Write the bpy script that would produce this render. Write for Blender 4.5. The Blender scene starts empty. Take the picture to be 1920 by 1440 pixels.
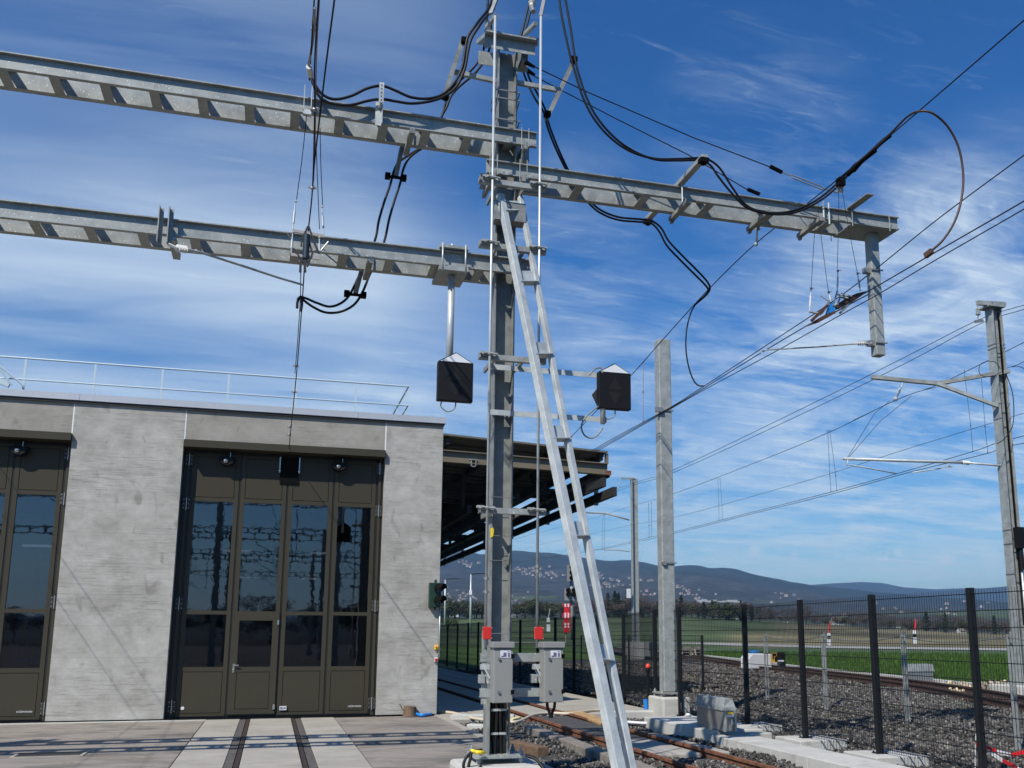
import bpy, math, random
import numpy as np
from mathutils import Vector, Matrix
HAZE = 9.5e-5
random.seed(7); rng = np.random.default_rng(11)
S = bpy.context.scene
C = S.collection
# ------------------------------------------------------------------ camera model (recovered from the vanishing lines)
CAMR = np.array([[0.96012646, 0.0534676, 0.27440554], [-0.27954879, 0.17270294, 0.94447137], [0.00310797, -0.98352169, 0.18076347]])
PPX, PPY, FPX, EYE = 1041., 860., 1803., 1.7
def ray(px, py): return CAMR @ np.array([(px-PPX)/FPX, (py-PPY)/FPX, 1.])
def P(px, py, X=None, Y=None, Z=None):
    """world point seen at photo pixel px,py lying on the plane X=, Y= or Z="""
    d = ray(px, py)
    t = Y/d[1] if Y is not None else (X/d[0] if X is not None else (Z-EYE)/d[2])
    return Vector((t*d[0], t*d[1], EYE+t*d[2]))
def px_of(p):
    c = CAMR.T @ (np.array(p)-np.array([0, 0, EYE])); return c[0]/c[2]*FPX+PPX, c[1]/c[2]*FPX+PPY

# ------------------------------------------------------------------ materials
def mat(name, base=(.5, .5, .5), rough=.6, metal=0., spec=.5, emit=None, var=0., vscale=3., bump=0., bscale=20., fn=None):
    m = bpy.data.materials.new(name); m.use_nodes = True
    nt = m.node_tree; N = nt.nodes; L = nt.links; b = N['Principled BSDF']
    b.inputs['Base Color'].default_value = (*base, 1); b.inputs['Roughness'].default_value = rough
    b.inputs['Metallic'].default_value = metal; b.inputs['Specular IOR Level'].default_value = spec
    if emit:
        b.inputs['Emission Color'].default_value = (*emit[0], 1); b.inputs['Emission Strength'].default_value = emit[1]
    if var or bump:
        tc = N.new('ShaderNodeTexCoord')
        geo = N.new('ShaderNodeNewGeometry')
    if var:
        n = N.new('ShaderNodeTexNoise'); n.inputs['Scale'].default_value = vscale; n.inputs['Detail'].default_value = 8; n.inputs['Roughness'].default_value = .65
        L.new(geo.outputs['Position'], n.inputs['Vector'])
        mx = N.new('ShaderNodeMix'); mx.data_type = 'RGBA'
        mx.inputs[6].default_value = (*[max(0, c*(1-var)) for c in base], 1); mx.inputs[7].default_value = (*[min(1, c*(1+var)) for c in base], 1)
        r = N.new('ShaderNodeMapRange'); r.inputs[1].default_value = .3; r.inputs[2].default_value = .7
        L.new(n.outputs['Fac'], r.inputs[0]); L.new(r.outputs[0], mx.inputs[0]); L.new(mx.outputs[2], b.inputs['Base Color'])
    if bump:
        n2 = N.new('ShaderNodeTexNoise'); n2.inputs['Scale'].default_value = bscale; n2.inputs['Detail'].default_value = 6
        L.new(geo.outputs['Position'], n2.inputs['Vector'])
        bp = N.new('ShaderNodeBump'); bp.inputs['Strength'].default_value = bump; bp.inputs['Distance'].default_value = .02
        L.new(n2.outputs['Fac'], bp.inputs['Height']); L.new(bp.outputs['Normal'], b.inputs['Normal'])
    if fn: fn(nt, N, L, b)
    return m
def ramp(N, stops):
    r = N.new('ShaderNodeValToRGB'); e = r.color_ramp.elements
    while len(e) < len(stops): e.new(.5)
    for el, (p, c) in zip(e, stops): el.position = p; el.color = (*c, 1) if len(c) == 3 else c
    return r
def noise(N, L, vec, scale, detail=6, rough=.6, mp=None, dist=0):
    n = N.new('ShaderNodeTexNoise'); n.inputs['Scale'].default_value = scale; n.inputs['Detail'].default_value = detail
    n.inputs['Roughness'].default_value = rough; n.inputs['Distortion'].default_value = dist
    if mp:
        m = N.new('ShaderNodeMapping'); m.inputs['Scale'].default_value = mp; L.new(vec, m.inputs['Vector']); L.new(m.outputs[0], n.inputs['Vector'])
    else: L.new(vec, n.inputs['Vector'])
    return n
def mixc(N, L, fac, a, b, mode='MIX'):
    m = N.new('ShaderNodeMix'); m.data_type = 'RGBA'; m.blend_type = mode
    for i, v in ((0, fac), (6, a), (7, b)):
        if hasattr(v, 'links') or hasattr(v, 'is_linked'): L.new(v, m.inputs[i])
        elif i == 0: m.inputs[0].default_value = v
        else: m.inputs[i].default_value = (*v, 1)
    return m.outputs[2]
def rng_(N, L, v, a, b, c=0., d=1.):
    r = N.new('ShaderNodeMapRange'); r.inputs[1].default_value = a; r.inputs[2].default_value = b; r.inputs[3].default_value = c; r.inputs[4].default_value = d
    L.new(v, r.inputs[0]); return r.outputs[0]

def f_galv(dark, light, spk):
    def fn(nt, N, L, b):
        g = N.new('ShaderNodeNewGeometry').outputs['Position']
        n = noise(N, L, g, 5, 7); c = ramp(N, [(.32, dark), (.68, light)]); L.new(n.outputs['Fac'], c.inputs[0])
        v = N.new('ShaderNodeTexVoronoi'); v.inputs['Scale'].default_value = 30; L.new(g, v.inputs['Vector'])
        f = rng_(N, L, v.outputs['Distance'], .05, .32, 1, 0)
        n2 = noise(N, L, g, 16, 3); f2 = rng_(N, L, n2.outputs['Fac'], .48, .56)
        mu = N.new('ShaderNodeMath'); mu.operation = 'MULTIPLY'; L.new(f, mu.inputs[0]); L.new(f2, mu.inputs[1])
        mu2 = N.new('ShaderNodeMath'); mu2.operation = 'MULTIPLY'; L.new(mu.outputs[0], mu2.inputs[0]); mu2.inputs[1].default_value = spk
        L.new(mixc(N, L, mu2.outputs[0], c.outputs[0], (.82, .84, .83)), b.inputs['Base Color'])
        L.new(rng_(N, L, n.outputs['Fac'], .3, .7, .42, .68), b.inputs['Roughness'])
    return fn
M = {}
M['galv'] = mat('galvanised_steel', rough=.55, metal=.22, fn=f_galv((.27, .285, .268), (.40, .42, .40), .95))
M['galv_new'] = mat('bright_galvanised_steel', rough=.5, metal=.2, fn=f_galv((.42, .45, .44), (.62, .65, .63), .5))
M['galv_dull'] = mat('dull_galvanised_steel', rough=.6, metal=.2, fn=f_galv((.19, .195, .182), (.33, .34, .315), .3))
M['pipe'] = mat('zinc_pipe', (.55, .58, .57), .42, .35, var=.12, vscale=6)
M['bolt'] = mat('bolt_metal', (.35, .34, .32), .45, .6, var=.2, vscale=40)
M['cable'] = mat('black_cable', (.006, .006, .007), .5, spec=.35)
M['copper'] = mat('copper_cable', (.075, .042, .032), .5, .5, var=.3, vscale=30)
M['wire'] = mat('weathered_wire', (.018, .016, .018), .65, .1, spec=.3)
M['redwire'] = mat('reddish_dropper_wire', (.30, .17, .15), .5, .5)
M['black'] = mat('black_paint', (.005, .005, .005), .8, spec=.1, var=.2)
M['blackplastic'] = mat('black_plastic', (.008, .008, .009), .6, spec=.25)
M['white'] = mat('white_paint', (.8, .8, .8), .4)
M['porcelain'] = mat('white_insulator', (.75, .74, .7), .2)
M['redplastic'] = mat('red_plastic', (.62, .03, .025), .4)
M['orange'] = mat('orange_plastic', (.85, .2, .04), .35)
M['yellow'] = mat('yellow_plastic', (.85, .62, .03), .45)
M['bluepl'] = mat('blue_plastic', (.02, .22, .62), .4)
M['fence'] = mat('anthracite_coating', (.009, .011, .013), .55, spec=.3, var=.15)
M['cabinet'] = mat('grey_cabinet', (.30, .30, .28), .5, .15, var=.05, vscale=4)
M['steelbox'] = mat('stainless_box', (.36, .35, .33), .35, .6, var=.08, vscale=6)
M['sticker'] = mat('label_white', (.7, .7, .72), .5)
M['stickerink'] = mat('label_ink', (.12, .12, .22), .5)
M['rust'] = mat('rusty_steel', (.21, .088, .045), .8, .2, var=.5, vscale=9, bump=.4, bscale=60)
M['darkrust'] = mat('dark_rusty_steel', (.085, .045, .032), .8, .2, var=.5, vscale=9)
M['railtop'] = mat('rail_head', (.16, .12, .10), .4, .7, var=.3, vscale=20)
M['brownbeam'] = mat('brown_painted_steel', (.18, .15, .10), .5, var=.08)
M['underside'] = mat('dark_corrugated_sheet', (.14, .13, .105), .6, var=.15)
M['darksteel'] = mat('dark_steel', (.03, .03, .028), .6, var=.2)
M['palesteel'] = mat('pale_blue_handrail', (.55, .66, .70), .45, .1)
M['wood'] = mat('weathered_wood', (.16, .10, .06), .85, var=.45, vscale=12, bump=.5, bscale=50)
M['sleeper'] = mat('grey_sleeper', (.23, .20, .165), .85, var=.35, vscale=7, bump=.4, bscale=40)
M['cream'] = mat('cream_hose', (.62, .52, .38), .5)
M['tape_r'] = mat('tape_red', (.75, .02, .03), .35)
M['tape_w'] = mat('tape_white', (.85, .85, .85), .35)
M['green'] = mat('dark_green_housing', (.012, .045, .03), .45)
M['lens'] = mat('dark_lens', (.01, .01, .012), .15)
M['lamp'] = mat('lit_tube', (.8, .8, .8), .5, emit=((.9, .95, 1), 1.5))
M['hallwhite'] = mat('hall_white_steel', (.5, .52, .55), .5, var=.1)

def f_conc(base, light, streak, board=True):
    def fn(nt, N, L, b):
        g = N.new('ShaderNodeNewGeometry').outputs['Position']
        n = noise(N, L, g, 1.7, 12, .72, mp=(.9, .9, 1.2)); c = ramp(N, [(.30, base), (.5, tuple((x+y)/2 for x, y in zip(base, light))), (.68, light)]); L.new(n.outputs['Fac'], c.inputs[0])
        s = noise(N, L, g, 1, 5, .72, mp=(2.2, 2.2, 45))           # formwork lines
        f = rng_(N, L, s.outputs['Fac'], .50, .62)
        m2 = noise(N, L, g, .9, 4, .6); f2 = rng_(N, L, m2.outputs['Fac'], .44, .6)
        mu = N.new('ShaderNodeMath'); mu.operation = 'MULTIPLY'; L.new(f, mu.inputs[0]); L.new(f2, mu.inputs[1])
        mu3 = N.new('ShaderNodeMath'); mu3.operation = 'MULTIPLY'; L.new(mu.outputs[0], mu3.inputs[0]); mu3.inputs[1].default_value = .5
        col = mixc(N, L, mu3.outputs[0], c.outputs[0], streak)
        p = noise(N, L, g, 3.5, 3, .5, mp=(1, 1, .6), dist=.6); fp = rng_(N, L, p.outputs['Fac'], .62, .74, 0, .5)
        col = mixc(N, L, fp, col, streak)
        fi = noise(N, L, g, 60, 3); ff = rng_(N, L, fi.outputs['Fac'], .3, .7, .88, 1.08)
        cc = N.new('ShaderNodeVectorMath'); cc.operation = 'SCALE'; L.new(col, cc.inputs[0]); L.new(ff, cc.inputs['Scale'])
        col = cc.outputs[0]
        if board:                                                   # broad horizontal board joints
            sx = N.new('ShaderNodeSeparateXYZ'); L.new(g, sx.inputs[0])
            w = N.new('ShaderNodeMath'); w.operation = 'PINGPONG'; L.new(sx.outputs[2], w.inputs[0]); w.inputs[1].default_value = .31
            fb = rng_(N, L, w.outputs[0], .0, .012, .22, 0)
            col = mixc(N, L, fb, col, streak)
        L.new(col, b.inputs['Base Color'])
        bp = N.new('ShaderNodeBump'); bp.inputs['Strength'].default_value = .35; bp.inputs['Distance'].default_value = .01
        L.new(s.outputs['Fac'], bp.inputs['Height']); L.new(bp.outputs[0], b.inputs['Normal'])
    return fn
M['wallconc'] = mat('board_marked_concrete', rough=.85, spec=.3, fn=f_conc((.30, .286, .252), (.53, .512, .468), (.15, .142, .122)))
M['bandconc'] = mat('smooth_concrete_band', rough=.85, spec=.3, fn=f_conc((.28, .262, .225), (.40, .38, .335), (.20, .185, .155), False))
M['castconc'] = mat('pale_cast_concrete', rough=.9, spec=.3, fn=f_conc((.46, .445, .40), (.60, .585, .53), (.34, .32, .27), False))
M['coping'] = mat('metal_coping', (.56, .57, .58), .4, .35, var=.05)
M['joint'] = mat('white_joint_sealant', (.8, .8, .76), .6)
M['door'] = mat('olive_brown_coating', (.050, .044, .028), .5, spec=.3, var=.04, vscale=2)
M['doorline'] = mat('panel_groove', (.02, .018, .012), .6)
M['gasket'] = mat('black_gasket', (.012, .012, .012), .5)
M['chrome'] = mat('bright_hinge_metal', (.6, .58, .52), .25, .9)

def f_ground(kind):
    def fn(nt, N, L, b):
        g = N.new('ShaderNodeNewGeometry').outputs['Position']
        if kind == 'asphalt':
            n = noise(N, L, g, .9, 11, .76, mp=(.6, 1.2, 1), dist=.8); c = ramp(N, [(.30, (.11, .098, .085)), (.43, (.22, .195, .165)), (.55, (.32, .28, .235)), (.70, (.20, .185, .16))]); L.new(n.outputs['Fac'], c.inputs[0])
            n2 = noise(N, L, g, 1.0, 5, .6, mp=(.5, 3.0, 1), dist=1.2); f = rng_(N, L, n2.outputs['Fac'], .55, .63, 0, .6)
            col = mixc(N, L, f, c.outputs[0], (.085, .08, .074))
            n4 = noise(N, L, g, 2.3, 3, .5, dist=.5); f4 = rng_(N, L, n4.outputs['Fac'], .62, .68, 0, .55); col = mixc(N, L, f4, col, (.21, .15, .11))
            n3 = noise(N, L, g, 90, 2); f3 = rng_(N, L, n3.outputs['Fac'], .64, .7, 0, .55); col = mixc(N, L, f3, col, (.4, .38, .34)); sc = 120
        elif kind == 'slab':
            n = noise(N, L, g, .9, 8, .7); c = ramp(N, [(.3, (.32, .295, .245)), (.7, (.46, .425, .365))]); L.new(n.outputs['Fac'], c.inputs[0])
            n2 = noise(N, L, g, 1, 4, .6, mp=(1.2, 9, 1)); f = rng_(N, L, n2.outputs['Fac'], .54, .66, 0, .4)
            col = mixc(N, L, f, c.outputs[0], (.22, .20, .165)); sc = 80
        elif kind == 'ballastbed':
            n = noise(N, L, g, 14, 6, .7); c = ramp(N, [(.3, (.022, .021, .019)), (.7, (.085, .078, .07))]); L.new(n.outputs['Fac'], c.inputs[0]); col = c.outputs[0]; sc = 25
        elif kind == 'terrain':
            at = N.new('ShaderNodeAttribute'); at.attribute_name = 'Col'
            n = noise(N, L, g, .012, 12, .78); f = rng_(N, L, n.outputs['Fac'], .36, .64, .35, 1.75)
            n5 = noise(N, L, g, .5, 6, .8); f5 = rng_(N, L, n5.outputs['Fac'], .3, .7, .8, 1.2)
            mm = N.new('ShaderNodeMath'); mm.operation = 'MULTIPLY'; L.new(f, mm.inputs[0]); L.new(f5, mm.inputs[1])
            cc = N.new('ShaderNodeVectorMath'); cc.operation = 'SCALE'; L.new(at.outputs['Color'], cc.inputs[0]); L.new(mm.outputs[0], cc.inputs['Scale']); col = cc.outputs[0]; sc = 3
        L.new(col, b.inputs['Base Color'])
        bn = noise(N, L, g, sc, 4, .7); bp = N.new('ShaderNodeBump'); bp.inputs['Strength'].default_value = .45 if kind != 'terrain' else .2; bp.inputs['Distance'].default_value = .01
        L.new(bn.outputs['Fac'], bp.inputs['Height']); L.new(bp.outputs[0], b.inputs['Normal'])
    return fn
M['asphalt'] = mat('worn_asphalt', rough=.85, spec=.3, fn=f_ground('asphalt'))
M['slab'] = mat('track_slab_concrete', rough=.85, spec=.3, fn=f_ground('slab'))
M['bed'] = mat('ballast_bed', rough=.95, spec=.2, fn=f_ground('ballastbed'))
M['terrain'] = mat('field_and_woodland', rough=.95, spec=.1, fn=f_ground('terrain'))
def f_attr(nt, N, L, b):
    at = N.new('ShaderNodeAttribute'); at.attribute_name = 'Col'; L.new(at.outputs['Color'], b.inputs['Base Color'])
M['stone'] = mat('ballast_stone', rough=.9, spec=.25, fn=f_attr)
M['leaf'] = mat('foliage', rough=.85, spec=.2, fn=f_attr)
M['trunk'] = mat('bark', (.07, .055, .045), .9, var=.3)
def f_glass(nt, N, L, b):
    out = N['Material Output']
    g = N.new('ShaderNodeNewGeometry').outputs['Position']
    n = noise(N, L, g, 1.6, 2, .5); n2 = noise(N, L, g, 7, 2, .5)
    bp = N.new('ShaderNodeBump'); bp.inputs['Strength'].default_value = .07; bp.inputs['Distance'].default_value = .01; L.new(n.outputs['Fac'], bp.inputs['Height'])
    bp2 = N.new('ShaderNodeBump'); bp2.inputs['Strength'].default_value = .02; bp2.inputs['Distance'].default_value = .01; L.new(n2.outputs['Fac'], bp2.inputs['Height']); L.new(bp.outputs[0], bp2.inputs['Normal'])
    gl = N.new('ShaderNodeBsdfGlossy'); gl.inputs['Roughness'].default_value = .015; gl.inputs['Color'].default_value = (.80, .84, .9, 1); L.new(bp2.outputs[0], gl.inputs['Normal'])
    tr = N.new('ShaderNodeBsdfTransparent'); tr.inputs['Color'].default_value = (.2, .22, .25, 1)
    fr = N.new('ShaderNodeFresnel'); fr.inputs['IOR'].default_value = 2.25
    mx = N.new('ShaderNodeMixShader'); L.new(fr.outputs[0], mx.inputs[0]); L.new(tr.outputs[0], mx.inputs[1]); L.new(gl.outputs[0], mx.inputs[2])
    L.new(mx.outputs[0], out.inputs['Surface'])
M['glass'] = mat('tinted_window_glass', fn=f_glass)

# ------------------------------------------------------------------ mesh builder
BASE = {}
class MB:
    def __init__(s): s.v = []; s.f = []; s.mi = []; s.m = 0; s.starts = []
    def add(s, vs, fs):
        o = len(s.v); s.starts.append((o, len(s.f))); s.v += [tuple(v) for v in vs]; s.f += [tuple(i+o for i in f) for f in fs]; s.mi += [s.m]*len(fs); return s
    def box(s, x0, x1, y0, y1, z0, z1):
        return s.add([(x0, y0, z0), (x1, y0, z0), (x1, y1, z0), (x0, y1, z0), (x0, y0, z1), (x1, y0, z1), (x1, y1, z1), (x0, y1, z1)],
                     [(0, 3, 2, 1), (4, 5, 6, 7), (0, 1, 5, 4), (1, 2, 6, 5), (2, 3, 7, 6), (3, 0, 4, 7)])
    def bar(s, p, q, w, h, up=(0, 0, 1), taper=1.):
        """box along p->q, w across, h along 'up'"""
        p, q = Vector(p), Vector(q); d = (q-p).normalized(); u = Vector(up); a = d.cross(u)
        if a.length < 1e-4: a = d.cross(Vector((1, 0, 0)))
        a.normalize(); u = a.cross(d).normalized(); vs = []
        for c, k in ((p, 1.), (q, taper)):
            for sx, sz in ((-1, -1), (1, -1), (1, 1), (-1, 1)): vs.append(c+a*(sx*w/2*k)+u*(sz*h/2*k))
        return s.add(vs, [(0, 1, 2, 3), (7, 6, 5, 4), (0, 4, 5, 1), (1, 5, 6, 2), (2, 6, 7, 3), (3, 7, 4, 0)])
    def tube(s, pts, r, n=8, cap=True):
        pts = [Vector(p) for p in pts]; rs = r if isinstance(r, (list, tuple)) else [r]*len(pts)
        t0 = (pts[1]-pts[0]).normalized(); a = t0.cross(Vector((0, 0, 1)))
        if a.length < .05: a = t0.cross(Vector((1, 0, 0)))
        a.normalize(); vs = []
        for i, p in enumerate(pts):
            t = (pts[min(i+1, len(pts)-1)]-pts[max(i-1, 0)])
            if t.length < 1e-9: t = t0
            t.normalize(); a = (a-t*a.dot(t)); a.normalize(); b = t.cross(a)
            for k in range(n):
                an = 2*math.pi*k/n; vs.append(p+a*(math.cos(an)*rs[i])+b*(math.sin(an)*rs[i]))
        fs = []
        for i in range(len(pts)-1):
            for k in range(n): fs.append((i*n+k, i*n+(k+1) % n, (i+1)*n+(k+1) % n, (i+1)*n+k))
        if cap: fs.append(tuple(range(n-1, -1, -1))); fs.append(tuple((len(pts)-1)*n+k for k in range(n)))
        return s.add(vs, fs)
    def prism(s, poly, depth):
        """poly: list of 3D points (planar), depth: vector"""
        n = len(poly); d = Vector(depth); vs = [Vector(p) for p in poly]+[Vector(p)+d for p in poly]
        fs = [tuple(range(n-1, -1, -1)), tuple(range(n, 2*n))]+[(i, (i+1) % n, (i+1) % n+n, i+n) for i in range(n)]
        return s.add(vs, fs)
    def ball(s, c, r, n=10, m=6, sz=(1, 1, 1)):
        c = Vector(c); vs = []; fs = []
        for i in range(m+1):
            th = math.pi*i/m
            for k in range(n):
                ph = 2*math.pi*k/n; vs.append(c+Vector((math.sin(th)*math.cos(ph)*sz[0], math.sin(th)*math.sin(ph)*sz[1], math.cos(th)*sz[2]))*r)
        for i in range(m):
            for k in range(n): fs.append((i*n+k, (i+1)*n+k, (i+1)*n+(k+1) % n, i*n+(k+1) % n))
        return s.add(vs, fs)
    def channelx(s, x0, x1, y, z0, z1, fd, fl=.085, t=.012):
        """rolled channel along X: web at y, flanges pointing fd (+1/-1 in Y)"""
        a, b = (y, y+fd*fl) if fd > 0 else (y+fd*fl, y)
        s.box(x0, x1, y-t/2, y+t/2, z0, z1)
        ya, yb = (y+t/2, y+fl) if fd > 0 else (y-fl, y-t/2)
        s.box(x0, x1, ya, yb, z0, z0+t+.002); s.box(x0, x1, ya, yb, z1-t-.002, z1)
        return s
    def build(s, name, m, parent=None, smooth=False, bevel=0., label=None):
        me = bpy.data.meshes.new(name); base = Vector((0, 0, 0))
        if parent is not None: base = BASE[parent.name]
        me.from_pydata([(v[0]-base[0], v[1]-base[1], v[2]-base[2]) for v in s.v], [], s.f)
        for mm in (m if isinstance(m, list) else [m]): me.materials.append(mm)
        if any(s.mi): me.polygons.foreach_set('material_index', s.mi)
        if smooth: me.polygons.foreach_set('use_smooth', [True]*len(me.polygons))
        me.update()
        o = bpy.data.objects.new(name, me); C.objects.link(o)
        if parent is not None: o.parent = parent
        BASE[o.name] = base
        if bevel:
            bv = o.modifiers.new('Bevel', 'BEVEL'); bv.width = bevel; bv.segments = 2; bv.limit_method = 'ANGLE'
        if label: o['label'] = label
        return o
def each(b, name, m, parent=None, n=1, **k):
    """one object per n successive shapes collected in b"""
    out = []; st = b.starts+[(len(b.v), len(b.f))]
    for i in range(0, len(b.starts), n):
        (v0, f0), (v1, f1) = st[i], st[min(i+n, len(b.starts))]
        c = MB(); c.v = b.v[v0:v1]; c.f = [tuple(j-v0 for j in f) for f in b.f[f0:f1]]; c.mi = b.mi[f0:f1]; out.append(c.build(name, m, parent, **k))
    return out
def thing(name, label, cat, loc=(0, 0, 0), group=None):
    o = bpy.data.objects.new(name, None); C.objects.link(o); o.location = loc; o.empty_display_size = .2
    o['label'] = label; o['category'] = cat
    if group: o['group'] = group
    BASE[o.name] = Vector(loc); return o
def tag(o, label, cat, group=None):
    o['label'] = label; o['category'] = cat
    if group: o['group'] = group
    return o
def kind(o, k='structure'): o['kind'] = k; return o
def dup(root, dx, label=None, group=None):
    r = root.copy(); C.objects.link(r); r.location = Vector(root.location)+Vector(dx)
    if label: r['label'] = label
    if group: r['group'] = group
    for ch in list(root.children):
        c = ch.copy(); C.objects.link(c); c.parent = r
        for g in ch.children:
            d = g.copy(); C.objects.link(d); d.parent = c
    return r
def spline(pts, n=8):
    pts = [Vector(p) for p in pts]; q = [pts[0]*2-pts[1]]+pts+[pts[-1]*2-pts[-2]]; out = []
    for i in range(1, len(q)-2):
        a, b, c, d = q[i-1:i+3]
        for k in range(n):
            t = k/n; out.append(.5*((2*b)+(-a+c)*t+(2*a-5*b+4*c-d)*t*t+(-a+3*b-3*c+d)*t**3))
    out.append(q[-2]); return out
def ins(m, p, q, r=.05, n=5, core=.018):
    """ribbed insulator between p and q"""
    p, q = Vector(p), Vector(q); m.tube([p, q], core, 8)
    for i in range(n):
        a = p.lerp(q, (i+.28)/n); b = p.lerp(q, (i+.66)/n); m.tube([a, a.lerp(b, .5), b], [r*.5, r, r*.45], 10)
# ------------------------------------------------------------------ camera
cd = bpy.data.cameras.new('camera'); cam = bpy.data.objects.new('camera', cd); C.objects.link(cam); S.camera = cam
cd.sensor_width = 36; cd.lens = 36*FPX/1920; cd.shift_x = -(PPX-960)/1920; cd.shift_y = (PPY-720)/1920
cd.clip_start = .1; cd.clip_end = 40000
mw = Matrix.Identity(4)
for i in range(3):
    mw[i][0] = CAMR[i][0]; mw[i][1] = -CAMR[i][1]; mw[i][2] = -CAMR[i][2]
mw[2][3] = EYE; cam.matrix_world = mw
# ------------------------------------------------------------------ sun and sky
SUND = Vector((.70, .64, -1.0)).normalized()      # travel direction of the light
sl = bpy.data.lights.new('sun', 'SUN'); sl.energy = 5.0; sl.angle = math.radians(.53); sl.color = (1, .955, .88)
so = bpy.data.objects.new('sun', sl); C.objects.link(so); so.rotation_euler = SUND.to_track_quat('-Z', 'Y').to_euler()
elev = math.asin(-SUND.z); az = math.atan2(-SUND.x, -SUND.y)       # azimuth from +Y, clockwise towards +X
W = bpy.data.worlds.new('World'); S.world = W; W.use_nodes = True
nt = W.node_tree; N = nt.nodes; L = nt.links; bg = N['Background']
sky = N.new('ShaderNodeTexSky'); sky.sky_type = 'NISHITA'; sky.sun_disc = False; sky.sun_elevation = elev; sky.sun_rotation = az
sky.altitude = 450; sky.air_density = 1.0; sky.dust_density = .35; sky.ozone_density = 2.0
tc = N.new('ShaderNodeTexCoord'); D = tc.outputs['Generated']
hs = N.new('ShaderNodeHueSaturation'); hs.inputs['Saturation'].default_value = 1.25; hs.inputs['Hue'].default_value = .505; L.new(sky.outputs[0], hs.inputs['Color'])
sep = N.new('ShaderNodeSeparateXYZ'); L.new(D, sep.inputs[0])
def mth(op, a, b=None):
    m = N.new('ShaderNodeMath'); m.operation = op
    for i, v in enumerate((a, b)):
        if v is None: continue
        if isinstance(v, (int, float)): m.inputs[i].default_value = v
        else: L.new(v, m.inputs[i])
    return m.outputs[0]
zz = mth('ADD', mth('MAXIMUM', sep.outputs[2], 0.), .12)
u = mth('DIVIDE', sep.outputs[0], zz); v = mth('DIVIDE', sep.outputs[1], zz)
cb = N.new('ShaderNodeCombineXYZ'); L.new(u, cb.inputs[0]); L.new(v, cb.inputs[1]); UV = cb.outputs[0]
def cn(scale, rot, sc, detail, rough, dist, seed):
    mp = N.new('ShaderNodeMapping'); mp.inputs['Rotation'].default_value = (0, 0, math.radians(rot)); mp.inputs['Scale'].default_value = sc; mp.inputs['Location'].default_value = seed
    L.new(UV, mp.inputs[0]); n = N.new('ShaderNodeTexNoise'); n.inputs['Scale'].default_value = scale; n.inputs['Detail'].default_value = detail
    n.inputs['Roughness'].default_value = rough; n.inputs['Distortion'].default_value = dist; L.new(mp.outputs[0], n.inputs['Vector']); return n.outputs['Fac']
def blob(px, py, sig):
    """soft patch of veil cloud around the sky direction seen there"""
    d = ray(px, py); d = d/np.linalg.norm(d)
    dp = N.new('ShaderNodeVectorMath'); dp.operation = 'DOT_PRODUCT'; L.new(D, dp.inputs[0]); dp.inputs[1].default_value = tuple(d)
    r = N.new('ShaderNodeMapRange'); r.interpolation_type = 'SMOOTHSTEP'; L.new(dp.outputs['Value'], r.inputs[0]); r.inputs[1].default_value = math.cos(math.radians(sig)); r.inputs[2].default_value = 1; return r.outputs[0]
def rg(v, a, b, c=0., d=1.):
    r = N.new('ShaderNodeMapRange'); L.new(v, r.inputs[0]); r.inputs[1].default_value = a; r.inputs[2].default_value = b; r.inputs[3].default_value = c; r.inputs[4].default_value = d; return r.outputs[0]
veilL = cn(.75, -14, (.8, 2.3, 1), 4, .45, .5, (3.1, 1.7, 0))
streakL = cn(1.7, -16, (.6, 2.6, 1), 6, .55, .6, (1.2, 4.4, 0))
veilR = cn(1.5, 52, (1.0, 1.7, 1), 8, .62, 1.1, (5.1, .7, 0))
streakR = cn(2.6, 57, (.8, 3.6, 1), 9, .68, .9, (0, 5.3, 0))
fine = cn(7, 50, (.8, 3.0, 1), 8, .72, 1.2, (7, 2, 0))
def add(*v):
    r = v[0]
    for x in v[1:]: r = mth('ADD', r, x)
    return r
def mul(a, b): return mth('MULTIPLY', a, b)
mL = mth('MINIMUM', add(blob(200, 610, 20), mul(blob(700, 640, 12), .5), mul(blob(150, 60, 22), .38), mul(blob(620, 60, 12), .25)), 1.)
mR = mth('MINIMUM', add(blob(1880, 700, 15), mul(blob(1650, 500, 8), .5), mul(blob(1450, 960, 18), .9), mul(blob(850, 950, 12), .6), mul(blob(1420, 250, 7), .34), mul(blob(1080, 430, 6), .35), mul(blob(1080, 590, 4), .4)), 1.15)
aL = mul(mL, add(mul(rg(veilL, .30, .60), .56), mul(rg(streakL, .40, .68), .26)))
aR = mul(mR, add(mul(rg(veilR, .38, .62), .56), mul(rg(streakR, .46, .70), .26), mul(rg(fine, .50, .72), .26)))
wisps = mul(mul(rg(fine, .54, .74), rg(streakR, .48, .66)), .22)
puffs = None
for px_, py_, sg_ in ((1415, 1033, .55), (1490, 1040, .35), (1685, 1034, .4), (1773, 1048, .55), (1860, 1053, .8), (1660, 1048, .3)):
    pb_ = blob(px_, py_, sg_); puffs = pb_ if puffs is None else mth('ADD', puffs, pb_)
puffs = mul(rg(mul(puffs, rg(cn(110, 0, (1, 1, 1), 4, .6, .5, (1, 1, 0)), .3, .7)), .22, .55), .5)
alpha = mth('MINIMUM', add(aL, aR, wisps), .86)
lowfade = rg(sep.outputs[2], .0, .07, .25, 1)
alpha = mth('MINIMUM', mth('ADD', mth('MULTIPLY', alpha, lowfade), puffs), .9)
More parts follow.
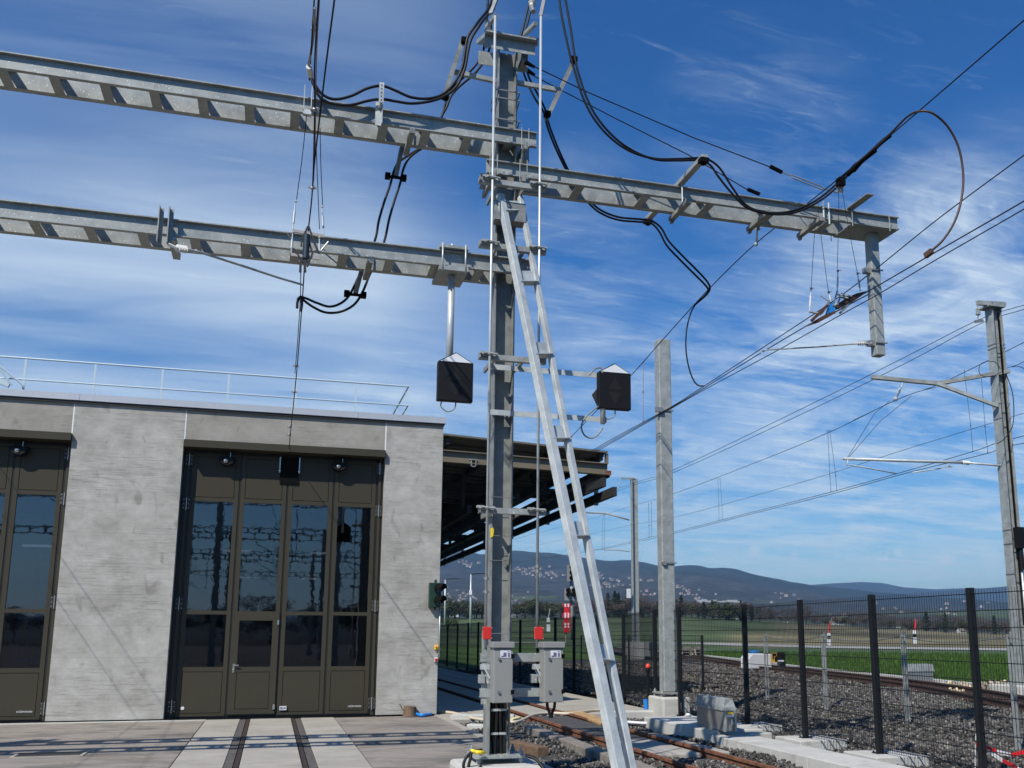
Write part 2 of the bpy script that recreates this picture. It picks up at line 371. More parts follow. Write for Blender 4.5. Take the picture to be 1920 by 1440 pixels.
mx = N.new('ShaderNodeMix'); mx.data_type = 'RGBA'; L.new(alpha, mx.inputs[0]); tint = N.new('ShaderNodeMix'); tint.data_type = 'RGBA'; tint.blend_type = 'MULTIPLY'; L.new(rg(sep.outputs[2], .0, .30, .25, 1), tint.inputs[0]); L.new(hs.outputs[0], tint.inputs[6]); tint.inputs[7].default_value = (.45, .97, 1.28, 1); L.new(tint.outputs[2], mx.inputs[6]); mx.inputs[7].default_value = (6.9, 8.3, 9.7, 1)
L.new(mx.outputs[2], bg.inputs['Color']); bg.inputs['Strength'].default_value = .098
S.view_settings.view_transform = 'Standard'; S.view_settings.look = 'None'; S.view_settings.exposure = 0; S.view_settings.gamma = 1
S.cycles.max_bounces = 6; S.cycles.transparent_max_bounces = 12; S.cycles.volume_bounces = 0; S.cycles.use_denoising = True
S.cycles.caustics_reflective = False; S.cycles.caustics_refractive = False
# ------------------------------------------------------------------ terrain: one polar sheet from the yard to the ridges
def interp(x, tab):
    xs = [t[0] for t in tab]; ys = [t[1] for t in tab]; return float(np.interp(x, xs, ys))
HZ = lambda px: 1190.+(px-960)*.0031
FIELD = [(-9e3, 1160), (700, 1158), (830, 1160), (1000, 1158), (1280, 1156), (1380, 1163), (1480, 1168), (1560, 1172), (1650, 1178), (1760, 1184), (1920, 1190), (9e3, 1190)]
FOOT = [(-9e3, 1110), (700, 1118), (960, 1122), (1150, 1125), (1300, 1138), (1450, 1150), (1600, 1152), (1750, 1145), (1920, 1150), (9e3, 1140)]
RIDGE = [(-9e3, 1060), (500, 1050), (826, 1036), (860, 1030), (900, 1040), (965, 1033), (1040, 1037), (1110, 1049), (1150, 1052), (1180, 1050), (1215, 1056), (1250, 1065), (1285, 1060), (1312, 1060), (1335, 1066), (1360, 1065), (1392, 1069), (1420, 1077), (1440, 1081), (1500, 1093), (1560, 1100), (1620, 1107), (1700, 1116), (1800, 1124), (1920, 1132), (9e3, 1150)]
RIDGE2 = [(-9e3, 1140), (1000, 1120), (1400, 1105), (1520, 1097), (1560, 1094), (1620, 1091), (1660, 1093), (1700, 1101), (1760, 1105), (1800, 1103), (1850, 1103), (1900, 1099), (1960, 1096), (9e3, 1120)]
def hz_dir(px):
    """horizontal unit direction and image scale for a column of the photograph, taken at the horizon"""
    d = ray(px, HZ(px)); h = math.hypot(d[0], d[1]); return d[0]/h, d[1]/h, h
def zat(px, dist, py):
    d = ray(px, py); return EYE+d[2]*dist/math.hypot(d[0], d[1])
NC = 420
angs = []
phis = np.concatenate([np.linspace(math.radians(-170), math.radians(-20), 60)[:-1], np.linspace(math.radians(-20), math.radians(50), 320), np.linspace(math.radians(50), math.radians(190), 60)[1:]])
def px_for(phi):                       # phi: angle from +Y clockwise
    d = np.array([math.sin(phi), math.cos(phi), 0.]); c = CAMR.T@d
    if c[2] < .25: return -9e3 if phi < 0 else 9e3
    return c[0]/c[2]*FPX+PPX
def vnoise(x, y, s, seed=0):
    h = 0; a = 1; t = 0
    for o in range(5):
        h += a*math.sin(x/s*1.7+seed+1.3*math.sin(y/s*1.1+o+seed))*math.cos(y/s*1.3-seed+1.7*math.sin(x/s*.9+o*2)); t += a; a *= .55; s *= .47
    return h/t
rows_ = [3, 8, 14, 20, 26, 32, 40, 50, 65, 85, 110, 140, 150, 175, 210, 230, 250, 300, 360, 430, 500, 550, 620, 700, 800, 950, 1100, 1300, 1500, 1750, 2000, 2300, 2400, 2500, 2600, 2700, 2800, 2900, 3000, 3120, 3240, 3360, 3480, 3600, 3720, 3840, 3960, 4080, 4200, 4320, 4440, 4560, 4680, 4800, 4900, 5000, 5200, 5600, 6200, 7000, 8000, 9000, 9200, 10500]
rows = rows_
def terr(phi, d):
    px = px_for(phi)
    if abs(px) >= 9e3:
        back = max(0., (d-700))*.02; return -.35 + (0 if d < 60 else back)
    fp = px if abs(px) < 8e3 else 9e3
    z550 = zat(fp, 550, interp(fp, FIELD)); z2300 = zat(fp, 2300, interp(fp, FOOT)); z5000 = zat(fp, 5000, interp(fp, RIDGE)); z9000 = zat(fp, 9000, interp(fp, RIDGE2))
    if d <= 20: return -.35
    if d < 60: return -.35
    if d < 150: return -.35+(d-60)/90*.42
    if d < 230: return .07
    if d < 550:
        t = (d-230)/320; return .07+(z550-.07)*(t**1.15)
    if d < 2300:
        t = (d-550)/1750; return z550-4*math.sin(math.pi*min(1, t*2.2)) * (1 if t < .45 else 0)+(z2300-z550)*t**1.3
    if d <= 5000:
        t = (d-2300)/2700; return z2300+(z5000-z2300)*(t**1.15)+math.sin(math.pi*t)*42*vnoise(math.sin(phi)*d, math.cos(phi)*d, 650)+(11*vnoise(math.sin(phi)*d, math.cos(phi)*d, 150, 3)+(5*vnoise(math.sin(phi)*d, math.cos(phi)*d, 60, 8)))*min(1, (1-t)*6+.5)
    if d <= 5600: return z5000-(d-5000)/600*70
    if d <= 9000:
        t = (d-5600)/3400; zb = min(z5000-70, z9000-30); return zb+(z9000-zb)*t**1.5
    return z9000-(d-9000)/1500*150
verts = []; cols = []
def lerp3(a, b, t): return tuple(x+(y-x)*t for x, y in zip(a, b))
def sm(a, b, x): t = min(1, max(0, (x-a)/(b-a))); return t*t*(3-2*t)
for d in rows:
    for phi in phis:
        px = px_for(phi); x = math.sin(phi)*d; y = math.cos(phi)*d
        verts.append((x, y, terr(phi, d)))
        if abs(px) >= 9e3 or y < 0: c = (.022, .021, .016)
        elif d < 150: c = lerp3((.055, .10, .022), (.065, .105, .028), .5+.5*vnoise(x, y, 30))
        elif d < 360:
            brown = sm(1330, 1420, px)
            c = lerp3((.066, .090, .036), (.17, .148, .080), brown)
        elif d < 560:
            c = lerp3((.060, .080, .034), (.12, .106, .060), sm(1420, 1500, px))
        elif d < 2400:
            c = lerp3((.044, .040, .032), (.036, .044, .030), .5+.5*vnoise(x, y, 160, 5))
            if vnoise(x, y, 300, 9) > .28 and d > 1000: c = (.062, .085, .036)
        elif d < 3900:
            c = lerp3((.042, .040, .038), (.027, .033, .031), .5+.5*vnoise(x, y, 260, 2))
            if vnoise(x, y, 420, 1) > .42 and 1150 < px < 1500: c = (.060, .075, .038)
        else: c = lerp3((.014, .024, .026), (.022, .030, .030), .5+.5*vnoise(x, y, 400, 4))
        cols.append((*c, 1))
n = len(phis); faces = []
for i in range(len(rows)-1):
    for k in range(n-1): faces.append((i*n+k, i*n+k+1, (i+1)*n+k+1, (i+1)*n+k))
    faces.append((i*n+n-1, i*n, (i+1)*n, (i+1)*n+n-1))
faces.append(tuple(range(n-1, -1, -1)))
me = bpy.data.meshes.new('terrain'); me.from_pydata(verts, [], faces); me.materials.append(M['terrain'])
ca = me.color_attributes.new('Col', 'FLOAT_COLOR', 'POINT'); ca.data.foreach_set('color', np.array(cols, dtype=np.float32).ravel())
me.polygons.foreach_set('use_smooth', [True]*len(me.polygons)); me.update()
te = bpy.data.objects.new('terrain', me); C.objects.link(te); kind(te)
def on_terrain(px, py, d0=150, d1=5200):
    """first terrain point seen at a photo pixel, from distance d0 on"""
    d = ray(px, py); h = math.hypot(d[0], d[1]); phi = math.atan2(d[0], d[1]); sl = d[2]/h; dd = d0
    while dd < d1:
        if EYE+sl*dd <= terr(phi, dd): break
        dd *= 1.012
    return Vector((math.sin(phi)*dd, math.cos(phi)*dd, terr(phi, dd))), dd

def sheet(name, pts, z, m, k='structure'):
    b = MB(); b.prism([(x, y, z-.3) for x, y in pts], (0, 0, .3)); return kind(b.build(name, m), k)
JL, JR = -1.16, 1.36         # joints of the slab in front of the middle door
sheet('asphalt_apron', [(-40, 7), (JL-.02, 7), (JL-.02, 21.0), (-40, 21.0)], 0, M['asphalt'])
sheet('asphalt_apron', [(JR+.02, 7), (3.46, 7), (3.46, 21.15), (JR+.02, 21.15)], 0, M['asphalt'])
sheet('unseen_dark_yard', [(-60, -120), (60, -120), (60, -2), (3.5, 6.98), (-60, 6.98)], -.03, M['bed'])  # unseen dark ground, added to reduce light bouncing up on the beams
b = MB(); b.box(JL-.018, JR+.018, 7, 21.3, -.3, -.05); kind(b.build('track_bed', M['black']))
RL, RR = -.345, .534
b = MB()
for x0, x1 in ((JL, RL-.16), (RL+.045, RR-.045), (RR+.16, JR)):
    y = 7.
    while y < 21.3:
        y1 = min(21.3, y+2.4); b.box(x0, x1, y+.006, y1-.006, -.1, .006); y = y1
kind(b.build('track_slab', M['slab'], bevel=.006))
sheet('threshold', [(-40, 21.0), (JL, 21.0), (JL, 21.3), (-40, 21.3)], .012, M['castconc'])
sheet('kerb_strip', [(3.462, -10), (3.60, -10), (3.60, 21.15), (3.462, 21.15)], .018, M['slab'])
def rail(name, x, y0, y1, z, label, groove=False, pts=None, rm='rust'):
    t = thing(name, label, 'rail', (x, y0, z))
    pts = pts or [(x, y0), (x, y1)]
    web = MB(); head = MB(); foot = MB()
    for (xa, ya), (xb, yb) in zip(pts[:-1], pts[1:]):
        web.bar((xa, ya, z+.065), (xb, yb, z+.065), .016, .10); head.bar((xa, ya, z+.135), (xb, yb, z+.135), .062, .038); foot.bar((xa, ya, z+.01), (xb, yb, z+.01), .12, .018)
    web.build('rail_web', M[rm], t); foot.build('rail_foot', M[rm], t); head.build('rail_head', M['railtop'] if groove else M[rm], t)
    return t
rail('rail', RL, -12, 22.5, -.15, 'left sunken rail running in to the middle depot door', True)
rail('rail', RR, -12, 22.5, -.15, 'right sunken rail running in to the middle depot door', True)
fl = MB()
for x in (RL-.155, RR+.045): fl.box(x, x+.11, -12, 21.3, -.1, -.004)
kind(fl.build('rail_groove_filler', mat('old_rubber', (.10, .09, .08), .8, var=.4, vscale=8)), 'structure')
# ballast side
b = MB(); b.box(3.602, 10.6, -10, 19.6, -.5, -.06); kind(b.build('ballast_bed', M['bed']))
b = MB(); b.prism([(10.6, -10, -.06), (13.0, -10, .16), (24, -10, .16), (24, 12, .16), (26.5, 60, .16), (14.0, 60, .16), (12.6, 20, .14), (10.6, 19.6, -.06)], (0, 0, -.5)); kind(b.build('ballast_bed', M['bed']))
# concrete paving under and before the canopy
pv = MB()
for x0, x1 in ((3.62, 5.16), (5.40, 6.18), (6.42, 7.2), (7.24, 8.1), (8.14, 8.6)):
    y = 19.9 if x0 < 5 or x0 > 6.5 else 20.6
    while y < 70:
        pv.box(x0, x1, y+.008, min(y+3, 70)-.008, -.3, .012); y += 3
kind(pv.build('paving', M['slab'], bevel=.006))
b = MB(); b.box(3.6, 9.6, 19.6, 75, -.6, -.1); kind(b.build('paving_base', M['black']))
r1 = rail('rail', 5.29, -4, 60, -.10, 'left rusty rail of the track beside the steel mast')
r2 = rail('rail', 6.27, -4, 60, -.10, 'right rusty rail of the track beside the steel mast')
# far curved track
farc = [(9.0, -2), (11.6, 8), (14.35, 16.1), (17.45, 24.2), (19.6, 33.5), (21.6, 42.9), (26.6, 60.5), (32.6, 87), (40, 120)]
def offs(pts, o):
    r = []
    for i, p in enumerate(pts):
        a = pts[max(0, i-1)]; c = pts[min(len(pts)-1, i+1)]; dx, dy = c[0]-a[0], c[1]-a[1]; l = math.hypot(dx, dy); r.append((p[0]+dy/l*o, p[1]-dx/l*o))
    return r
def sp2(pts): return [(p.x, p.y) for p in spline([(x, y, 0) for x, y in pts], 6)]
FC = sp2(farc)
rail('rail', 14.3, 16, 0, .25, 'near rusty rail of the curved track beyond the mesh fence', pts=FC, rm='darkrust')
rail('rail', 15.3, 16, 0, .25, 'far rusty rail of the curved track beyond the mesh fence', pts=offs(FC, 1.0), rm='darkrust')
tb = MB()
for i in range(len(FC)-1):
    a, c = FC[i], FC[i+1]; l = math.hypot(c[0]-a[0], c[1]-a[1])
fa = offs(FC, 2.1); fb = offs(FC, -.9)
b = MB(); vs = [(x, y, .15) for x, y in offs(FC, -1.1)]+[(x, y, .15) for x, y in offs(FC, 2.3)]; k = len(FC)
b.add(vs, [(i, i+1, k+i+1, k+i) for i in range(k-1)]); kind(b.build('far_ballast', M['bed']))
# cable trough on the far side
tr = thing('cable_trough', 'pale concrete cable trough along the far side of the curved track', 'trough', (20, 30, .1))
b = MB(); o1 = offs(FC, 3.0); o2 = offs(FC, 3.35)
i0 = 18
for i in range(i0, len(FC)-1):
    for s in range(2):
        a0 = Vector((*o1[i], 0)).lerp(Vector((*o1[i+1], 0)), s/2+.01); a1 = Vector((*o1[i], 0)).lerp(Vector((*o1[i+1], 0)), s/2+.49)
        b0 = Vector((*o2[i], 0)).lerp(Vector((*o2[i+1], 0)), s/2+.01); b1 = Vector((*o2[i], 0)).lerp(Vector((*o2[i+1], 0)), s/2+.49)
        b.prism([(a0.x, a0.y, .05), (b0.x, b0.y, .05), (b1.x, b1.y, .05), (a1.x, a1.y, .05)], (0, 0, .22))
b.build('trough_lid', M['castconc'], tr)
# near trough / plinth strip along the fence
tr2 = thing('cable_trough', 'pale concrete trough running in front of the mesh fence posts', 'trough', (7.4, 12, 0))
b = MB(); y = 2.0
while y < 15.3: b.box(7.02+.02, 7.72, y+.006, y+.994, -.25, .10); y += 1.0
b.build('trough_lid', M['castconc'], tr2, bevel=.01)
b = MB(); b.box(7.0, 8.05, 15.1, 17.9, -.2, .16); tag(b.build('concrete_slab', M['castconc'], bevel=.015), 'pale concrete slab carrying the low metal trackside box', 'slab')
b = MB(); b.box(7.62, 8.02, 14.75, 15.08, -.2, .13); tag(b.build('concrete_block', M['castconc'], bevel=.01), 'small concrete block beside the slab below the trackside box', 'block')
# sleepers and panels of the near track
for i, y in enumerate([11.0, 11.65, 12.3, 12.95]):
    b = MB(); b.box(4.85, 6.75, y-.11, y+.11, -.2, -.075)
    tag(b.build('sleeper', M['sleeper'], bevel=.01), 'weathered sleeper lying in ballast under the rusty rails of the near track', 'sleeper', 'sleepers of the near track')
b = MB(); b.box(5.36, 6.20, 15.55, 20.5, -.2, .0); tag(b.build('paving_slab', mat('dark_panel', (.07, .065, .06), .8, var=.35, vscale=4, bump=.3), bevel=.01), 'dark crossing panel between the rails near the depot corner', 'panel')
b = MB(); b.box(5.36, 6.20, 13.55, 15.5, -.2, .0); tag(b.build('paving_slab', M['slab'], bevel=.02), 'pale concrete crossing panel with broken edge between the rails', 'panel')
b = MB(); b.box(6.36, 6.74, 13.7, 16.6, -.2, -.01); tag(b.build('paving_slab', M['slab'], bevel=.02), 'narrow concrete strip right of the right rusty rail', 'panel')
for i, (y0, y1) in enumerate(((11.6, 13.6), (13.64, 15.6), (15.64, 17.6))):
    b = MB(); b.bar((4.60, y0, .0), (4.66, y1, .0), .24, .16); tag(b.build('concrete_edging', M['sleeper'], bevel=.012), ['nearest', 'middle', 'farthest'][i]+' of three concrete edging blocks left of the rusty rail', 'edging')
for i, (a, c, l) in enumerate((((3.75, 15.3), (3.98, 14.3), 'short weathered timber beside the mast foundation'), ((3.62, 16.2), (3.78, 15.6), 'second short timber lying behind the mast foundation'))):
    b = MB(); b.bar((*a, .0), (*c, .0), .20, .14); tag(b.build('timber', M['wood'], bevel=.012), l, 'timber')
b = MB(); b.bar((3.66, 18.4, -.0), (4.15, 18.1, -.0), .2, .12); tag(b.build('concrete_edging', M['castconc'], bevel=.02), 'pale concrete block lying across ballast behind the mast', 'edging')
b = MB(); b.bar((3.66, 20.2, .02), (4.9, 19.8, .02), .3, .16); tag(b.build('concrete_edging', M['castconc'], bevel=.02), 'yellowish concrete block at the edge of the shaded paving', 'edging')
b = MB(); b.box(7.0, 8.0, 19.45, 19.85, -.2, .14); tag(b.build('concrete_edging', M['castconc'], bevel=.02), 'concrete step beside the foundation of the pale post', 'edging')
# ---- ballast stones (uncountable)
ico = np.array([(0, 0, 1), (.894, 0, .447), (.276, .851, .447), (-.724, .526, .447), (-.724, -.526, .447), (.276, -.851, .447), (.724, .526, -.447), (-.276, .851, -.447), (-.894, 0, -.447), (-.276, -.851, -.447), (.724, -.526, -.447), (0, 0, -1)])
icf = np.array([(0, 1, 2), (0, 2, 3), (0, 3, 4), (0, 4, 5), (0, 5, 1), (1, 6, 2), (2, 7, 3), (3, 8, 4), (4, 9, 5), (5, 10, 1), (6, 7, 2), (7, 8, 3), (8, 9, 4), (9, 10, 5), (10, 6, 1), (11, 7, 6), (11, 8, 7), (11, 9, 8), (11, 10, 9), (11, 6, 10)])
def stones(name, pts, size, mat_, cbase=(.082, .077, .069), spread=.58):
    n = len(pts); s = size*(.55+.9*rng.random(n))[:, None]
    q = rng.normal(size=(n, 4)); q /= np.linalg.norm(q, axis=1)[:, None]; w, x, y, z = q.T
    Rm = np.stack([np.stack([1-2*(y*y+z*z), 2*(x*y-z*w), 2*(x*z+y*w)], 1), np.stack([2*(x*y+z*w), 1-2*(x*x+z*z), 2*(y*z-x*w)], 1), np.stack([2*(x*z-y*w), 2*(y*z+x*w), 1-2*(x*x+y*y)], 1)], 1)
    sh = ico[None]*(1+.45*(rng.random((n, 12, 1))-.5))*(np.stack([.75+.5*rng.random(n), .6+.4*rng.random(n), .5+.4*rng.random(n)], 1)[:, None])
    V = np.einsum('nij,nkj->nki', Rm, sh)*s[:, :, None]+np.array(pts)[:, None]
    F = (icf[None]+(np.arange(n)*12)[:, None, None]).reshape(-1, 3)
    me = bpy.data.meshes.new(name); me.vertices.add(n*12); me.vertices.foreach_set('co', V.ravel().astype(np.float32))
    me.loops.add(F.size); me.loops.foreach_set('vertex_index', F.ravel().astype(np.int32)); me.polygons.add(len(F)); me.polygons.foreach_set('loop_start', np.arange(0, F.size, 3, dtype=np.int32))
    me.update(calc_edges=True); br = np.exp(rng.normal(0, spread, n)); br = np.clip(br, .25, 3.4)
    col = np.ones((n, 4)); col[:, :3] = np.array(cbase)*br[:, None]*(1+.025*rng.normal(size=(n, 3))); col = np.clip(col, .01, .75)
    a = me.color_attributes.new('Col', 'FLOAT_COLOR', 'POINT'); a.data.foreach_set('color', np.repeat(col, 12, 0).astype(np.float32).ravel()); me.materials.append(mat_)
    o = bpy.data.objects.new(name, me); C.objects.link(o); return kind(o, 'stuff')
def scat(n, x0, x1, y0, y1, zf, keep=None):
    out = []; X = rng.uniform(x0, x1, n); Y = rng.uniform(y0, y1, n)
    for x, y in zip(X, Y):
        if keep and not keep(x, y): continue
        out.append((x, y, zf(x, y)+rng.uniform(-.02, .035)))
    return out
def k1(x, y):
    if 5.3 < x < 6.26 and y > 13.4: return False
    if 7.0 < x < 7.75 and y < 15.3: return False
    if 7.0 < x < 8.05 and 15.1 < y < 17.9: return False
    if 6.3 < x < 6.8 and 13.7 < y < 16.6: return False
    return not (abs(x-5.29) < .05 or abs(x-6.27) < .05)
hb = lambda x, y: (-.085 if 4.9 < x < 6.7 else -.05)+.03*math.sin(x*3+y*1.3)+.03*math.sin(y*2.1)
stones('ballast', scat(34000, 3.64, 9.2, 9.6, 19.7, hb, k1), .027, M['stone'])
hs_ = lambda x, y: (-.04 if x < 10.6 else min(.2, -.04+(x-10.6)*.10))+.025*math.sin(x*2+y)
kfar = lambda x, y: (x < np.interp(y, [p[1] for p in farc], [p[0] for p in farc])+2.2)
stones('ballast', scat(42000, 9.2, 17.5, 9.5, 26, hs_, kfar), .036, M['stone'], (.085, .079, .070))
stones('ballast', scat(16000, 9.2, 24.5, 26, 50, hs_, kfar), .06, M['stone'], (.088, .078, .068), .5)
# rubble beside the far track
stones('rubble', [(*P(px, py, Z=.2)[:2], .18+rng.uniform(0, .15)) for px, py in zip(rng.uniform(1775, 1900, 130), rng.uniform(1284, 1302, 130))], .075, M['stone'], (.42, .34, .24), .35)
# ---- grass strip between far track and road
gp = []
n = 60000
phi = rng.uniform(math.radians(24), math.radians(46), n); dd = 24*np.exp(rng.uniform(0, 1.35, n))
X = np.sin(phi)*dd; Y = np.cos(phi)*dd
lim = np.interp(Y, [p[1] for p in farc], [p[0] for p in farc])+3.8
ok = X > lim; X, Y, dd = X[ok], Y[ok], dd[ok]; n = len(X)
h = (.10+.10*rng.random(n))*(1+dd/60); wd = .012*(1+dd/12); an = rng.uniform(0, math.pi, n); lx = rng.normal(0, .05, n); ly = rng.normal(0, .05, n); z0 = np.where(dd < 60, -.05, -.1)
V = np.stack([np.stack([X-np.cos(an)*wd, Y-np.sin(an)*wd, z0], 1), np.stack([X+np.cos(an)*wd, Y+np.sin(an)*wd, z0], 1), np.stack([X+lx, Y+ly, z0+.1+h], 1)], 1)
me = bpy.data.meshes.new('grass'); me.vertices.add(n*3); me.vertices.foreach_set('co', V.astype(np.float32).ravel()); me.loops.add(n*3); me.loops.foreach_set('vertex_index', np.arange(n*3, dtype=np.int32)); me.polygons.add(n); me.polygons.foreach_set('loop_start', np.arange(0, n*3, 3, dtype=np.int32)); me.update(calc_edges=True)
col = np.ones((n, 4)); col[:, :3] = np.array((.045, .095, .014))*np.exp(rng.normal(0, .35, n))[:, None]; a = me.color_attributes.new('Col', 'FLOAT_COLOR', 'POINT'); a.data.foreach_set('color', np.repeat(col, 3, 0).astype(np.float32).ravel()); me.materials.append(M['leaf'])
o = bpy.data.objects.new('grass', me); C.objects.link(o); kind(o, 'stuff')
b = MB(); pp = [P(x, 1264, Z=-.02) for x in (1300, 1500)]
gs = [(x+3.6, y) for x, y in FC if y > 4]
b.add([(x, y, .02) for x, y in gs]+[(x+75, y+40, .06) for x, y in gs], [(i, i+1, len(gs)+i+1, len(gs)+i) for i in range(len(gs)-1)])
kind(b.build('meadow', mat('meadow_soil', (.05, .085, .02), .95, var=.35, vscale=.6)))
# road beyond the meadow
b = MB(); rp = [(950, 1201), (1100, 1200), (1290, 1203), (1400, 1207), (1550, 1211), (1700, 1213), (1920, 1216), (2100, 1219)]
q0 = [P(x, y, Z=.13) for x, y in rp]; q1 = [P(x, y+4, Z=.13) for x, y in rp]
b.add(q0+q1, [(i, i+1, len(rp)+i+1, len(rp)+i) for i in range(len(rp)-1)])
kind(b.build('road', mat('pale_road', (.33, .32, .29), .9, var=.1)))
q = P(95, 1415, Z=0); dc = thing('drain_cover', 'low rectangular metal cover in the asphalt at the lower left', 'cover', (q.x, q.y, 0))
b = MB(); b.box(q.x-.42, q.x+.42, q.y-.25, q.y+.25, -.02, .008); b.build('cover_plate', M['darksteel'], dc)
b = MB()
for x0, x1, y0, y1 in ((-.47, .47, -.30, -.255), (-.47, .47, .255, .30), (-.47, -.425, -.25, .25), (.425, .47, -.25, .25)): b.box(q.x+x0, q.x+x1, q.y+y0, q.y+y1, -.02, .012)
b.build('cover_frame', M['slab'], dc)
# ------------------------------------------------------------------ depot building
YF = 21.2; YD = 21.46
zf = lambda y, Y=YD: P(520, y, Y=Y).z
xf = lambda x, y=1200, Y=YD: P(x, y, Y=Y).x
depot = thing('depot_building', 'grey board-marked concrete depot front with tall glazed folding doors', 'building', (0, YF, 0))
w = MB()
ZT, ZL = 6.36, 5.72
for x0, x1 in ((-4.10, -1.97), (2.24, 3.515), (-10.45, -8.30)): w.box(x0, x1, YF, YF+.42, -.05, ZT)
each(w, 'wall', M['wallconc'], depot)
for x0, x1 in ((-8.275, -4.125), (-1.945, 2.215)):
    b = MB(); b.box(x0, x1, YF+.004, YF+.42, ZL, ZT); b.build('concrete_band', M['bandconc'], depot)
jt = MB()
for x in (-1.9575, 2.2275, -4.1125, -8.2875): jt.box(x-.0125, x+.0125, YF+.003, YF+.05, ZL, ZT)
each(jt, 'joint', M['joint'], depot)
sd = MB(); sd.box(3.1, 3.515, YF+.42, 72, -.05, ZT); sd.box(-10.45, -10.1, YF+.42, 72, -.05, ZT); sd.box(-10.1, 3.1, 71.6, 72, 0, ZT); each(sd, 'side_wall', M['wallconc'], depot)
rf = MB(); rf.box(-10.45, 3.515, YF+.42, 72, ZT-.25, ZT); rf.build('roof', M['darksteel'], depot)
fl = MB(); fl.box(-10.1, 3.1, YF+.42, 71.6, -.1, .01); fl.build('hall_floor', mat('hall_floor', (.10, .10, .10), .6), depot)
b = MB(); b.box(-10.6, 3.53, YF-.045, 72.0, ZT, ZT+.05); b.build('roof_edge', M['darksteel'], depot)
cp = MB(); xs = [-10.6, -6.1, -4.02, -.02, 1.6, 3.56]
for a, c in zip(xs[:-1], xs[1:]):
    cp.box(a+.003, c-.003, YF-.07, YF+.5, ZT+.052, ZT+.19)
    cp.box(c-.05, c+.0, YF-.075, YF+.5, ZT+.053, ZT+.194)
cp.build('coping', M['coping'], depot)
# flashing strip / dark line at wall foot
b = MB(); b.box(-10.4, 3.5, YF-.02, YF-.002, .0, .035); b.build('base_gap', M['black'], depot)
# roof guard rail
hr = MB(); yh = YF+2.6
def hz(px, py): return P(px, py, Y=yh)
top = [hz(0, 671), hz(180, 682), hz(306, 690), hz(430, 700), hz(556, 708), hz(668, 716), hz(766, 725)]
zt_ = sum(p.z for p in top)/len(top)
hr.tube([(-10.3, yh, zt_), (top[-1].x, yh, zt_)], .022, 8); hr.tube([(-10.3, yh, zt_-.50), (top[-1].x, yh, zt_-.50)], .018, 8)
hr.tube([(top[-1].x, yh, zt_), (top[-1].x, yh+45, zt_)], .022, 8); hr.tube([(top[-1].x, yh, zt_-.5), (top[-1].x, yh+45, zt_-.5)], .018, 8)
xs = [p.x for p in top[1:6]]; dxp = xs[1]-xs[0]
for x in [xs[0]-4*dxp, xs[0]-3*dxp, xs[0]-2*dxp, xs[0]-dxp]+xs: hr.box(x-.025, x+.025, yh-.01, yh+.01, ZT, zt_+.02)
for k in range(24): hr.box(top[-1].x-.01, top[-1].x+.01, yh+.5+k*1.9-.025, yh+.5+k*1.9+.025, ZT, zt_+.02)
hr.build('roof_guardrail', M['palesteel'], depot)
st = MB(); a = P(0, 672, Y=yh+.6)
st.tube([P(-40, 640, Y=yh-.1), P(22, 722, Y=yh-.1)], .02); st.tube([P(-40, 655, Y=yh-.1), P(46, 724, Y=yh-.1)], .02); st.bar(P(-60, 690, Y=yh), P(18, 722, Y=yh), .08, .12)
st.build('roof_stair', M['palesteel'], depot)
hall = MB()
for x in (-7.6, -3.3, .9, 2.9):
    for y in (28, 36, 44, 52): hall.box(x-.06, x+.06, y-.06, y+.06, 0, ZT-.3)
for y in (28, 36, 44, 52): hall.box(-10, 3, y-.05, y+.05, 4.6, 4.75)
for x in (-.9, 1.3):
    for z in (.3, .9): hall.box(-4, 3, 26.1, 26.15, z, z+.04)
each(hall, 'hall_frame', M['hallwhite'], depot)
lt = MB()
for x in (-6.4, -1.1, 1.4):
    for y in (30, 44): lt.box(x-.4, x+.4, y-.04, y+.04, 4.1, 4.16)
each(lt, 'hall_lamp', M['lamp'], depot)

# ---- folding doors
zb, z1, z2, z3, z4 = .05, zf(1250), zf(1153), zf(945), 5.50
LE = [-1.80, -.80, .185, 1.165, 2.10]    # leaf edges
def leaf(dx, i, door, sliplab=None):
    x0, x1 = LE[i]+.022+dx, LE[i+1]-.022+dx; ped = (i == 1 and dx == 0)
    t = .06; fr = MB(); m = .085
    notch = dx == 0
    fr.box(x0, x0+m, YD, YD+t, zb, z4); fr.box(x1-m, x1, YD, YD+t, zb, z4)
    for za, zc in ((z3, z3+.085), (z2, z2+.075), (z1-.09, z1+.0)):
        fr.box(x0+m, x1-m, YD+.001, YD+t, za, zc)
    fr.box(x0+m, x1-m, YD+.001, YD+t, zb, zb+.06)
    fr.box(x0+m, x1-m, YD+.001, YD+t, z4-.07, z4)
    lf = fr.build('door_leaf', M['door'], door)
    pn = MB()
    # flat infill panels, set back a little inside a dark groove line
    for za, zc in ((zb+.06, z1-.09), (z3+.085, z4-.07)):
        pn.box(x0+m+.012, x1-m-.012, YD+.004, YD+t-.01, za+.012, zc-.012)
    pn.build('infill_panel', M['door'], lf)
    gr = MB()
    for za, zc in ((zb+.06, z1-.09), (z3+.085, z4-.07)): gr.box(x0+m, x1-m, YD+.02, YD+t-.004, za, zc)
    gr.build('panel_groove', M['doorline'], lf)
    for za, zc in ((z1, z2), (z2+.075, z3)):
        g = MB(); g.box(x0+m, x1-m, YD+.03, YD+.036, za, zc); g.build('window_pane', M['glass'], lf)
    return lf
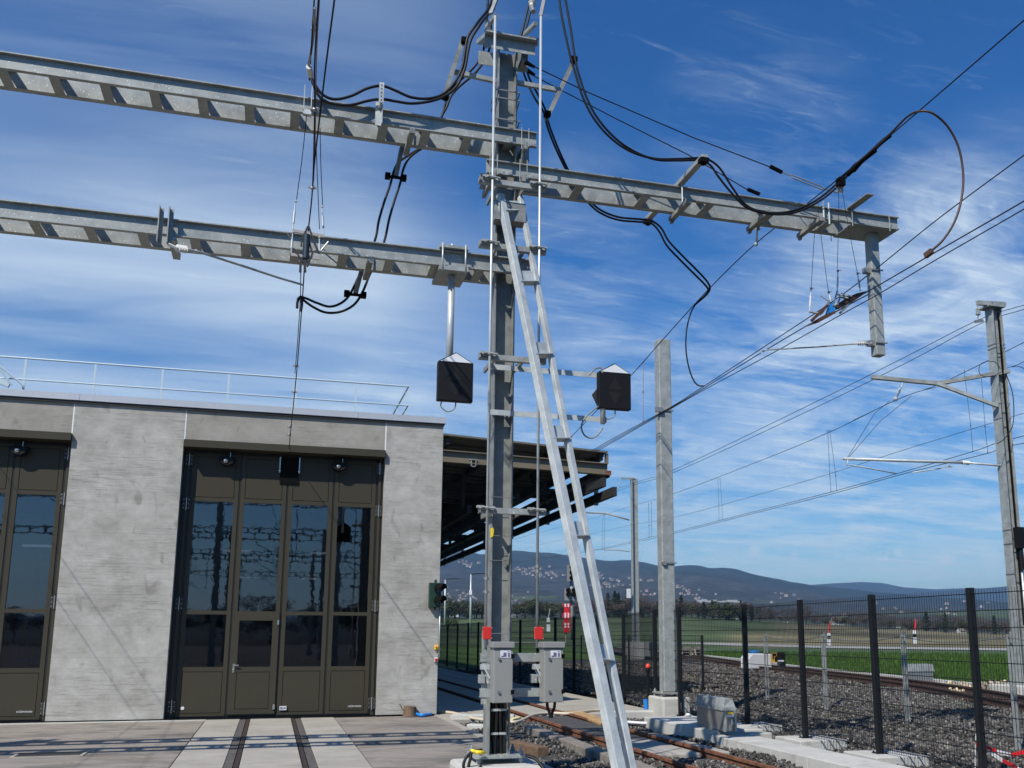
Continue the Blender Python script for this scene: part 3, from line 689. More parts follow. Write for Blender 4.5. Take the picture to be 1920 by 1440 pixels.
def door(dx, label, left=False):
    d = thing('folding_door', label, 'door', (dx, YD, 0), 'folding doors of the depot')
    for i in range(4): leaf(dx, i, d)
    g = MB()
    for i in range(5):
        x = LE[i]+dx; g.box(x-.02, x+.02, YD+.012, YD+.05, zb, z4)
    g.box(-1.96+dx, LE[0]-.0+dx, YD-.01, YD+.12, 0, 5.66); g.box(LE[4]+dx+.02, 2.235+dx, YD-.01, YD+.12, 0, 5.66)
    g.box(LE[0]+dx, LE[4]+dx, YD+.03, YD+.12, z4, 5.66); g.box(LE[0]+dx, LE[4]+dx, YD+.02, YD+.07, .005, zb)
    g.build('rubber_gasket', M['gasket'], d)
    s = MB(); s.box(LE[4]+dx+.03, LE[4]+dx+.085, YD-.03, YD-.012, .02, 5.6); s.box(LE[0]+dx-.085, LE[0]+dx-.03, YD-.03, YD-.012, .02, 5.6); s.build('side_profile', M['door'], d)
    hd = MB(); hd.box(-1.955+dx, 2.225+dx, YF-.10, YF+.26, ZL-.155, ZL-.002); hd.build('head_profile', M['door'], d)
    for zc in (5.34, 4.40, 2.32, .26):
        for sx in (LE[0]+dx-.05, LE[4]+dx+.05):
            h = MB(); h.tube([(sx, YD-.05, zc-.13), (sx, YD-.05, zc+.13)], .010, 6)
            for ox in (-.05, .05):
                for oz in (-.09, 0, .09): h.ball((sx+ox, YD-.045, zc+oz), .013, 6, 4)
                
            hh = h.build('hinge', M['chrome'], d)
            h = MB(); h.box(sx-.08, sx+.08, YD-.042, YD-.034, zc-.12, zc+.12); h.build('hinge_plate', M['darksteel'], hh)
    for i, cx in enumerate((LE[1]-.28, LE[3]+.10)):
        f = MB(); cx += dx
        f.prism([(cx-.17, YD-.20, 5.42), (cx+.17, YD-.20, 5.42), (cx+.13, YD-.20, 5.28), (cx+.04, YD-.20, 5.23), (cx-.08, YD-.20, 5.24), (cx-.16, YD-.20, 5.30)], (0, .19, 0))
        h = f.build('door_sensor', M['blackplastic'], d, bevel=.02)
        q = MB(); q.ball((cx-.03, YD-.20, 5.33), .05, 10, 6, (1, .6, 1)); q.box(cx+.05, cx+.06, YD-.15, YD-.14, 5.42, 5.52); q.build('sensor_lens', M['chrome'], h)
    return d
d0 = door(0, 'olive brown folding door in the middle of the facade with a small walk-through door')
d1 = door(-6.33, 'olive brown folding door at the left edge of the photo')
# notch for the overhead wire
b = MB(); b.box(.01, .40, YD-.028, YD-.003, 4.92, 5.50); b.build('wire_opening', M['black'], d0)
b = MB()
for x in (0.0, .41): b.box(x-.012, x+.012, YD-.05, YD-.029, 5.15, 5.5); b.ball((x, YD-.05, 5.2), .03, 8, 5)
b.build('opening_latch', M['chrome'], d0)
# walk-through door details
b = MB(); b.box(-.77, .16, YD-.022, YD-.004, .09, 2.16); b2 = MB()
ped = MB(); za, zc = z1+.0, z2-.12
for x0, x1, a, c in ((-.78, -.64, .08, 2.17), (.03, .16, .08, 2.17), (-.64, .03, za-.10, za), (-.64, .03, zc, 2.17), (-.64, .03, .08, .18)): ped.box(x0, x1, YD-.024, YD-.004, a, c)
pd = ped.build('walk_through_door', M['door'], d0)
b = MB(); b.box(-.628, .018, YD-.016, YD-.004, .192, za-.112); b.build('lower_panel', M['door'], pd)
b = MB(); b.box(-.64, .03, YD-.009, YD-.003, .18, za-.10); b.build('panel_groove', M['doorline'], pd)
b = MB(); b.box(-.64, .03, YD-.010, YD-.004, za, zc); b.build('window_pane', M['glass'], pd)
b = MB(); b.tube([(-.70, YD-.024, 1.07), (-.70, YD-.07, 1.07), (-.60, YD-.07, 1.07)], .012, 8); b.box(-.72, -.68, YD-.034, YD-.024, .92, 1.10); b.ball((-.70, YD-.045, .98), .018, 8, 5); b.build('door_handle', M['chrome'], pd)
b = MB(); 
for z in (1.95, .22): b.box(.12, .16, YD-.05, YD-.024, z-.05, z+.05)
b.build('hinge', M['chrome'], pd)
b = MB(); b.box(.26, .40, YD-.03, YD-.004, .15, .23)
s1 = b.build('white_sticker', M['sticker'], d0)
b = MB(); b.box(.275, .31, YD-.032, YD-.0301, .165, .215); b.box(.35, .385, YD-.032, YD-.0301, .175, .21); b.box(.32, .34, YD-.032, YD-.0301, .165, .205); b.build('sticker_print', M['stickerink'], s1)
b = MB(); b.tube([(-1.64, YD-.006, .22), (-1.64, YD-.003, .22)], .035, 14); b.build('round_sticker', M['sticker'], d0)
def text(name, body, loc, size, m, parent=None, rot=(math.pi/2, 0, 0), ext=.002):
    cu = bpy.data.curves.new(name, 'FONT'); cu.body = body; cu.size = size; cu.extrude = ext; cu.align_x = 'CENTER'; cu.align_y = 'CENTER'; cu.materials.append(m)
    o = bpy.data.objects.new(name, cu); C.objects.link(o); base = BASE[parent.name] if parent else Vector((0, 0, 0)); o.location = Vector(loc)-base; o.rotation_euler = rot
    if parent: o.parent = parent
    return o
for dd, xo in ((d0, 1.80), (d1, 1.80-6.33)): text('maker_lettering', 'HÖRMANN', (xo, YD-.008, .20), .055, M['sticker'], dd)
# flexible: interior blue lift seen in the left door
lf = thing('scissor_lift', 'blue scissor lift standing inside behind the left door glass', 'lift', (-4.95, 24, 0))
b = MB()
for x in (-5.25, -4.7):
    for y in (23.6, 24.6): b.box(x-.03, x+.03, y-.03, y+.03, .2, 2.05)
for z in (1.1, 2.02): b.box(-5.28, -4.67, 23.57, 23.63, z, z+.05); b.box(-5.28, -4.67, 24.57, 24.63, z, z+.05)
b.box(-5.3, -4.65, 23.5, 24.7, .25, .95); b.build('lift_body', mat('blue_glowing_paint', (.03, .25, .9), .4, emit=((.01, .12, .5), .12)), lf)  # faint glow added to the blue so the body shows inside the hall
b = MB()
for x in (-5.2, -4.75):
    for y in (23.7, 24.5): b.tube([(x-.04, y, .13), (x+.04, y, .13)], .13, 14)
b.build('wheel', M['blackplastic'], lf)

# ---- signal light etc. on the right pier
tl = thing('traffic_light', 'dark green two-lamp light fixed to the corner of the right concrete pier', 'traffic light', (3.45, YF-.1, 2.6))
c = P(817, 1115, Y=YF-.15); X0 = c.x
b = MB(); b.box(X0-.14, X0+.12, YF-.16, YF-.01, c.z-.27, c.z+.26); b.tube([(X0, YF-.09, c.z+.26), (X0, YF-.09, c.z+.33)], .03, 8); b.tube([(X0, YF-.09, c.z-.33), (X0, YF-.09, c.z-.27)], .03, 8); b.build('housing', M['green'], tl, bevel=.012)
for zz_ in (.13, -.13):
    v = MB(); n_ = 12; ring = []
    cx_, cy_ = X0+.03, YF-.16
    dirv = Vector((.75, -.66, 0)).normalized()
    sx_ = Vector((-dirv.y, dirv.x, 0)); vs = []; fs = []
    for k in range(n_+1):
        an = math.radians(-30+240*k/n_); o_ = sx_*math.cos(an)*.105+Vector((0, 0, 1))*math.sin(an)*.105; p0 = Vector((cx_, cy_+.03, c.z+zz_))+o_
        vs += [p0, p0+dirv*(.19 if 0 <= an <= math.pi else .08)]
    for k in range(n_): fs.append((2*k, 2*k+1, 2*k+3, 2*k+2))
    v.add(vs, fs); o = v.build('visor', M['black'], tl); so_ = o.modifiers.new('Solidify', 'SOLIDIFY'); so_.thickness = .008
    q = MB(); p = Vector((cx_+.02, cy_-.0, c.z+zz_)); q.tube([p-dirv*.04, p+dirv*.02], .095, 16); q.build('lens', M['lens'], tl)
for (px, py, m_, cap, lab, cat) in ((819, 1214, 'yellow', 'redplastic', 'small yellow and red emergency button above the round red one on the pier corner', 'emergency button'), (821, 1237, 'redplastic', 'redplastic', 'round red push button with white back plate low on the pier corner', 'push button')):
    q = P(px, py, Y=YF-.05); x = min(q.x, 3.47)
    t = thing('emergency_button', lab, cat, (x, YF, q.z))
    b = MB(); b.box(x-.035, x+.045, YF-.05, YF-.002, q.z-.045, q.z+.045); b.build('button_box', M['yellow'] if m_ == 'yellow' else M['white'], t, bevel=.006)
    b = MB(); b.tube([(x-.0, YF-.05, q.z), (x-.0, YF-.085, q.z)], [.025, .036] if m_ != 'yellow' else [.02, .022], 12); b.ball((x, YF-.09, q.z), .036 if m_ != 'yellow' else .02, 10, 6, (1, .6, 1)); b.build('push_knob', M['redplastic'], t)
b = MB(); b.tube([(3.535, YF-.02, 1.2), (3.535, YF-.02, 2.3)], .015, 8); tag(b.build('conduit', M['pipe'], smooth=True), 'thin grey conduit running up the corner of the concrete pier', 'conduit')
# stump and blue hose
q = P(768, 1343, Z=0)
t = thing('wood_stump', 'small round weathered timber offcut with bent wire below the right pier', 'stump', (q.x, q.y, 0))
b = MB(); b.tube([(q.x, q.y, 0), (q.x, q.y, .10), (q.x+.01, q.y, .21)], [.15, .135, .13], 14); b.build('wood_block', M['wood'], t, bevel=.008)
b = MB(); b.tube([(q.x-.11, q.y, .12), (q.x-.17, q.y, .16), (q.x-.19, q.y, .22), (q.x-.22, q.y, .25)], .008, 6); b.build('bent_wire', M['black'], t)
h = [P(779, 1338, Z=.05), P(790, 1341, Z=.04), P(800, 1340, Z=.04), P(808, 1339, Z=.03)]
b = MB(); b.tube(spline(h), .035, 8); tag(b.build('blue_hose', M['bluepl'], smooth=True), 'short piece of bright blue hose lying beside the round timber offcut', 'hose')

# ---- canopy on the right side of the depot
can = thing('side_canopy', 'dark corrugated side canopy with brown steel edge beam over the covered tracks', 'canopy', (3.6, 24.2, 0))
YC = 24.55; XO = 8.6; Y2 = 74
zi = lambda x: 6.84+(6.62-6.84)*(x-4)/(XO-4)
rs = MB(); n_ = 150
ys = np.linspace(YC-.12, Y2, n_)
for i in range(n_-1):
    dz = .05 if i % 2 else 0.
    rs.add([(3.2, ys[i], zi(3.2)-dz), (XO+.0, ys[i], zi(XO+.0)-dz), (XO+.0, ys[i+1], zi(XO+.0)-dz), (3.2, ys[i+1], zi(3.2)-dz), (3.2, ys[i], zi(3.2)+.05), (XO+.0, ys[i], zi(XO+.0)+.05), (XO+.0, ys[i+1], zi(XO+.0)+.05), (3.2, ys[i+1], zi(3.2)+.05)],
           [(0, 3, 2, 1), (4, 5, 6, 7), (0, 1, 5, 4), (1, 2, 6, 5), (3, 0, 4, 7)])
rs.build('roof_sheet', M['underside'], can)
bm_ = MB()
def ibeam_x(m, x0, x1, y, zt, h, w):
    m.bar((x0, y, zt(x0)-.012), (x1, y, zt(x1)-.012), w, .024); m.bar((x0, y, zt(x0)-h+.012), (x1, y, zt(x1)-h+.012), w, .024); m.bar((x0, y, zt(x0)-h/2), (x1, y, zt(x1)-h/2), .014, h-.05)
ibeam_x(bm_, 3.3, XO+.02, YC, lambda x: zi(x)-.36 if False else (6.46+(6.34-6.46)*(x-4)/(XO-4)), .32, .2)
bm_.prism([(7.0, YC-.05, 6.38), (7.2, YC-.05, 6.38), (7.14, YC-.05, 6.62), (7.06, YC-.05, 6.62)], (0, .1, 0)); bm_.box(XO-.03, XO+.03, YC-.08, YC+.08, 6.32, 6.6)
bm_.build('edge_beam', M['brownbeam'], can)
ib = MB(); y = YC+5
while y < Y2: ibeam_x(ib, 3.3, XO+.02, y, lambda x: 6.46+(6.34-6.46)*(x-4)/(XO-4), .32, .2); y += 5
for x in (4.2, 5.6, 7.1, 8.45): ib.box(x-.05, x+.05, YC, Y2, zi(x)-.2, zi(x)-.02)
ib.build('purlin', M['darksteel'], can)
go = MB()
go.box(XO-.06, XO+.06, 23.9, Y2, 5.36, 5.60); go.box(XO-.55, XO-.45, 23.3, Y2, 5.50, 5.74); go.box(XO+.10, XO+.13, YC+.1, Y2, 5.98, 6.10); go.box(XO-.2, XO+.0, YC, Y2, 6.05, 6.2)
each(go, 'long_girder', M['darksteel'], can)
hg = MB(); y = YC+.9
while y < Y2: hg.box(XO-.05, XO+.05, y-.05, y+.05, 5.3, 6.4); hg.prism([(XO-.04, y+.05, 6.38), (XO-.04, y+.4, 6.38), (XO-.04, y+.05, 6.05)], (.08, 0, 0)); y += 5
each(hg, 'hanger', M['galv_dull'], can, n=2)
inr = MB()
for x, z in ((4.5, 5.5), (5.2, 5.1), (6.6, 5.5), (7.4, 5.9)): inr.box(x-.06, x+.06, YC+2, Y2, z, z+.22)
y = YC+3
while y < Y2:
    for x in (4.5, 5.2, 6.6): inr.box(x-.05, x+.05, y-.05, y+.05, 5.2, 6.4)
    y += 5
inr.build('catwalk_frame', M['darksteel'], can)
for i, (px, py) in enumerate(((887, 872), (890, 900))):
    pass
b = MB(); q = P(1003, 893, Y=YC+1.2); b.tube([q+Vector((0, -.12, 0)), q+Vector((0, .1, 0))], .14, 14); b.box(q.x-.02, q.x+.02, q.y-.02, q.y+.02, q.z, 6.3); b.build('flood_lamp', M['blackplastic'], can)
b = MB(); q = P(887, 866, Y=YC-.02)
for (x0, x1, z0, z1_) in ((-.07, -.05, -.14, .05), (.05, .07, -.14, .05), (-.07, .07, -.14, -.12), (-.1, .1, .04, .06)): b.box(q.x+x0, q.x+x1, q.y-.08, q.y+.05, q.z+z0, q.z+z1_)
b.build('bracket', M['galv'], can)
b = MB(); q = P(1130, 893, X=XO); b.box(XO-.05, XO+.12, YC-.05, YC+.25, 6.02, 6.14); b.build('end_clamp', M['rust'], can)
# ------------------------------------------------------------------ main mast (H section) on its foundation
MX, MY = 2.73, 11.95; HW = .135
mast = thing('catenary_mast', 'tall galvanised H-section mast carrying the crossbeams, grey cabinets at its foot', 'mast', (MX, MY, 0))
b = MB()
zb_, zt_ = .28, 9.72
b.box(MX-HW, MX-HW+.016, MY-.155, MY+.155, zb_, zt_); b.box(MX+HW-.016, MX+HW, MY-.155, MY+.155, zb_, zt_); b.box(MX-HW+.016, MX+HW-.016, MY-.006, MY+.006, zb_, zt_)
b.build('column', M['galv_dull'], mast)
b = MB(); b.prism([(MX-.50, MY-.50, -.3), (MX+.50, MY-.50, -.3), (MX+.50, MY+.45, -.3), (MX-.50, MY+.45, -.3)], (0, 0, .48)); b.build('foundation', M['castconc'], mast, bevel=.05)
b = MB(); b.box(MX-.31, MX+.31, MY-.27, MY+.27, .245, .28); b.build('base_plate', M['galv'], mast, bevel=.004)
for sx in (-.26, .26):
    for sy in (-.21, .21):
        n = MB(); x, y = MX+sx, MY+sy; n.tube([(x, y, .17), (x, y, .36)], .014, 8); n.tube([(x, y, .281), (x, y, .32)], .032, 6); n.tube([(x, y, .20), (x, y, .243)], .032, 6); n.build('anchor_bolt', M['galv'], mast)
b = MB()
for x, r, x2, y_ in ((-.075, .027, -.03, -.06), (-.02, .024, -.035, -.08), (.035, .027, .05, -.07), (.075, .02, .03, -.05), (.0, .02, .07, -.04)): b.tube(spline([(MX+x2, MY+y_, .25), (MX+x2*.6+x*.4, MY+y_, .42), (MX+x, MY+y_, .58), (MX+x*.9, MY+y_, .8), (MX+x2, MY+y_, 1.1)]), r, 8)
b.build('cable_bundle', M['cable'], mast, smooth=True)
for z in (.52, .80):
    b = MB(); b.box(MX-.09, MX+.0, MY-.105, MY-.09, z-.014, z+.014); b.box(MX+.01, MX+.10, MY-.105, MY-.09, z-.014, z+.014); b.build('cable_clamp', M['pipe'], mast)
for z in (9.05, 8.93, 8.62): # round straps
    b = MB(); b.tube([(MX-.17, MY+.1, z-.06), (MX-.17, MY-.17, z), (MX+.17, MY-.17, z), (MX+.17, MY+.1, z-.06)], .012, 6); b.build('strap', M['bolt'], mast)
hd = MB(); ya = MY-.20
hd.box(2.385, 3.10, ya-.012, ya, 9.63, 9.83); hd.box(2.385, 3.10, ya-.10, ya-.012, 9.81, 9.83); hd.box(2.385, 3.10, MY+.2, MY+.212, 9.63, 9.83)
each(hd, 'head_plate', M['galv'], mast)
for x, z in ((2.56, 9.72), (2.56, 9.66), (2.80, 9.74), (2.80, 9.67)):
    pass
up = MB()
for x in (2.47, 3.03):
    up.bar((x, ya-.08, 9.83), (x+.02, ya+.9, 10.3), .09, .06); up.bar((x+.1, ya-.04, 9.83), (x+.12, ya+.9, 10.28), .02, .1)
    up.bar((x, ya-.3, 9.92), (x, ya+.3, 10.15), .05, .05)
up.build('switch_frame', M['galv'], mast)
yt = MB(); q = P(922, 998, Y=MY-.17); yt.prism([(MX-.15, MY-.165, q.z-.07), (MX-.115, MY-.165, q.z-.05), (MX-.105, MY-.165, q.z+.02), (MX-.115, MY-.165, q.z+.06), (MX-.15, MY-.165, q.z+.05)], (0, .008, 0)); yt.build('yellow_tag', M['yellow'], mast)
for z in (3.42, 2.93, 2.62, 1.72):
    b = MB(); b.tube([(MX-.16, MY-.16, z), (MX+.16, MY-.16, z)], .004, 5); b.build('strap_wire', M['bolt'], mast)

# ------------------------------------------------------------------ lattice crossbeams of two channels with battens
def gantry(name, label, x0, x1, z0, z1, ya, yb, bat_x, bw, mname='galv', endcap=True):
    """channels back to back with a gap; battens at bat_x top and bottom"""
    t = thing(name, label, 'crossbeam', (x0, ya, z0))
    b = MB(); b.channelx(x0, x1, ya, z0+.02, z1, -1, fl=.055); b.build('front_channel', M[mname], t)
    b = MB(); b.channelx(x0, x1, yb, z0+.02, z1, 1); b.build('rear_channel', M[mname], t)
    b = MB()
    for x in bat_x: b.box(x-bw/2, x+bw/2, ya+.008, yb-.008, z0+.022, z0+.032)
    each(b, 'batten', M[mname], t)
    b = MB()
    for x in bat_x: b.box(x-bw/2, x+bw/2, ya+.008, yb-.008, z1-.014, z1-.004)
    each(b, 'batten', M[mname], t)
    return t
YA, YB = 11.76, 12.14
def zrow(px, py, y): return P(px, py, Y=y).z
ztu = zrow(500, 164, YA-.085); zbu = zrow(500, 204, YA-.085)
pxs_u = [P(px, 0, Y=YA).x for px in ()]
def bats(pa, pb, py, n0, n1, yy, zz):
    xa = P(pa, py, Y=yy).x; xb = P(pb, py, Y=yy).x; d = xb-xa; return [xa+d*k for k in range(n0, n1)]
U_z1 = P(0, 92, Y=YA-.085).z; U_z0 = U_z1-.235
L_z1 = P(0, 371, Y=YA-.085).z; L_z0 = L_z1-.235
R_z1 = P(1300, 350, Y=YA-.085).z; R_z0 = R_z1-.215
ub = gantry('crossbeam', 'upper left galvanised crossbeam running from the mast to the left edge', -10.2, 3.13, U_z0, U_z1, YA, YB, [x for x in bats(293, 383, 175, -14, 9, 11.95, 0) if x < 3.0], .115)
lb = gantry('crossbeam', 'lower left galvanised crossbeam, the one carrying the hanging signal box', -10.2, 3.06, L_z0, L_z1, YA, YB, [x for x in bats(172, 272, 432, -10, 9, 11.95, 0) if x < 2.95], .115)
rb = gantry('crossbeam', 'right galvanised crossbeam ending in a hanging square post', 2.44, 8.83, R_z0, R_z1, YA, YB, [x for x in bats(1204, 1322, 385, -2, 5, 11.95, 0) if x > 2.9 and x < 8.3], .12)
b = MB(); b.box(8.0, 8.80, YA-.08, YB+.08, R_z0-.004, R_z0+.006); b.build('end_plate', M['galv'], rb)
for x in (7.98, 8.62):
    b = MB(); b.tube([(x, YA-.10, R_z0-.06), (x, YA-.10, R_z1+.02)], .006, 6); b.tube([(x, YB+.10, R_z0-.06), (x, YB+.10, R_z1+.02)], .006, 6); b.build('u_bolt', M['galv'], rb)
# second mast off the left edge that carries the beams
m2 = thing('catenary_mast', 'galvanised H-section mast outside the left edge holding the other beam ends', 'mast', (-9.9, MY, 0))
b = MB(); b.box(-10.05, -10.034, MY-.155, MY+.155, 0, 9.3); b.box(-9.766, -9.75, MY-.155, MY+.155, 0, 9.3); b.box(-10.034, -9.766, MY-.006, MY+.006, 0, 9.3); b.build('column', M['galv_dull'], m2)
# joints at the mast
def brk(x, y0, y1, z, parent, w=.05, h=.08, nm='beam_bracket', mm='galv_dull'):
    b = MB(); b.box(x-w/2, x+w/2, y0, y1, z-h, z); b.tube([(x-w, y0+.03, z-h), (x-w, y0+.03, z+.24)], .006, 6); b.tube([(x+w, y0+.03, z-h), (x+w, y0+.03, z+.24)], .006, 6); return b.build(nm, M[mm], parent)
for t, z0 in ((ub, U_z0), (lb, L_z0)):
    brk(2.95, YA-.14, YB+.14, z0, t)
    b = MB(); b.prism([(2.93, YA-.1, z0), (2.93, YA+.05, z0-.24), (2.93, YA+.2, z0)], (.02, 0, 0)); b.build('gusset', M['galv'], t)
brk(2.52, YA-.14, YB+.14, R_z0, rb); brk(2.93, YA-.14, YB+.14, R_z0, rb)
# hanging square post at the end of the right beam
hp = thing('hanging_post', 'square galvanised post hanging from the tip of the right crossbeam', 'post', (8.4, MY, R_z0))
qa = P(1634, 430, Y=MY); qb = P(1646, 668, Y=MY); hx = (qa.x+qb.x)/2; s_ = .075
b = MB(); b.box(hx-s_, hx+s_, MY-s_, MY+s_, qb.z, R_z0); b.build('square_tube', M['galv'], hp, bevel=.012)
for py in (510, 645):
    q = P(1640, py, Y=MY); b = MB(); b.box(hx-s_-.02, hx+s_+.03, MY-s_-.02, MY-s_-.002, q.z-.01, q.z+.01); b.box(hx-s_-.02, hx+s_+.03, MY+s_+.002, MY+s_+.02, q.z-.01, q.z+.01); b.box(hx-s_-.10, hx-s_-.0, MY-.04, MY+.04, q.z-.04, q.z+.04); b.build('clamp_band', M['bolt'], hp)

# ------------------------------------------------------------------ steel rods with guide brackets
def rod(px0, py0, px1, py1, y, label):
    a = P(px0, py0, Y=y); c = P(px1, py1, Y=y); x = (a.x+c.x)/2
    t = thing('operating_rod', label, 'rod', (x, y, c.z))
    b = MB(); b.tube([(x, y, c.z), (x, y, a.z)], .017, 10); b.build('steel_tube', M['pipe'], t, smooth=True)
    return t, x
YR = 11.42
ra, xa_ = rod(930, 30, 908, 1215, YR, 'long thin galvanised rod on the left side of the main mast')
rb_, xb_ = rod(1013, 30, 1008, 1215, YR, 'long thin galvanised rod on the right side of the main mast')
for t, x, s in ((ra, xa_, 0), (rb_, xb_, 1)):
    for pz in ((1085, 1110) if s == 0 else (1060, 1070)):
        q = P(912, pz, Y=YR); b = MB(); b.tube([(x, YR, q.z-.02), (x, YR, q.z+.02)], .028, 8); b.box(x-.04, x+.04, YR-.012, YR+.012, q.z-.006, q.z+.006); b.build('coupling', M['bolt'], t)
    q = P(916, 1187, Y=YR-.03)
    b = MB(); b.box(x-.055+.012, x+.055+.012, YR-.05, YR-.03, q.z-.075, q.z+.075); k = b.build('red_cover', M['redplastic'], t, bevel=.01)
    b = MB()
    for sx in (-.04, .065):
        for sz in (-.062, .062): b.ball((x+sx, YR-.052, q.z+sz), .006, 6, 4)
    b.build('cover_screws', M['pipe'], k)
    b = MB(); b.box(x-.05, x+.05, YR-.04, YR+.04, 1.30, 1.36); b.bar((x-.03, YR-.03, 1.36), (x+.05, YR-.05, 1.20), .03, .02); b.bar((x+.0, YR+.03, 1.30), (x+.04, YR-.03, 1.14), .025, .02)
    b.build('lever', M['pipe'], t)
    b = MB(); b.box(x-.07, x+.0, YR-.04, YR+.06, 1.14, 1.24); b.build('lever_box', M['galv'], t, bevel=.006)
for i, py in enumerate((336, 457, 667, 956)):
    z = P(925, py, Y=YR).z
    t = thing('rod_bracket', ['uppermost horizontal bracket guiding both rods, at the right crossbeam', 'second bracket from the top guiding both rods', 'third rod bracket, just above the arms of the right signal box', 'lowest rod bracket, level with the canopy'][i], 'bracket', (2.77, YR, z))
    x0 = P(898, py, Y=YR+.06).x; x1 = P(1024, py, Y=YR+.06).x
    b = MB(); b.box(x0, x1, YR+.05, YR+.062, z-.035, z+.035); b.box(x0, x1, YR+.062, YR+.12, z-.035, z-.025); b.box(x0, x0+.01, YR+.0, YR+.1, z-.03, z+.04); b.build('angle_arm', M['galv'], t)
    b = MB(); b.box(MX-.2, MX-.17, YR+.06, MY+.2, z-.03, z+.03); b.box(MX+.17, MX+.2, YR+.06, MY+.2, z-.03, z+.03); each(b, 'mast_strap', M['galv_dull'], t)
    for x in (xa_, xb_):
        b = MB(); b.box(x-.11, x+.10, YR+.015, YR+.048, z+.0, z+.045); b.box(x-.03, x+.03, YR-.03, YR+.03, z+.01, z+.035); b.tube([(x-.09, YR-.02, z+.022), (x-.09, YR+.07, z+.022)], .016, 6); b.tube([(x+.09, YR-.02, z+.022), (x+.09, YR+.07, z+.022)], .016, 6); b.box(x-.13, x-.04, YR-.01, YR+.04, z+.02, z+.05); b.tube([(x-.06, YR-.02, z+.03), (x+.08, YR-.025, z+.015)], .012, 6)
        b.build('rod_clamp', M['galv'], t, bevel=.003)
# ------------------------------------------------------------------ cabinets
def cabinet(x0, x1, label, legs):
    t = thing('control_cabinet', label, 'cabinet', ((x0+x1)/2, 11.3, .92), 'grey control cabinets on the mast')
    b = MB(); b.box(x0, x1, 11.20, 11.40, .925, 1.56); b.build('cabinet_body', M['cabinet'], t, bevel=.006)
    b = MB(); b.box(x0+.006, x1-.004, 11.185, 11.1995, .93, 1.54); dr = b.build('cabinet_door', M['cabinet'], t, bevel=.004)
    b = MB(); b.box(x0-.02, x1+.012, 11.16, 11.43, 1.555, 1.625); b.build('cabinet_lid', M['cabinet'], t, bevel=.006)
    for z in (1.05, 1.46):
        b = MB(); b.box(x1-.025, x1+.012, 11.165, 11.1845, z-.024, z+.024); b.build('hinge', M['black'], dr)
        b = MB(); b.tube([(x0+.06, 11.184, z-.03 if z > 1.2 else z), (x0+.06, 11.165, z-.03 if z > 1.2 else z)], .017, 12); b.build('lock', M['chrome'], dr)
    b = MB(); b.box(x0+.075, x0+.20, 11.180, 11.1845, 1.44, 1.525); lb_ = b.build('label_plate', M['sticker'], dr)
    b = MB(); b.box(x0+.11, x0+.145, 11.176, 11.1795, 1.455, 1.50); b.box(x0+.165, x0+.185, 11.176, 11.1795, 1.452, 1.498); b.box(x0+.085, x0+.11, 11.176, 11.1795, 1.452, 1.464); b.box(x0+.16, x0+.185, 11.176, 11.1795, 1.512, 1.516); b.build('printed_marks', M['stickerink'], lb_)
    return t
c1 = cabinet(2.515, 2.745, 'grey control cabinet in front of the mast column, left of the pair', 0)
c2 = cabinet(3.125, 3.36, 'grey control cabinet hanging right of the mast, right of the pair', 1)
ar = thing('cabinet_frame', 'galvanised channels between the two grey cabinets', 'frame', (2.95, 11.5, 1.1))
for z in (1.44, 1.03):
    b = MB(); b.box(2.40, 3.40, 11.41, 11.42, z-.05, z+.05); b.box(2.40, 3.40, 11.42, 11.46, z+.04, z+.05); b.box(2.40, 3.40, 11.42, 11.46, z-.05, z-.04); b.box(2.62, 2.66, 11.46, 11.8, z-.04, z+.04); b.build('cross_channel', M['galv'], ar)
b = MB(); b.box(2.42, 2.49, 11.42, 11.44, .9, 1.75); b.build('side_strip', M['galv'], ar)
b = MB()
for dx in (-.03, .03): b.tube(spline([(3.24+dx*1.6, 11.3, .93), (3.24+dx*1.4, 11.3, .86), (3.24+dx*.6, 11.3, .80), (3.24+dx*.2, 11.3, .74)]), .018, 8)
b.build('cable_tail', M['cable'], c2, smooth=True)
hs = thing('earth_cables', 'black cable loops with yellow sleeves at the left of the mast foot', 'cable', (2.3, 11.6, .2))
b = MB()
for dx in (0, .06): b.tube(spline([(2.48, 11.62, .36), (2.36, 11.58, .35), (2.27+dx, 11.55, .27), (2.25+dx, 11.53, .17), (2.33+dx, 11.5, .12), (2.46, 11.52, .19)]), .018, 8)
b.tube(spline([(3.02, 11.6, .28), (3.12, 11.5, .24), (3.2, 11.4, .12), (3.2, 11.35, .0)]), .02, 8)
each(b, 'cable_loop', M['cable'], hs, smooth=True)
b = MB()
for dx in (0, .045): b.tube([(2.34+dx, 11.575-dx, .355-dx*.2), (2.46+dx, 11.61-dx, .345-dx*.2)], .023, 8)
b.build('yellow_sleeve', M['yellow'], hs, smooth=True)

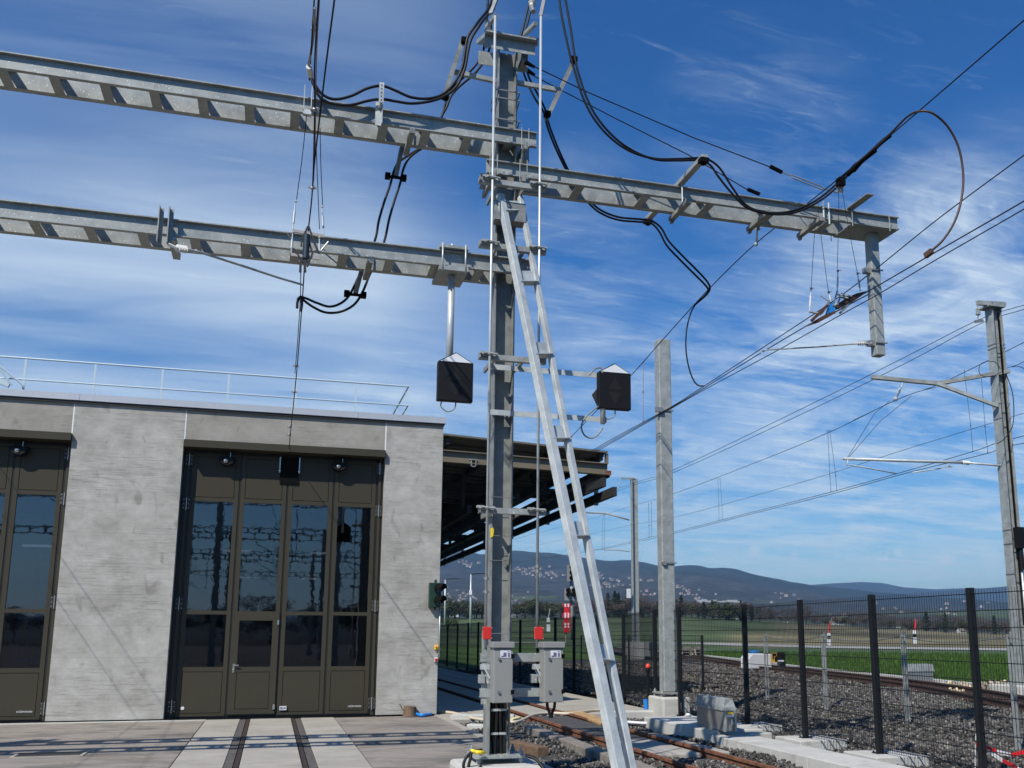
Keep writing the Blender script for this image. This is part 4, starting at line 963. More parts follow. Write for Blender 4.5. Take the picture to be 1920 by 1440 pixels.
# ------------------------------------------------------------------ inclined strut of two channels
ft = P(1173, 1440, Y=9.6); fz = -.05
tp = Vector((MX+.03, MY-.30, P(957, 380, Y=MY-.3).z))
strut = thing('mast_strut', 'bright galvanised inclined strut of two legs leaning down from the mast to the lower right', 'strut', (ft.x, ft.y, 0))
dirv = (ft-tp).normalized(); foot = ft+dirv*.9
lt_ = P(938, 366, Y=MY-.33); rt_ = P(975, 370, Y=MY-.20)
lt_ = Vector((lt_.x, MY-.33, lt_.z)); rt_ = Vector((rt_.x, MY-.20, rt_.z))
lb0 = P(1160, 1440, Y=9.62); rb0 = P(1184, 1440, Y=9.78)
for w, a, c in ((.086, lt_, lb0), (.062, rt_, rb0)):
    d_ = (c-a).normalized(); c2_ = c+d_*.42
    b = MB(); up_ = Vector((1, .35, .0))
    side = d_.cross(up_).normalized()
    # square-ish channel: web + two flanges
    b.bar(a, c2_, w, w, up=up_, taper=1.3); b.build('strut_leg', M['galv_new'], strut, bevel=.006)
for k, (pyc) in enumerate((350, 525, 660, 812, 993, 1222)):
    t_ = {350: None}.get(pyc, None)
def on_line(a, c, py):
    lo, hi = 0., 1.
    for _ in range(40):
        m_ = (lo+hi)/2; 
        if px_of(a.lerp(c, m_))[1] < py: lo = m_
        else: hi = m_
    return a.lerp(c, (lo+hi)/2)
for py in (388, 520, 655, 812, 993, 1222):
    p1 = on_line(lt_, lb0, py); p2 = on_line(rt_, rb0, py+ (4 if py > 1000 else 0)); dd_ = (lb0-lt_).normalized()
    b = MB(); mid = (p1+p2)/2; ax = (p2-p1); 
    hgt = .19
    b.prism([p1+dd_*(-hgt/2), p2+dd_*(-hgt/2), p2+dd_*(hgt/2), p1+dd_*(hgt/2)], dd_.cross(ax).normalized()*.012)
    fr_ = ax.normalized().cross(dd_).normalized()
    b.bar(p1+dd_*(hgt/2-.008)+fr_*.0, p2+dd_*(hgt/2-.008), .11, .012, up=dd_)
    b.build('batten', M['galv_new'], strut)
b = MB(); b.box(MX-.2, MX+.22, MY-.36, MY-.162, tp.z-.28, tp.z-.02); b.build('head_bracket', M['galv_dull'], strut)
b = MB(); b.box(foot.x-.35, foot.x+.35, foot.y-.35, foot.y+.35, -.3, .12); b.build('strut_foundation', M['castconc'], strut, bevel=.03)

# ------------------------------------------------------------------ house-shaped signal boxes
def sigbox(cx, y, z0, z1, w, apex, label, skew=0):
    t = thing('signal_box', label, 'signal', (cx, y, z0), 'house-shaped dotted signals')
    h = w/2; b = MB(); zs = z0+(z1-z0)*.795
    b.prism([(cx-h, y, z0), (cx+h, y, z0), (cx+h, y, zs), (cx, y, z1), (cx-h, y, zs)], (0, .10, 0)); b.build('signal_housing', M['blackplastic'], t, bevel=.008)
    b = MB(); k = .016; b.prism([(cx-h+k*1.5, y-.006, zs+.0), (cx+h-k*1.5, y-.006, zs+.0), (cx, y-.006, z1-k)], (0, .005, 0)); b.build('white_triangle', M['white'], t)
    b = MB(); zc = (z0+zs)/2; st = .021
    for row in range(7):
        for s_ in (1, -1):
            cnt = row+1
            for i in range(cnt):
                x = cx+(i-(cnt-1)/2)*st*1.15; z = zc+s_*(.035+(6-row)*st)
                b.ball((x, y-.003, z), .0034, 5, 3)
    b.build('lamp_dots', mat('dot_lens', (.22, .19, .16), .4), t)
    b = MB(); o_ = .0
    for s_ in (1, -1): b.bar((cx-.15, y-.002, zc+s_*.02+.0), (cx, y-.002, zc+s_*.19), .004, .004); b.bar((cx+.15, y-.002, zc+s_*.02), (cx, y-.002, zc+s_*.19), .004, .004)
    b.build('arrow_outline', M['gasket'], t)
    b = MB(); b.tube(spline([(cx-.16, y+.05, z0), (cx-.17, y+.05, z0-.07), (cx-.09, y+.05, z0-.13), (cx+.0, y+.05, z0-.09), (cx+.02, y+.05, z0)]), .009, 6); b.build('cable_loop', M['galv_dull'], t, smooth=True)
    return t
YS = 11.66
qa = P(820, 748, Y=YS); qb = P(888, 748, Y=YS); qt = P(853, 660, Y=YS)
sg1 = sigbox((qa.x+qb.x)/2-.005, YS, qa.z-.01, qt.z, .452, 0, 'black house-shaped signal with white peak hanging from the lower left crossbeam')
hgx = P(845, 590, Y=YS+.16).x
b = MB(); b.tube([(hgx, YS+.16, qt.z-.35), (hgx, YS+.16, L_z0+.0)], .045, 16); b.build('hanger_pipe', M['pipe'], sg1, smooth=True)
b = MB(); b.box(hgx-.19, hgx+.19, YA-.11, YB+.11, L_z0-.055, L_z0-.002); b.box(hgx-.19, hgx+.19, YA-.11, YB+.11, L_z1+.014, L_z1+.05); b.build('clamp_plate', M['galv'], sg1)
b = MB()
for x in (hgx-.15, hgx+.15): b.tube([(x, YA-.11, L_z0-.08), (x, YA-.11, L_z1+.07)], .012, 6)
b.tube([(hgx-.02, YA-.05, L_z1+.05), (hgx-.02, YA-.05, L_z1+.09)], .02, 6); b.build('u_bolt', M['pipe'], sg1, smooth=True)
qa = P(1121, 764, Y=YS); qb = P(1183, 768, Y=YS); qt = P(1152, 681, Y=YS)
sg2 = sigbox((qa.x+qb.x)/2+.01, YS, (qa.z+qb.z)/2-.005, qt.z, .452, 0, 'black house-shaped signal with white peak carried on two arms right of the mast')
for i, (py, e) in enumerate(((688, 4.05), (773, 4.13))):
    q0_ = P(925, py, Y=YS+.12); b = MB(); b.box(2.55, e, YS+.11, YS+.12, q0_.z-.035, q0_.z+.035); b.box(2.55, e, YS+.12, YS+.17, q0_.z+.025, q0_.z+.035); b.build('carrier_arm', M['galv_new'], sg2)
q1_ = P(1130, 770, Y=YS+.06)
b = MB(); b.tube([(q1_.x, YS+.05, q1_.z-.18), (q1_.x, YS+.05, qt.z-.12)], .036, 14); b.build('support_pipe', M['pipe'], sg2, smooth=True)
b = MB(); b.tube(spline([P(1122, 762, Y=YS), P(1100, 780, Y=YS), P(1090, 800, Y=YS), P(1098, 818, Y=YS), P(1115, 820, Y=YS), P(1130, 803, Y=YS)]), .011, 6); b.tube(spline([P(1105, 703, Y=YS), P(1115, 692, Y=YS), P(1127, 690, Y=YS), P(1130, 700, Y=YS)]), .011, 6); b.build('grey_cable', M['galv_dull'], sg2, smooth=True)
b = MB(); q = P(1117, 738, Y=YS+.05); b.prism([(q.x-.03, YS+.1, q.z), (q.x+.05, YS+.1, q.z+.1), (q.x+.05, YS+.1, q.z-.16)], (0, .03, 0)); b.build('rear_plate', M['darksteel'], sg2)
# ------------------------------------------------------------------ cables and wires (pixel paths lifted to real depths)
def path(pts, y=None, n=8):
    """pts: (px,py) or (px,py,Y)"""
    out = []
    for p in pts: out.append(P(p[0], p[1], Y=(p[2] if len(p) > 2 else y)))
    return spline(out, n)
def cable(label, paths, r=.017, m='cable', y=11.6, cat='cable', group=None, name='feeder_cable', n=8):
    b = MB()
    for p in paths: b.tube(path(p, y, n), r, 7)
    return tag(b.build(name, M[m], smooth=True), label, cat, group)
YK = 11.55
cable('upper thick black cable from the mast top over the perforated bracket plate', [[(930, -30, 12.2), (918, 12, 11.9), (896, 42), (878, 68), (872, 95), (866, 128), (850, 158), (828, 178), (800, 185), (770, 182), (742, 170), (716, 161), (688, 166), (658, 180), (628, 186), (606, 178), (591, 160), (584, 146), (581, 128)]], .019)
cable('lower thick black cable through the foot of the perforated bracket plate', [[(936, -30, 12.2), (924, 14, 11.9), (902, 44), (884, 72), (877, 98), (871, 130), (856, 162), (834, 180), (806, 190), (772, 194), (742, 190), (716, 186), (690, 189), (656, 197), (622, 194), (600, 182), (588, 160), (582, 140)]], .019)
cable('pair of black cables dropping from the mast top behind both left crossbeams', [[(915, 0, 12.4), (911, 60), (906, 95), (892, 122), (866, 148), (846, 166), (836, 190), (830, 214), (815, 250), (800, 272), (782, 284), (766, 298), (756, 318), (750, 345), (740, 375), (730, 410), (722, 447), (708, 490), (694, 513), (681, 545), (665, 570), (640, 584), (612, 586), (588, 576), (568, 562), (563, 558)], [(921, 40, 12.4), (919, 85), (909, 112), (890, 138), (862, 162), (846, 180), (838, 200), (828, 218), (808, 256), (790, 276), (768, 290), (748, 304), (738, 322), (732, 345), (720, 380), (710, 415), (704, 447), (686, 495), (672, 520), (656, 552), (640, 568), (618, 575), (594, 568), (572, 559), (562, 560)]], .017, y=12.45)
# right hand side
cable('pair of black cables swinging from the mast top over the right crossbeam arm', [[(1046, -40), (1050, 10), (1058, 55), (1070, 108), (1078, 135), (1092, 180), (1112, 220), (1142, 256), (1180, 283), (1225, 297), (1270, 298), (1315, 296), (1330, 300), (1350, 316), (1372, 350), (1396, 382), (1424, 396), (1462, 399), (1500, 391), (1540, 369), (1572, 341, 11.3), (1590, 322, 11.1), (1606, 305, 10.9)], [(1052, -40), (1062, 10), (1071, 60), (1078, 108), (1084, 135), (1098, 178), (1118, 218), (1148, 254), (1184, 281), (1228, 299), (1272, 301), (1312, 301), (1332, 310), (1346, 330), (1370, 360), (1398, 388), (1430, 399), (1468, 402), (1504, 394), (1544, 372), (1575, 345, 11.3), (1592, 326, 11.1), (1608, 308, 10.9)]], .016, y=11.35)
cable('pair of black cables passing behind the right crossbeam', [[(1006, -30), (990, 40), (980, 70), (978, 95), (984, 120), (994, 150), (1010, 180), (1022, 205), (1030, 235), (1044, 272), (1062, 312), (1080, 345), (1098, 368), (1125, 393), (1160, 407), (1200, 411), (1222, 414), (1240, 428), (1254, 452), (1280, 480), (1306, 506), (1326, 528), (1331, 541), (1324, 553), (1308, 567)], [(1000, -30), (984, 40), (975, 75), (973, 100), (980, 130), (990, 158), (1004, 186), (1019, 210), (1027, 240), (1041, 276), (1058, 312), (1078, 348), (1095, 371), (1122, 397), (1158, 412), (1198, 416), (1220, 418), (1236, 434), (1250, 460), (1274, 486), (1300, 512), (1322, 534), (1328, 545), (1320, 556), (1302, 572)]], .016, y=12.6)
cable('thin single black cable curving down to the contact wire right of the pale post', [[(1306, 568), (1296, 585), (1288, 615), (1286, 650), (1290, 682), (1298, 708), (1308, 722), (1320, 724)]], .011, y=12.6)
cable('coppery brown cable loop joining the messenger to the contact wire on the right', [[(1605, 307, 10.9), (1640, 277, 10.2), (1672, 248, 9.6), (1700, 220, 9.2), (1722, 209, 9.0), (1748, 212, 8.9), (1776, 236, 8.9), (1797, 275, 8.9), (1806, 325, 8.9), (1803, 372, 8.9), (1790, 415, 8.9), (1768, 450, 8.95), (1742, 474, 9.0)]], .014, 'copper')
b = MB(); b.tube(path([(1590, 328, 11.05), (1620, 298, 10.7), (1652, 268, 10.1), (1668, 255, 9.8)]), .030, 7); b.tube(path([(1600, 320, 10.95), (1615, 303, 10.75), (1640, 283, 10.3)]), .036, 7); tag(b.build('cable_binding', M['black'], smooth=True), 'thick wrapped bundle of cables on the messenger wire above the right beam tip', 'binding')
b = MB(); q = P(1740, 476, Y=9.0); b.bar(P(1735, 480, Y=9.05), P(1748, 470, Y=8.95), .05, .06); tag(b.build('cable_lug', mat('brass_lug', (.16, .09, .06), .5, .5)), 'brownish clamp where the cable loop meets the contact wire', 'clamp')
b = MB(); q = P(1576, 338, Y=11.2); b.box(q.x-.05, q.x+.05, q.y-.05, q.y+.05, q.z-.09, q.z+.03); tag(b.build('bundle_clamp', M['black']), 'black clamp under the cable bundle above the anchor plate', 'clamp')
# wires
def wire(label, pts, r=.006, m='wire', cat='overhead wire', name='overhead_wire', n=6):
    b = MB(); b.tube(path(pts, None, n), r, 6); return tag(b.build(name, M[m], smooth=True), label, cat)
wire('messenger wire from the top right corner passing under the right beam down to the canopy', [(1960, 4, 7.0), (1920, 38, 7.4), (1715, 215, 9.3), (1600, 312, 10.8), (1512, 383, 11.9), (1420, 454, 13.0), (1330, 541, 14.3), (1240, 640, 16.2), (1185, 702, 18.0), (1110, 779, 20.6), (1075, 815, 22.5), (1050, 843, 24.1)], .0085)
wire('upper contact wire on the right, clamped to the hanging post', [(1960, 260, 8.6), (1920, 291, 9.0), (1762, 408, 10.6), (1640, 506, 11.9), (1560, 566, 13.0), (1430, 652, 14.6), (1300, 737, 17.0), (1246, 770, 18.4), (1150, 822, 21), (1110, 845, 22.5), (1060, 872, 25)], .008)
wire('middle contact wire on the right carrying the wooden section insulator', [(1960, 350, 8.0), (1920, 377, 8.3), (1740, 481, 10.2), (1628, 546, 11.6), (1514, 610, 13.0), (1400, 678, 14.8), (1300, 740, 17.0), (1246, 771.5, 18.4), (1128, 838, 22.3), (1060, 875, 25)], .0085)
wire('lower contact wire on the right passing below the wooden section insulator', [(1960, 368, 8.0), (1920, 392, 8.3), (1750, 490, 10.2), (1648, 551, 11.6), (1570, 594, 12.6), (1456, 658, 14.2), (1320, 731, 16.8), (1250, 771, 18.4), (1130, 840, 22.4), (1062, 877, 25)], .0075)
YFR = 20.
def farw(label, pts, r=.009): return wire(label, pts, r)
farw('upper wire of the parallel pair crossing from the far mast head down to the left', [(1990, 548, 20), (1920, 572, 20.5), (1834, 600, 22.8), (1700, 668, 26), (1500, 768, 31), (1265, 880, 42), (1190, 905, 55), (1120, 928, 75), (960, 975, 110)], .010)
farw('lower wire of the parallel pair crossing from the far mast head down to the left', [(1990, 556, 20), (1920, 580, 20.5), (1836, 608, 22.8), (1700, 680, 26), (1500, 778, 31), (1265, 885, 42), (1190, 909, 55), (1120, 932, 75), (960, 978, 110)], .010)
farw('messenger wire held by the bent arm on the right mast', [(1990, 610, 20), (1920, 642, 21), (1851, 677, 22.5), (1757, 722, 24), (1680, 750, 25.5), (1556, 810, 29), (1430, 862, 36), (1265, 925, 48), (1180, 950, 70), (1100, 975, 90), (960, 1012, 120)], .010)
farw('second messenger wire crossing the bent arm on the right mast', [(1990, 650, 20), (1920, 678, 21), (1895, 688, 22), (1770, 722, 24), (1700, 742, 25), (1600, 788, 28)], .008)
farw('thin wire passing straight below the bent arm', [(1990, 758, 20), (1920, 775, 21), (1870, 790, 22.3), (1700, 842, 25), (1500, 905, 31), (1265, 970, 44), (1180, 985, 60), (1100, 1003, 90), (980, 1028, 130)], .007)
farw('upper of the two lowest contact wires held by the registration arm', [(1990, 795, 20), (1920, 817, 21), (1871, 830, 22.3), (1826, 846, 23), (1710, 880, 25), (1560, 922, 30), (1400, 963, 38), (1265, 997, 50), (1180, 1016, 70), (1110, 1032, 95), (960, 1055, 140)], .0095)
farw('lower of the two lowest contact wires held by the registration arm', [(1990, 815, 20), (1920, 831, 21), (1871, 840, 22.3), (1852, 850, 23), (1700, 887, 25), (1560, 926, 30), (1400, 966, 38), (1265, 1000, 50), (1180, 1019, 70), (1110, 1033, 95), (960, 1057, 140)], .0095)
# droppers
def dropper(pts, y, label, r=.005, m='wire'):
    b = MB(); p = [P(a, c, Y=y) for a, c in pts]; b.tube(p, r, 5)
    for q in (p[0], p[-1]): b.ball(q, r*3, 6, 4)
    if len(p) > 2: b.ball(p[1], r*3.4, 6, 4)
    tag(b.build('dropper', M[m]), label, 'dropper wire')
for (a, c, d, y, l) in (((1808, 695), (1820, 798), (1824, 846), 23, 'left dropper of the pair beside the right mast'), ((1840, 705), (1847, 800), (1852, 848), 22.6, 'right dropper of the pair beside the right mast'), ((1552, 808), (1556, 892), (1558, 922), 30, 'left dropper of the double pair in mid sky at right'), ((1556, 808), (1567, 892), (1569, 920), 30, 'right dropper of the double pair in mid sky at right'), ((1346, 898), (1348, 950), (1348, 975), 45, 'left dropper just right of the pale post'), ((1350, 897), (1354, 948), (1354, 974), 45, 'right dropper just right of the pale post'), ((1216, 945), (1217, 985), (1217, 1007), 60, 'left far dropper left of the pale post'), ((1221, 943), (1222, 985), (1222, 1006), 60, 'right far dropper left of the pale post'), ((1131, 965), (1129, 1010), (1129, 1031), 85, 'left dropper left of the distant mast'), ((1134, 965), (1133, 1010), (1133, 1030), 85, 'right dropper left of the distant mast')):
    dropper((a, c, d), y, l, .006 if y < 25 else (.007 if y < 50 else .011))
dropper(((1206, 680), (1206, 735), (1206, 790)), 17.8, 'reddish dropper hanging left of the pale post', .006, 'redwire')
dropper(((1071, 818), (1072, 830), (1071, 838)), 22.6, 'tiny reddish dropper above the canopy edge', .006, 'redwire')
# wires over the middle track (seen almost end on)
wire('contact wire running in over the middle door', [(604, -60, 8.3), (597, 0, 8.8), (590, 120, 9.7), (590, 210, 10.4), (586, 352, 11.5), (577, 440, 12.1), (571, 500, 12.7), (567, 560, 13.6), (557, 690, 16.0), (548, 780, 18.6), (543, 830, 20.6), (540, 868, 22.5)], .0085)
wire('thin twin of the contact wire running in over the middle door', [(592, -60, 8.3), (588, 20, 9.1), (583, 100, 9.6), (580, 150, 10.1)], .008)
wire('second wire slanting in from the top toward the middle door wires', [(634, -60, 8.2), (627, 0, 8.8), (612, 115, 9.7), (600, 215, 10.5), (590, 300, 11.1), (586, 352, 11.5)], .0095)
wire('reddish wire beside the contact wire at the top of the picture', [(602, -60, 8.3), (599, 0, 8.8), (594, 90, 9.6), (592, 180, 10.2), (591, 260, 10.9), (588, 340, 11.4)], .006, 'redwire')
wire('left lower wire joining the contact wire below the insulator', [(564, 500, 12.7), (563, 560, 13.6), (558, 640, 15.0), (553, 700, 16.2)], .006)
b = MB(); t = thing('tension_insulator', 'dark clamp and twisted fitting at the top of the wires over the middle door', 'insulator', P(583, 110, Y=9.7))
b.tube(path([(590, 10, 9.0), (588, 60, 9.4), (582, 98, 9.6), (577, 130, 9.8), (582, 143, 10.0)]), [.02]*33, 7) if False else b.tube(path([(590, 15, 9.0), (588, 60, 9.4), (583, 98, 9.6), (578, 128, 9.8), (582, 143, 10.0)]), .014, 7)
b.ball(P(590, 40, Y=9.3), .035, 8, 6, (1, 1, 1.6)); b.ball(P(588, 55, Y=9.4), .03, 8, 5); b.build('fitting', M['bolt'], t)
b = MB(); p0 = P(579, 125, Y=9.75); p1 = P(582, 142, Y=9.9); b.tube([p0, p1], .032, 8); b.build('white_insulator', M['porcelain'], t)
b = MB(); 
for x, z in ((586, 352), (563, 560), (555, 686), (552, 735), (543, 800), (542, 815), (590, 205)):
    y = np.interp(z, [120, 352, 560, 690, 780, 830], [9.7, 11.5, 13.6, 16, 18.6, 20.6]); q = P(x, z, Y=y); b.ball(q, .028, 8, 5); b.box(q.x-.05, q.x+.05, q.y-.01, q.y+.01, q.z-.01, q.z+.012)
[tag(o, 'small dark clamp on the wires over the middle door', 'clamp', 'clamps on the wires over the door') for o in each(b, 'wire_clamp', M['bolt'], n=2)]
cable('black cable hook where the pair of cables joins the wires above the middle door', [[(572, 559), (563, 557), (558, 566), (557, 578)], [(566, 560), (566, 572), (564, 584)]], .019, y=13.4)
# section insulator over the middle track
si = thing('section_insulator', 'dark forked section insulator hanging in front of the lower left crossbeam', 'section insulator', P(572, 460, Y=11.45))
Yi = 11.45; Q = lambda x, y: P(x, y, Y=Yi)
b = MB(); b.bar(Q(548, 432), Q(608, 443), .02, .035); b.bar(Q(545, 477), Q(600, 485), .02, .035); each(b, 'cross_bar', mat('warm_metal', (.45, .40, .36), .5, .3), si)
b = MB(); b.bar(Q(577, 425), Q(566, 450), .03, .02); b.bar(Q(579, 425), Q(588, 452), .03, .02); b.bar(Q(588, 452), Q(598, 475), .03, .02); b.bar(Q(566, 450), Q(565, 462), .03, .02); b.bar(Q(550, 466), Q(568, 492), .03, .02); b.bar(Q(580, 455), Q(586, 475), .02, .02); b.bar(Q(586, 475), Q(576, 500), .03, .02)
b.bar(Q(564, 488), Q(563, 510), .04, .03); b.bar(Q(571, 488), Q(572, 510), .05, .03); b.build('fork_arm', M['darksteel'], si)
b = MB(); b.tube([Q(575, 440), Q(573, 485)], .042, 10); b.build('dark_insulator', mat('teal_black', (.02, .04, .05), .35), si)
b = MB(); b.tube([Q(616, 453), Q(600, 472)], .009, 6); b.tube([Q(537, 436), Q(548, 449)], .006, 6); b.build('horn', M['bolt'], si)
for k, pts in enumerate(([(575, 215, 10.8), (566, 300, 11.1), (556, 374)], [(600, 240, 10.9), (602, 320, 11.2), (605, 385)], [(593, 280, 11.0), (597, 380, 11.3), (599, 430)])):
    b = MB(); b.tube(path(pts, Yi), .005, 5); b.build('suspension_wire', M['wire'], si)
for a, c in (((554, 378), (549, 432)), ((604, 388), (607, 440)), ((549, 436), (546, 475)), ((599, 445), (599, 480))):
    b = MB(); b.tube([Q(*a), Q(*c)], .008, 6); m_ = ((a[0]*2+c[0])/3, (a[1]*2+c[1])/3); m2_ = ((a[0]+c[0]*3)/4, (a[1]+c[1]*3)/4); b.tube([Q(*m_), Q(*m2_)], .014, 8); b.ball(Q(*a), .018, 6, 4); b.build('turnbuckle', M['pipe'], si)
# right section insulator
s2 = thing('section_insulator', 'rusty brown section insulator with blue plate hung on four thin wires at right', 'section insulator', P(1570, 575, Y=12.2))
Y2_ = 12.3; Q = lambda x, y, d=0: P(x, y, Y=Y2_+d)
wd = M['wood']
b = MB(); b.prism([Q(1628, 545), Q(1606, 550), Q(1590, 557), Q(1563, 575), Q(1575, 577), Q(1604, 563)], (0, .10, 0)); b.prism([Q(1512, 611), Q(1538, 595), Q(1567, 582), Q(1567, 587), Q(1540, 602)], (0, .08, 0)); b.bar(Q(1522, 601), Q(1551, 573), .05, .04); each(b, 'wooden_beam', mat('brown_wood', (.09, .038, .022), .7, var=.4, vscale=20), s2)
b = MB(); b.bar(Q(1568, 584, .05), Q(1628, 552, .05), .03, .02); b.bar(Q(1570, 545), Q(1562, 574), .02, .02); b.bar(Q(1578, 550), Q(1570, 572), .02, .02); b.bar(Q(1540, 588), Q(1555, 565), .03, .03); b.bar(Q(1575, 587), Q(1592, 570), .04, .03); b.bar(Q(1573, 580), Q(1583, 573), .02, .02); b.build('fork_arm', M['bolt'], s2)
b = MB(); b.prism([Q(1551, 588), Q(1556, 572), Q(1562, 566), Q(1567, 580), Q(1563, 584)], (0, .06, 0)); b.build('blue_plate', M['bluepl'], s2)
b = MB(); b.bar(Q(1517, 584), Q(1540, 589), .04, .02); b.bar(Q(1571, 552), Q(1596, 556), .04, .02); b.bar(Q(1575, 556), Q(1590, 560), .05, .02); b.tube([Q(1538, 554), Q(1557, 567)], .010, 6); b.tube([Q(1551, 568), Q(1554, 573)], .010, 6); each(b, 'cross_bar', M['pipe'], s2)
for pts in ([(1531, 400, 11.2), (1527, 440, 11.6), (1521, 538)], [(1533, 370, 11.2), (1538, 430, 11.6), (1553, 546)], [(1573, 350, 11.0), (1572, 420, 11.5), (1570, 505)], [(1578, 350, 11.0), (1588, 410, 11.5), (1607, 510)]):
    b = MB(); b.tube(path(pts, Y2_), .0045, 5); b.build('suspension_wire', M['redwire'], s2)
for a, c in (((1521, 541), (1518, 584)), ((1554, 548), (1558, 566)), ((1571, 508), (1570, 545)), ((1608, 513), (1613, 546))):
    b = MB(); b.tube([Q(*a), Q(*c)], .008, 6); m_ = ((a[0]*2+c[0])/3, (a[1]*2+c[1])/3); m2_ = ((a[0]+c[0]*4)/5, (a[1]+c[1]*4)/5); b.tube([Q(*m_), Q(*m2_)], .015, 8); b.build('turnbuckle', M['porcelain'], s2); b = MB(); b.ball(Q(*a), .022, 6, 4); b.bar(Q(*a), Q(a[0]+6, a[1]-1), .008, .008); b.build('wire_knot', M['bolt'], s2)
# tension rods of the right beam
for k, (pts, tb_, lab) in enumerate((([(988, 118, 11.5), (1100, 172, 11.5), (1300, 258, 11.5), (1444, 313, 11.5)], ((1444, 312), (1466, 323), (1483, 330), (1542, 353), (1572, 362)), 'front tension rod from the mast head to the tip of the right beam'), ([(985, 134, 12.3), (1150, 220, 12.3), (1290, 290, 12.3), (1402, 356, 12.3)], ((1402, 355), (1424, 364)), 'rear tension rod from the mast head down behind the right beam'))):
    t = thing('tension_rod', lab, 'tension rod', P(pts[0][0], pts[0][1], Y=11.8)); yy = pts[0][2]
    b = MB(); b.tube([P(a, c, Y=d) for a, c, d in pts], .008, 6); b.build('rod', M['wire'], t)
    b = MB(); b.tube([P(*tb_[0], Y=yy), P(*tb_[1], Y=yy)], .030, 8); b.tube([P(984+ (2 if k else 0), 116+k*14, Y=yy), P(1003, 126+k*15, Y=yy)], [.035, .018], 8); each(b, 'black_end_fitting', M['black'], t)
    if k == 0:
        b = MB(); b.tube([P(*tb_[1], Y=yy), P(*tb_[2], Y=yy)], .008, 6)
        for dz in (-.022, .022): b.tube([P(*tb_[2], Y=yy)+Vector((0, 0, dz)), P(*tb_[3], Y=yy)+Vector((0, 0, dz))], .009, 6)
        b.tube([P(*tb_[3], Y=yy), P(*tb_[4], Y=yy)], .010, 6); b.build('turnbuckle', M['galv_dull'], t)
b = MB(); q = P(1560, 372, Y=11.5); b.box(7.93, 8.05, 11.2, 12.3, R_z1+.014, R_z1+.03) ; b.build('anchor_plate', M['galv_dull'], rb)
b = MB(); q = P(1573, 366, Y=11.3); b.box(q.x-.03, q.x+.05, 11.25, 11.3, R_z1+.03, R_z1+.13); b.build('anchor_lug', M['porcelain'], rb)
b = MB(); xq = P(1550, 400, Y=YA-.1).x
for x in (xq-.05, xq+.04): b.tube([(x, YA-.1, R_z0-.08), (x, YA-.1, R_z1+.04)], .014, 6)
b.build('u_bolt', M['pipe'], rb)
# brackets above/below beams
def ybar(label, pa, pb, z, w, h, y0, y1, m='galv'):
    x = (P(*pa, Z=z).x+P(*pb, Z=z).x)/2; t = thing('cable_bracket', label, 'bracket', (x, (y0+y1)/2, z))
    b = MB(); b.box(x-w/2, x+w/2, y0, y1, z, z+h); b.build('bracket_arm', M[m], t)
    return t, x
za = R_z1+.015
p_f = P(1322, 293, Z=za+.03); p_b = P(1218, 414, Z=za+.03)
t, x = ybar('galvanised arm lying across the right crossbeam with cables clamped at both ends', (1322, 293), (1218, 414), za, .09, .06, min(p_f.y, 11.3), max(p_b.y, 12.5))
for yy in (min(p_f.y, 11.3)+.05, max(p_b.y, 12.5)-.05):
    b = MB(); b.box(x-.06, x+.06, yy-.05, yy+.05, za-.04, za+.02); b.ball((x, yy, za-.03), .05, 8, 5); b.build('cable_clamp', M['black'], t)
b = MB(); b.tube([(x, YA-.1, R_z0-.08), (x, YA-.1, R_z1+.04)], .01, 6); b.build('u_bolt', M['pipe'], t)
for (pxa, lab) in ((1285, 'dark short bar under the right crossbeam near the cable arm'), (1434, 'dark short bar under the right crossbeam carrying the hanging insulator'), (1530, 'dark wide bar under the right crossbeam near its tip')):
    xx = P(pxa, 380, Y=YA).x; b = MB(); b.box(xx-.04, xx+.04, YA-.14, YB+.14, R_z0-.06, R_z0-.002); b.box(xx-.02, xx+.02, YB+.08, YB+.14, R_z0-.10, R_z0-.06); tag(b.build('beam_clamp', M['galv_dull']), lab, 'clamp')
# hanging insulator at 1420
hi = thing('hanging_insulator', 'small ribbed insulator hanging from the right crossbeam on to the messenger wire', 'insulator', P(1420, 400, Y=12.3))
b = MB(); ins(b, P(1421, 415, Y=12.4), P(1420, 430, Y=12.6), .05, 3); b.build('ribbed_insulator', M['galv_dull'], hi)
b = MB(); b.tube([P(1421, 400, Y=12.3), P(1421, 415, Y=12.4)], .014, 6); b.tube([P(1420, 430, Y=12.6), P(1419, 445, Y=12.9), P(1419, 457, Y=13)], .016, 6); b.ball(P(1418, 458, Y=13), .035, 6, 5); b.build('shackle', M['pipe'], hi)
# registration arm at the hanging post
rg_ = thing('registration_arm', 'thin registration rod with white insulator reaching left from the hanging post', 'registration arm', P(1632, 645, Y=MY))
b = MB(); b.tube([P(1635, 644, Y=MY-.05), P(1625, 644, Y=MY), P(1600, 645, Y=12.1), P(1540, 650, Y=12.6), P(1440, 656, Y=14.0)], .012, 8); b.build('steel_rod', M['galv_dull'], rg_)
b = MB(); ins(b, P(1624, 643, Y=MY+.0), P(1608, 643.5, Y=12.05), .045, 4); b.build('white_insulator', M['porcelain'], rg_)
b = MB(); b.tube([P(1440, 656, Y=14.0), P(1429, 657, Y=14.2), P(1428, 664, Y=14.2)], .012, 6); b.build('hook', M['pipe'], rg_)
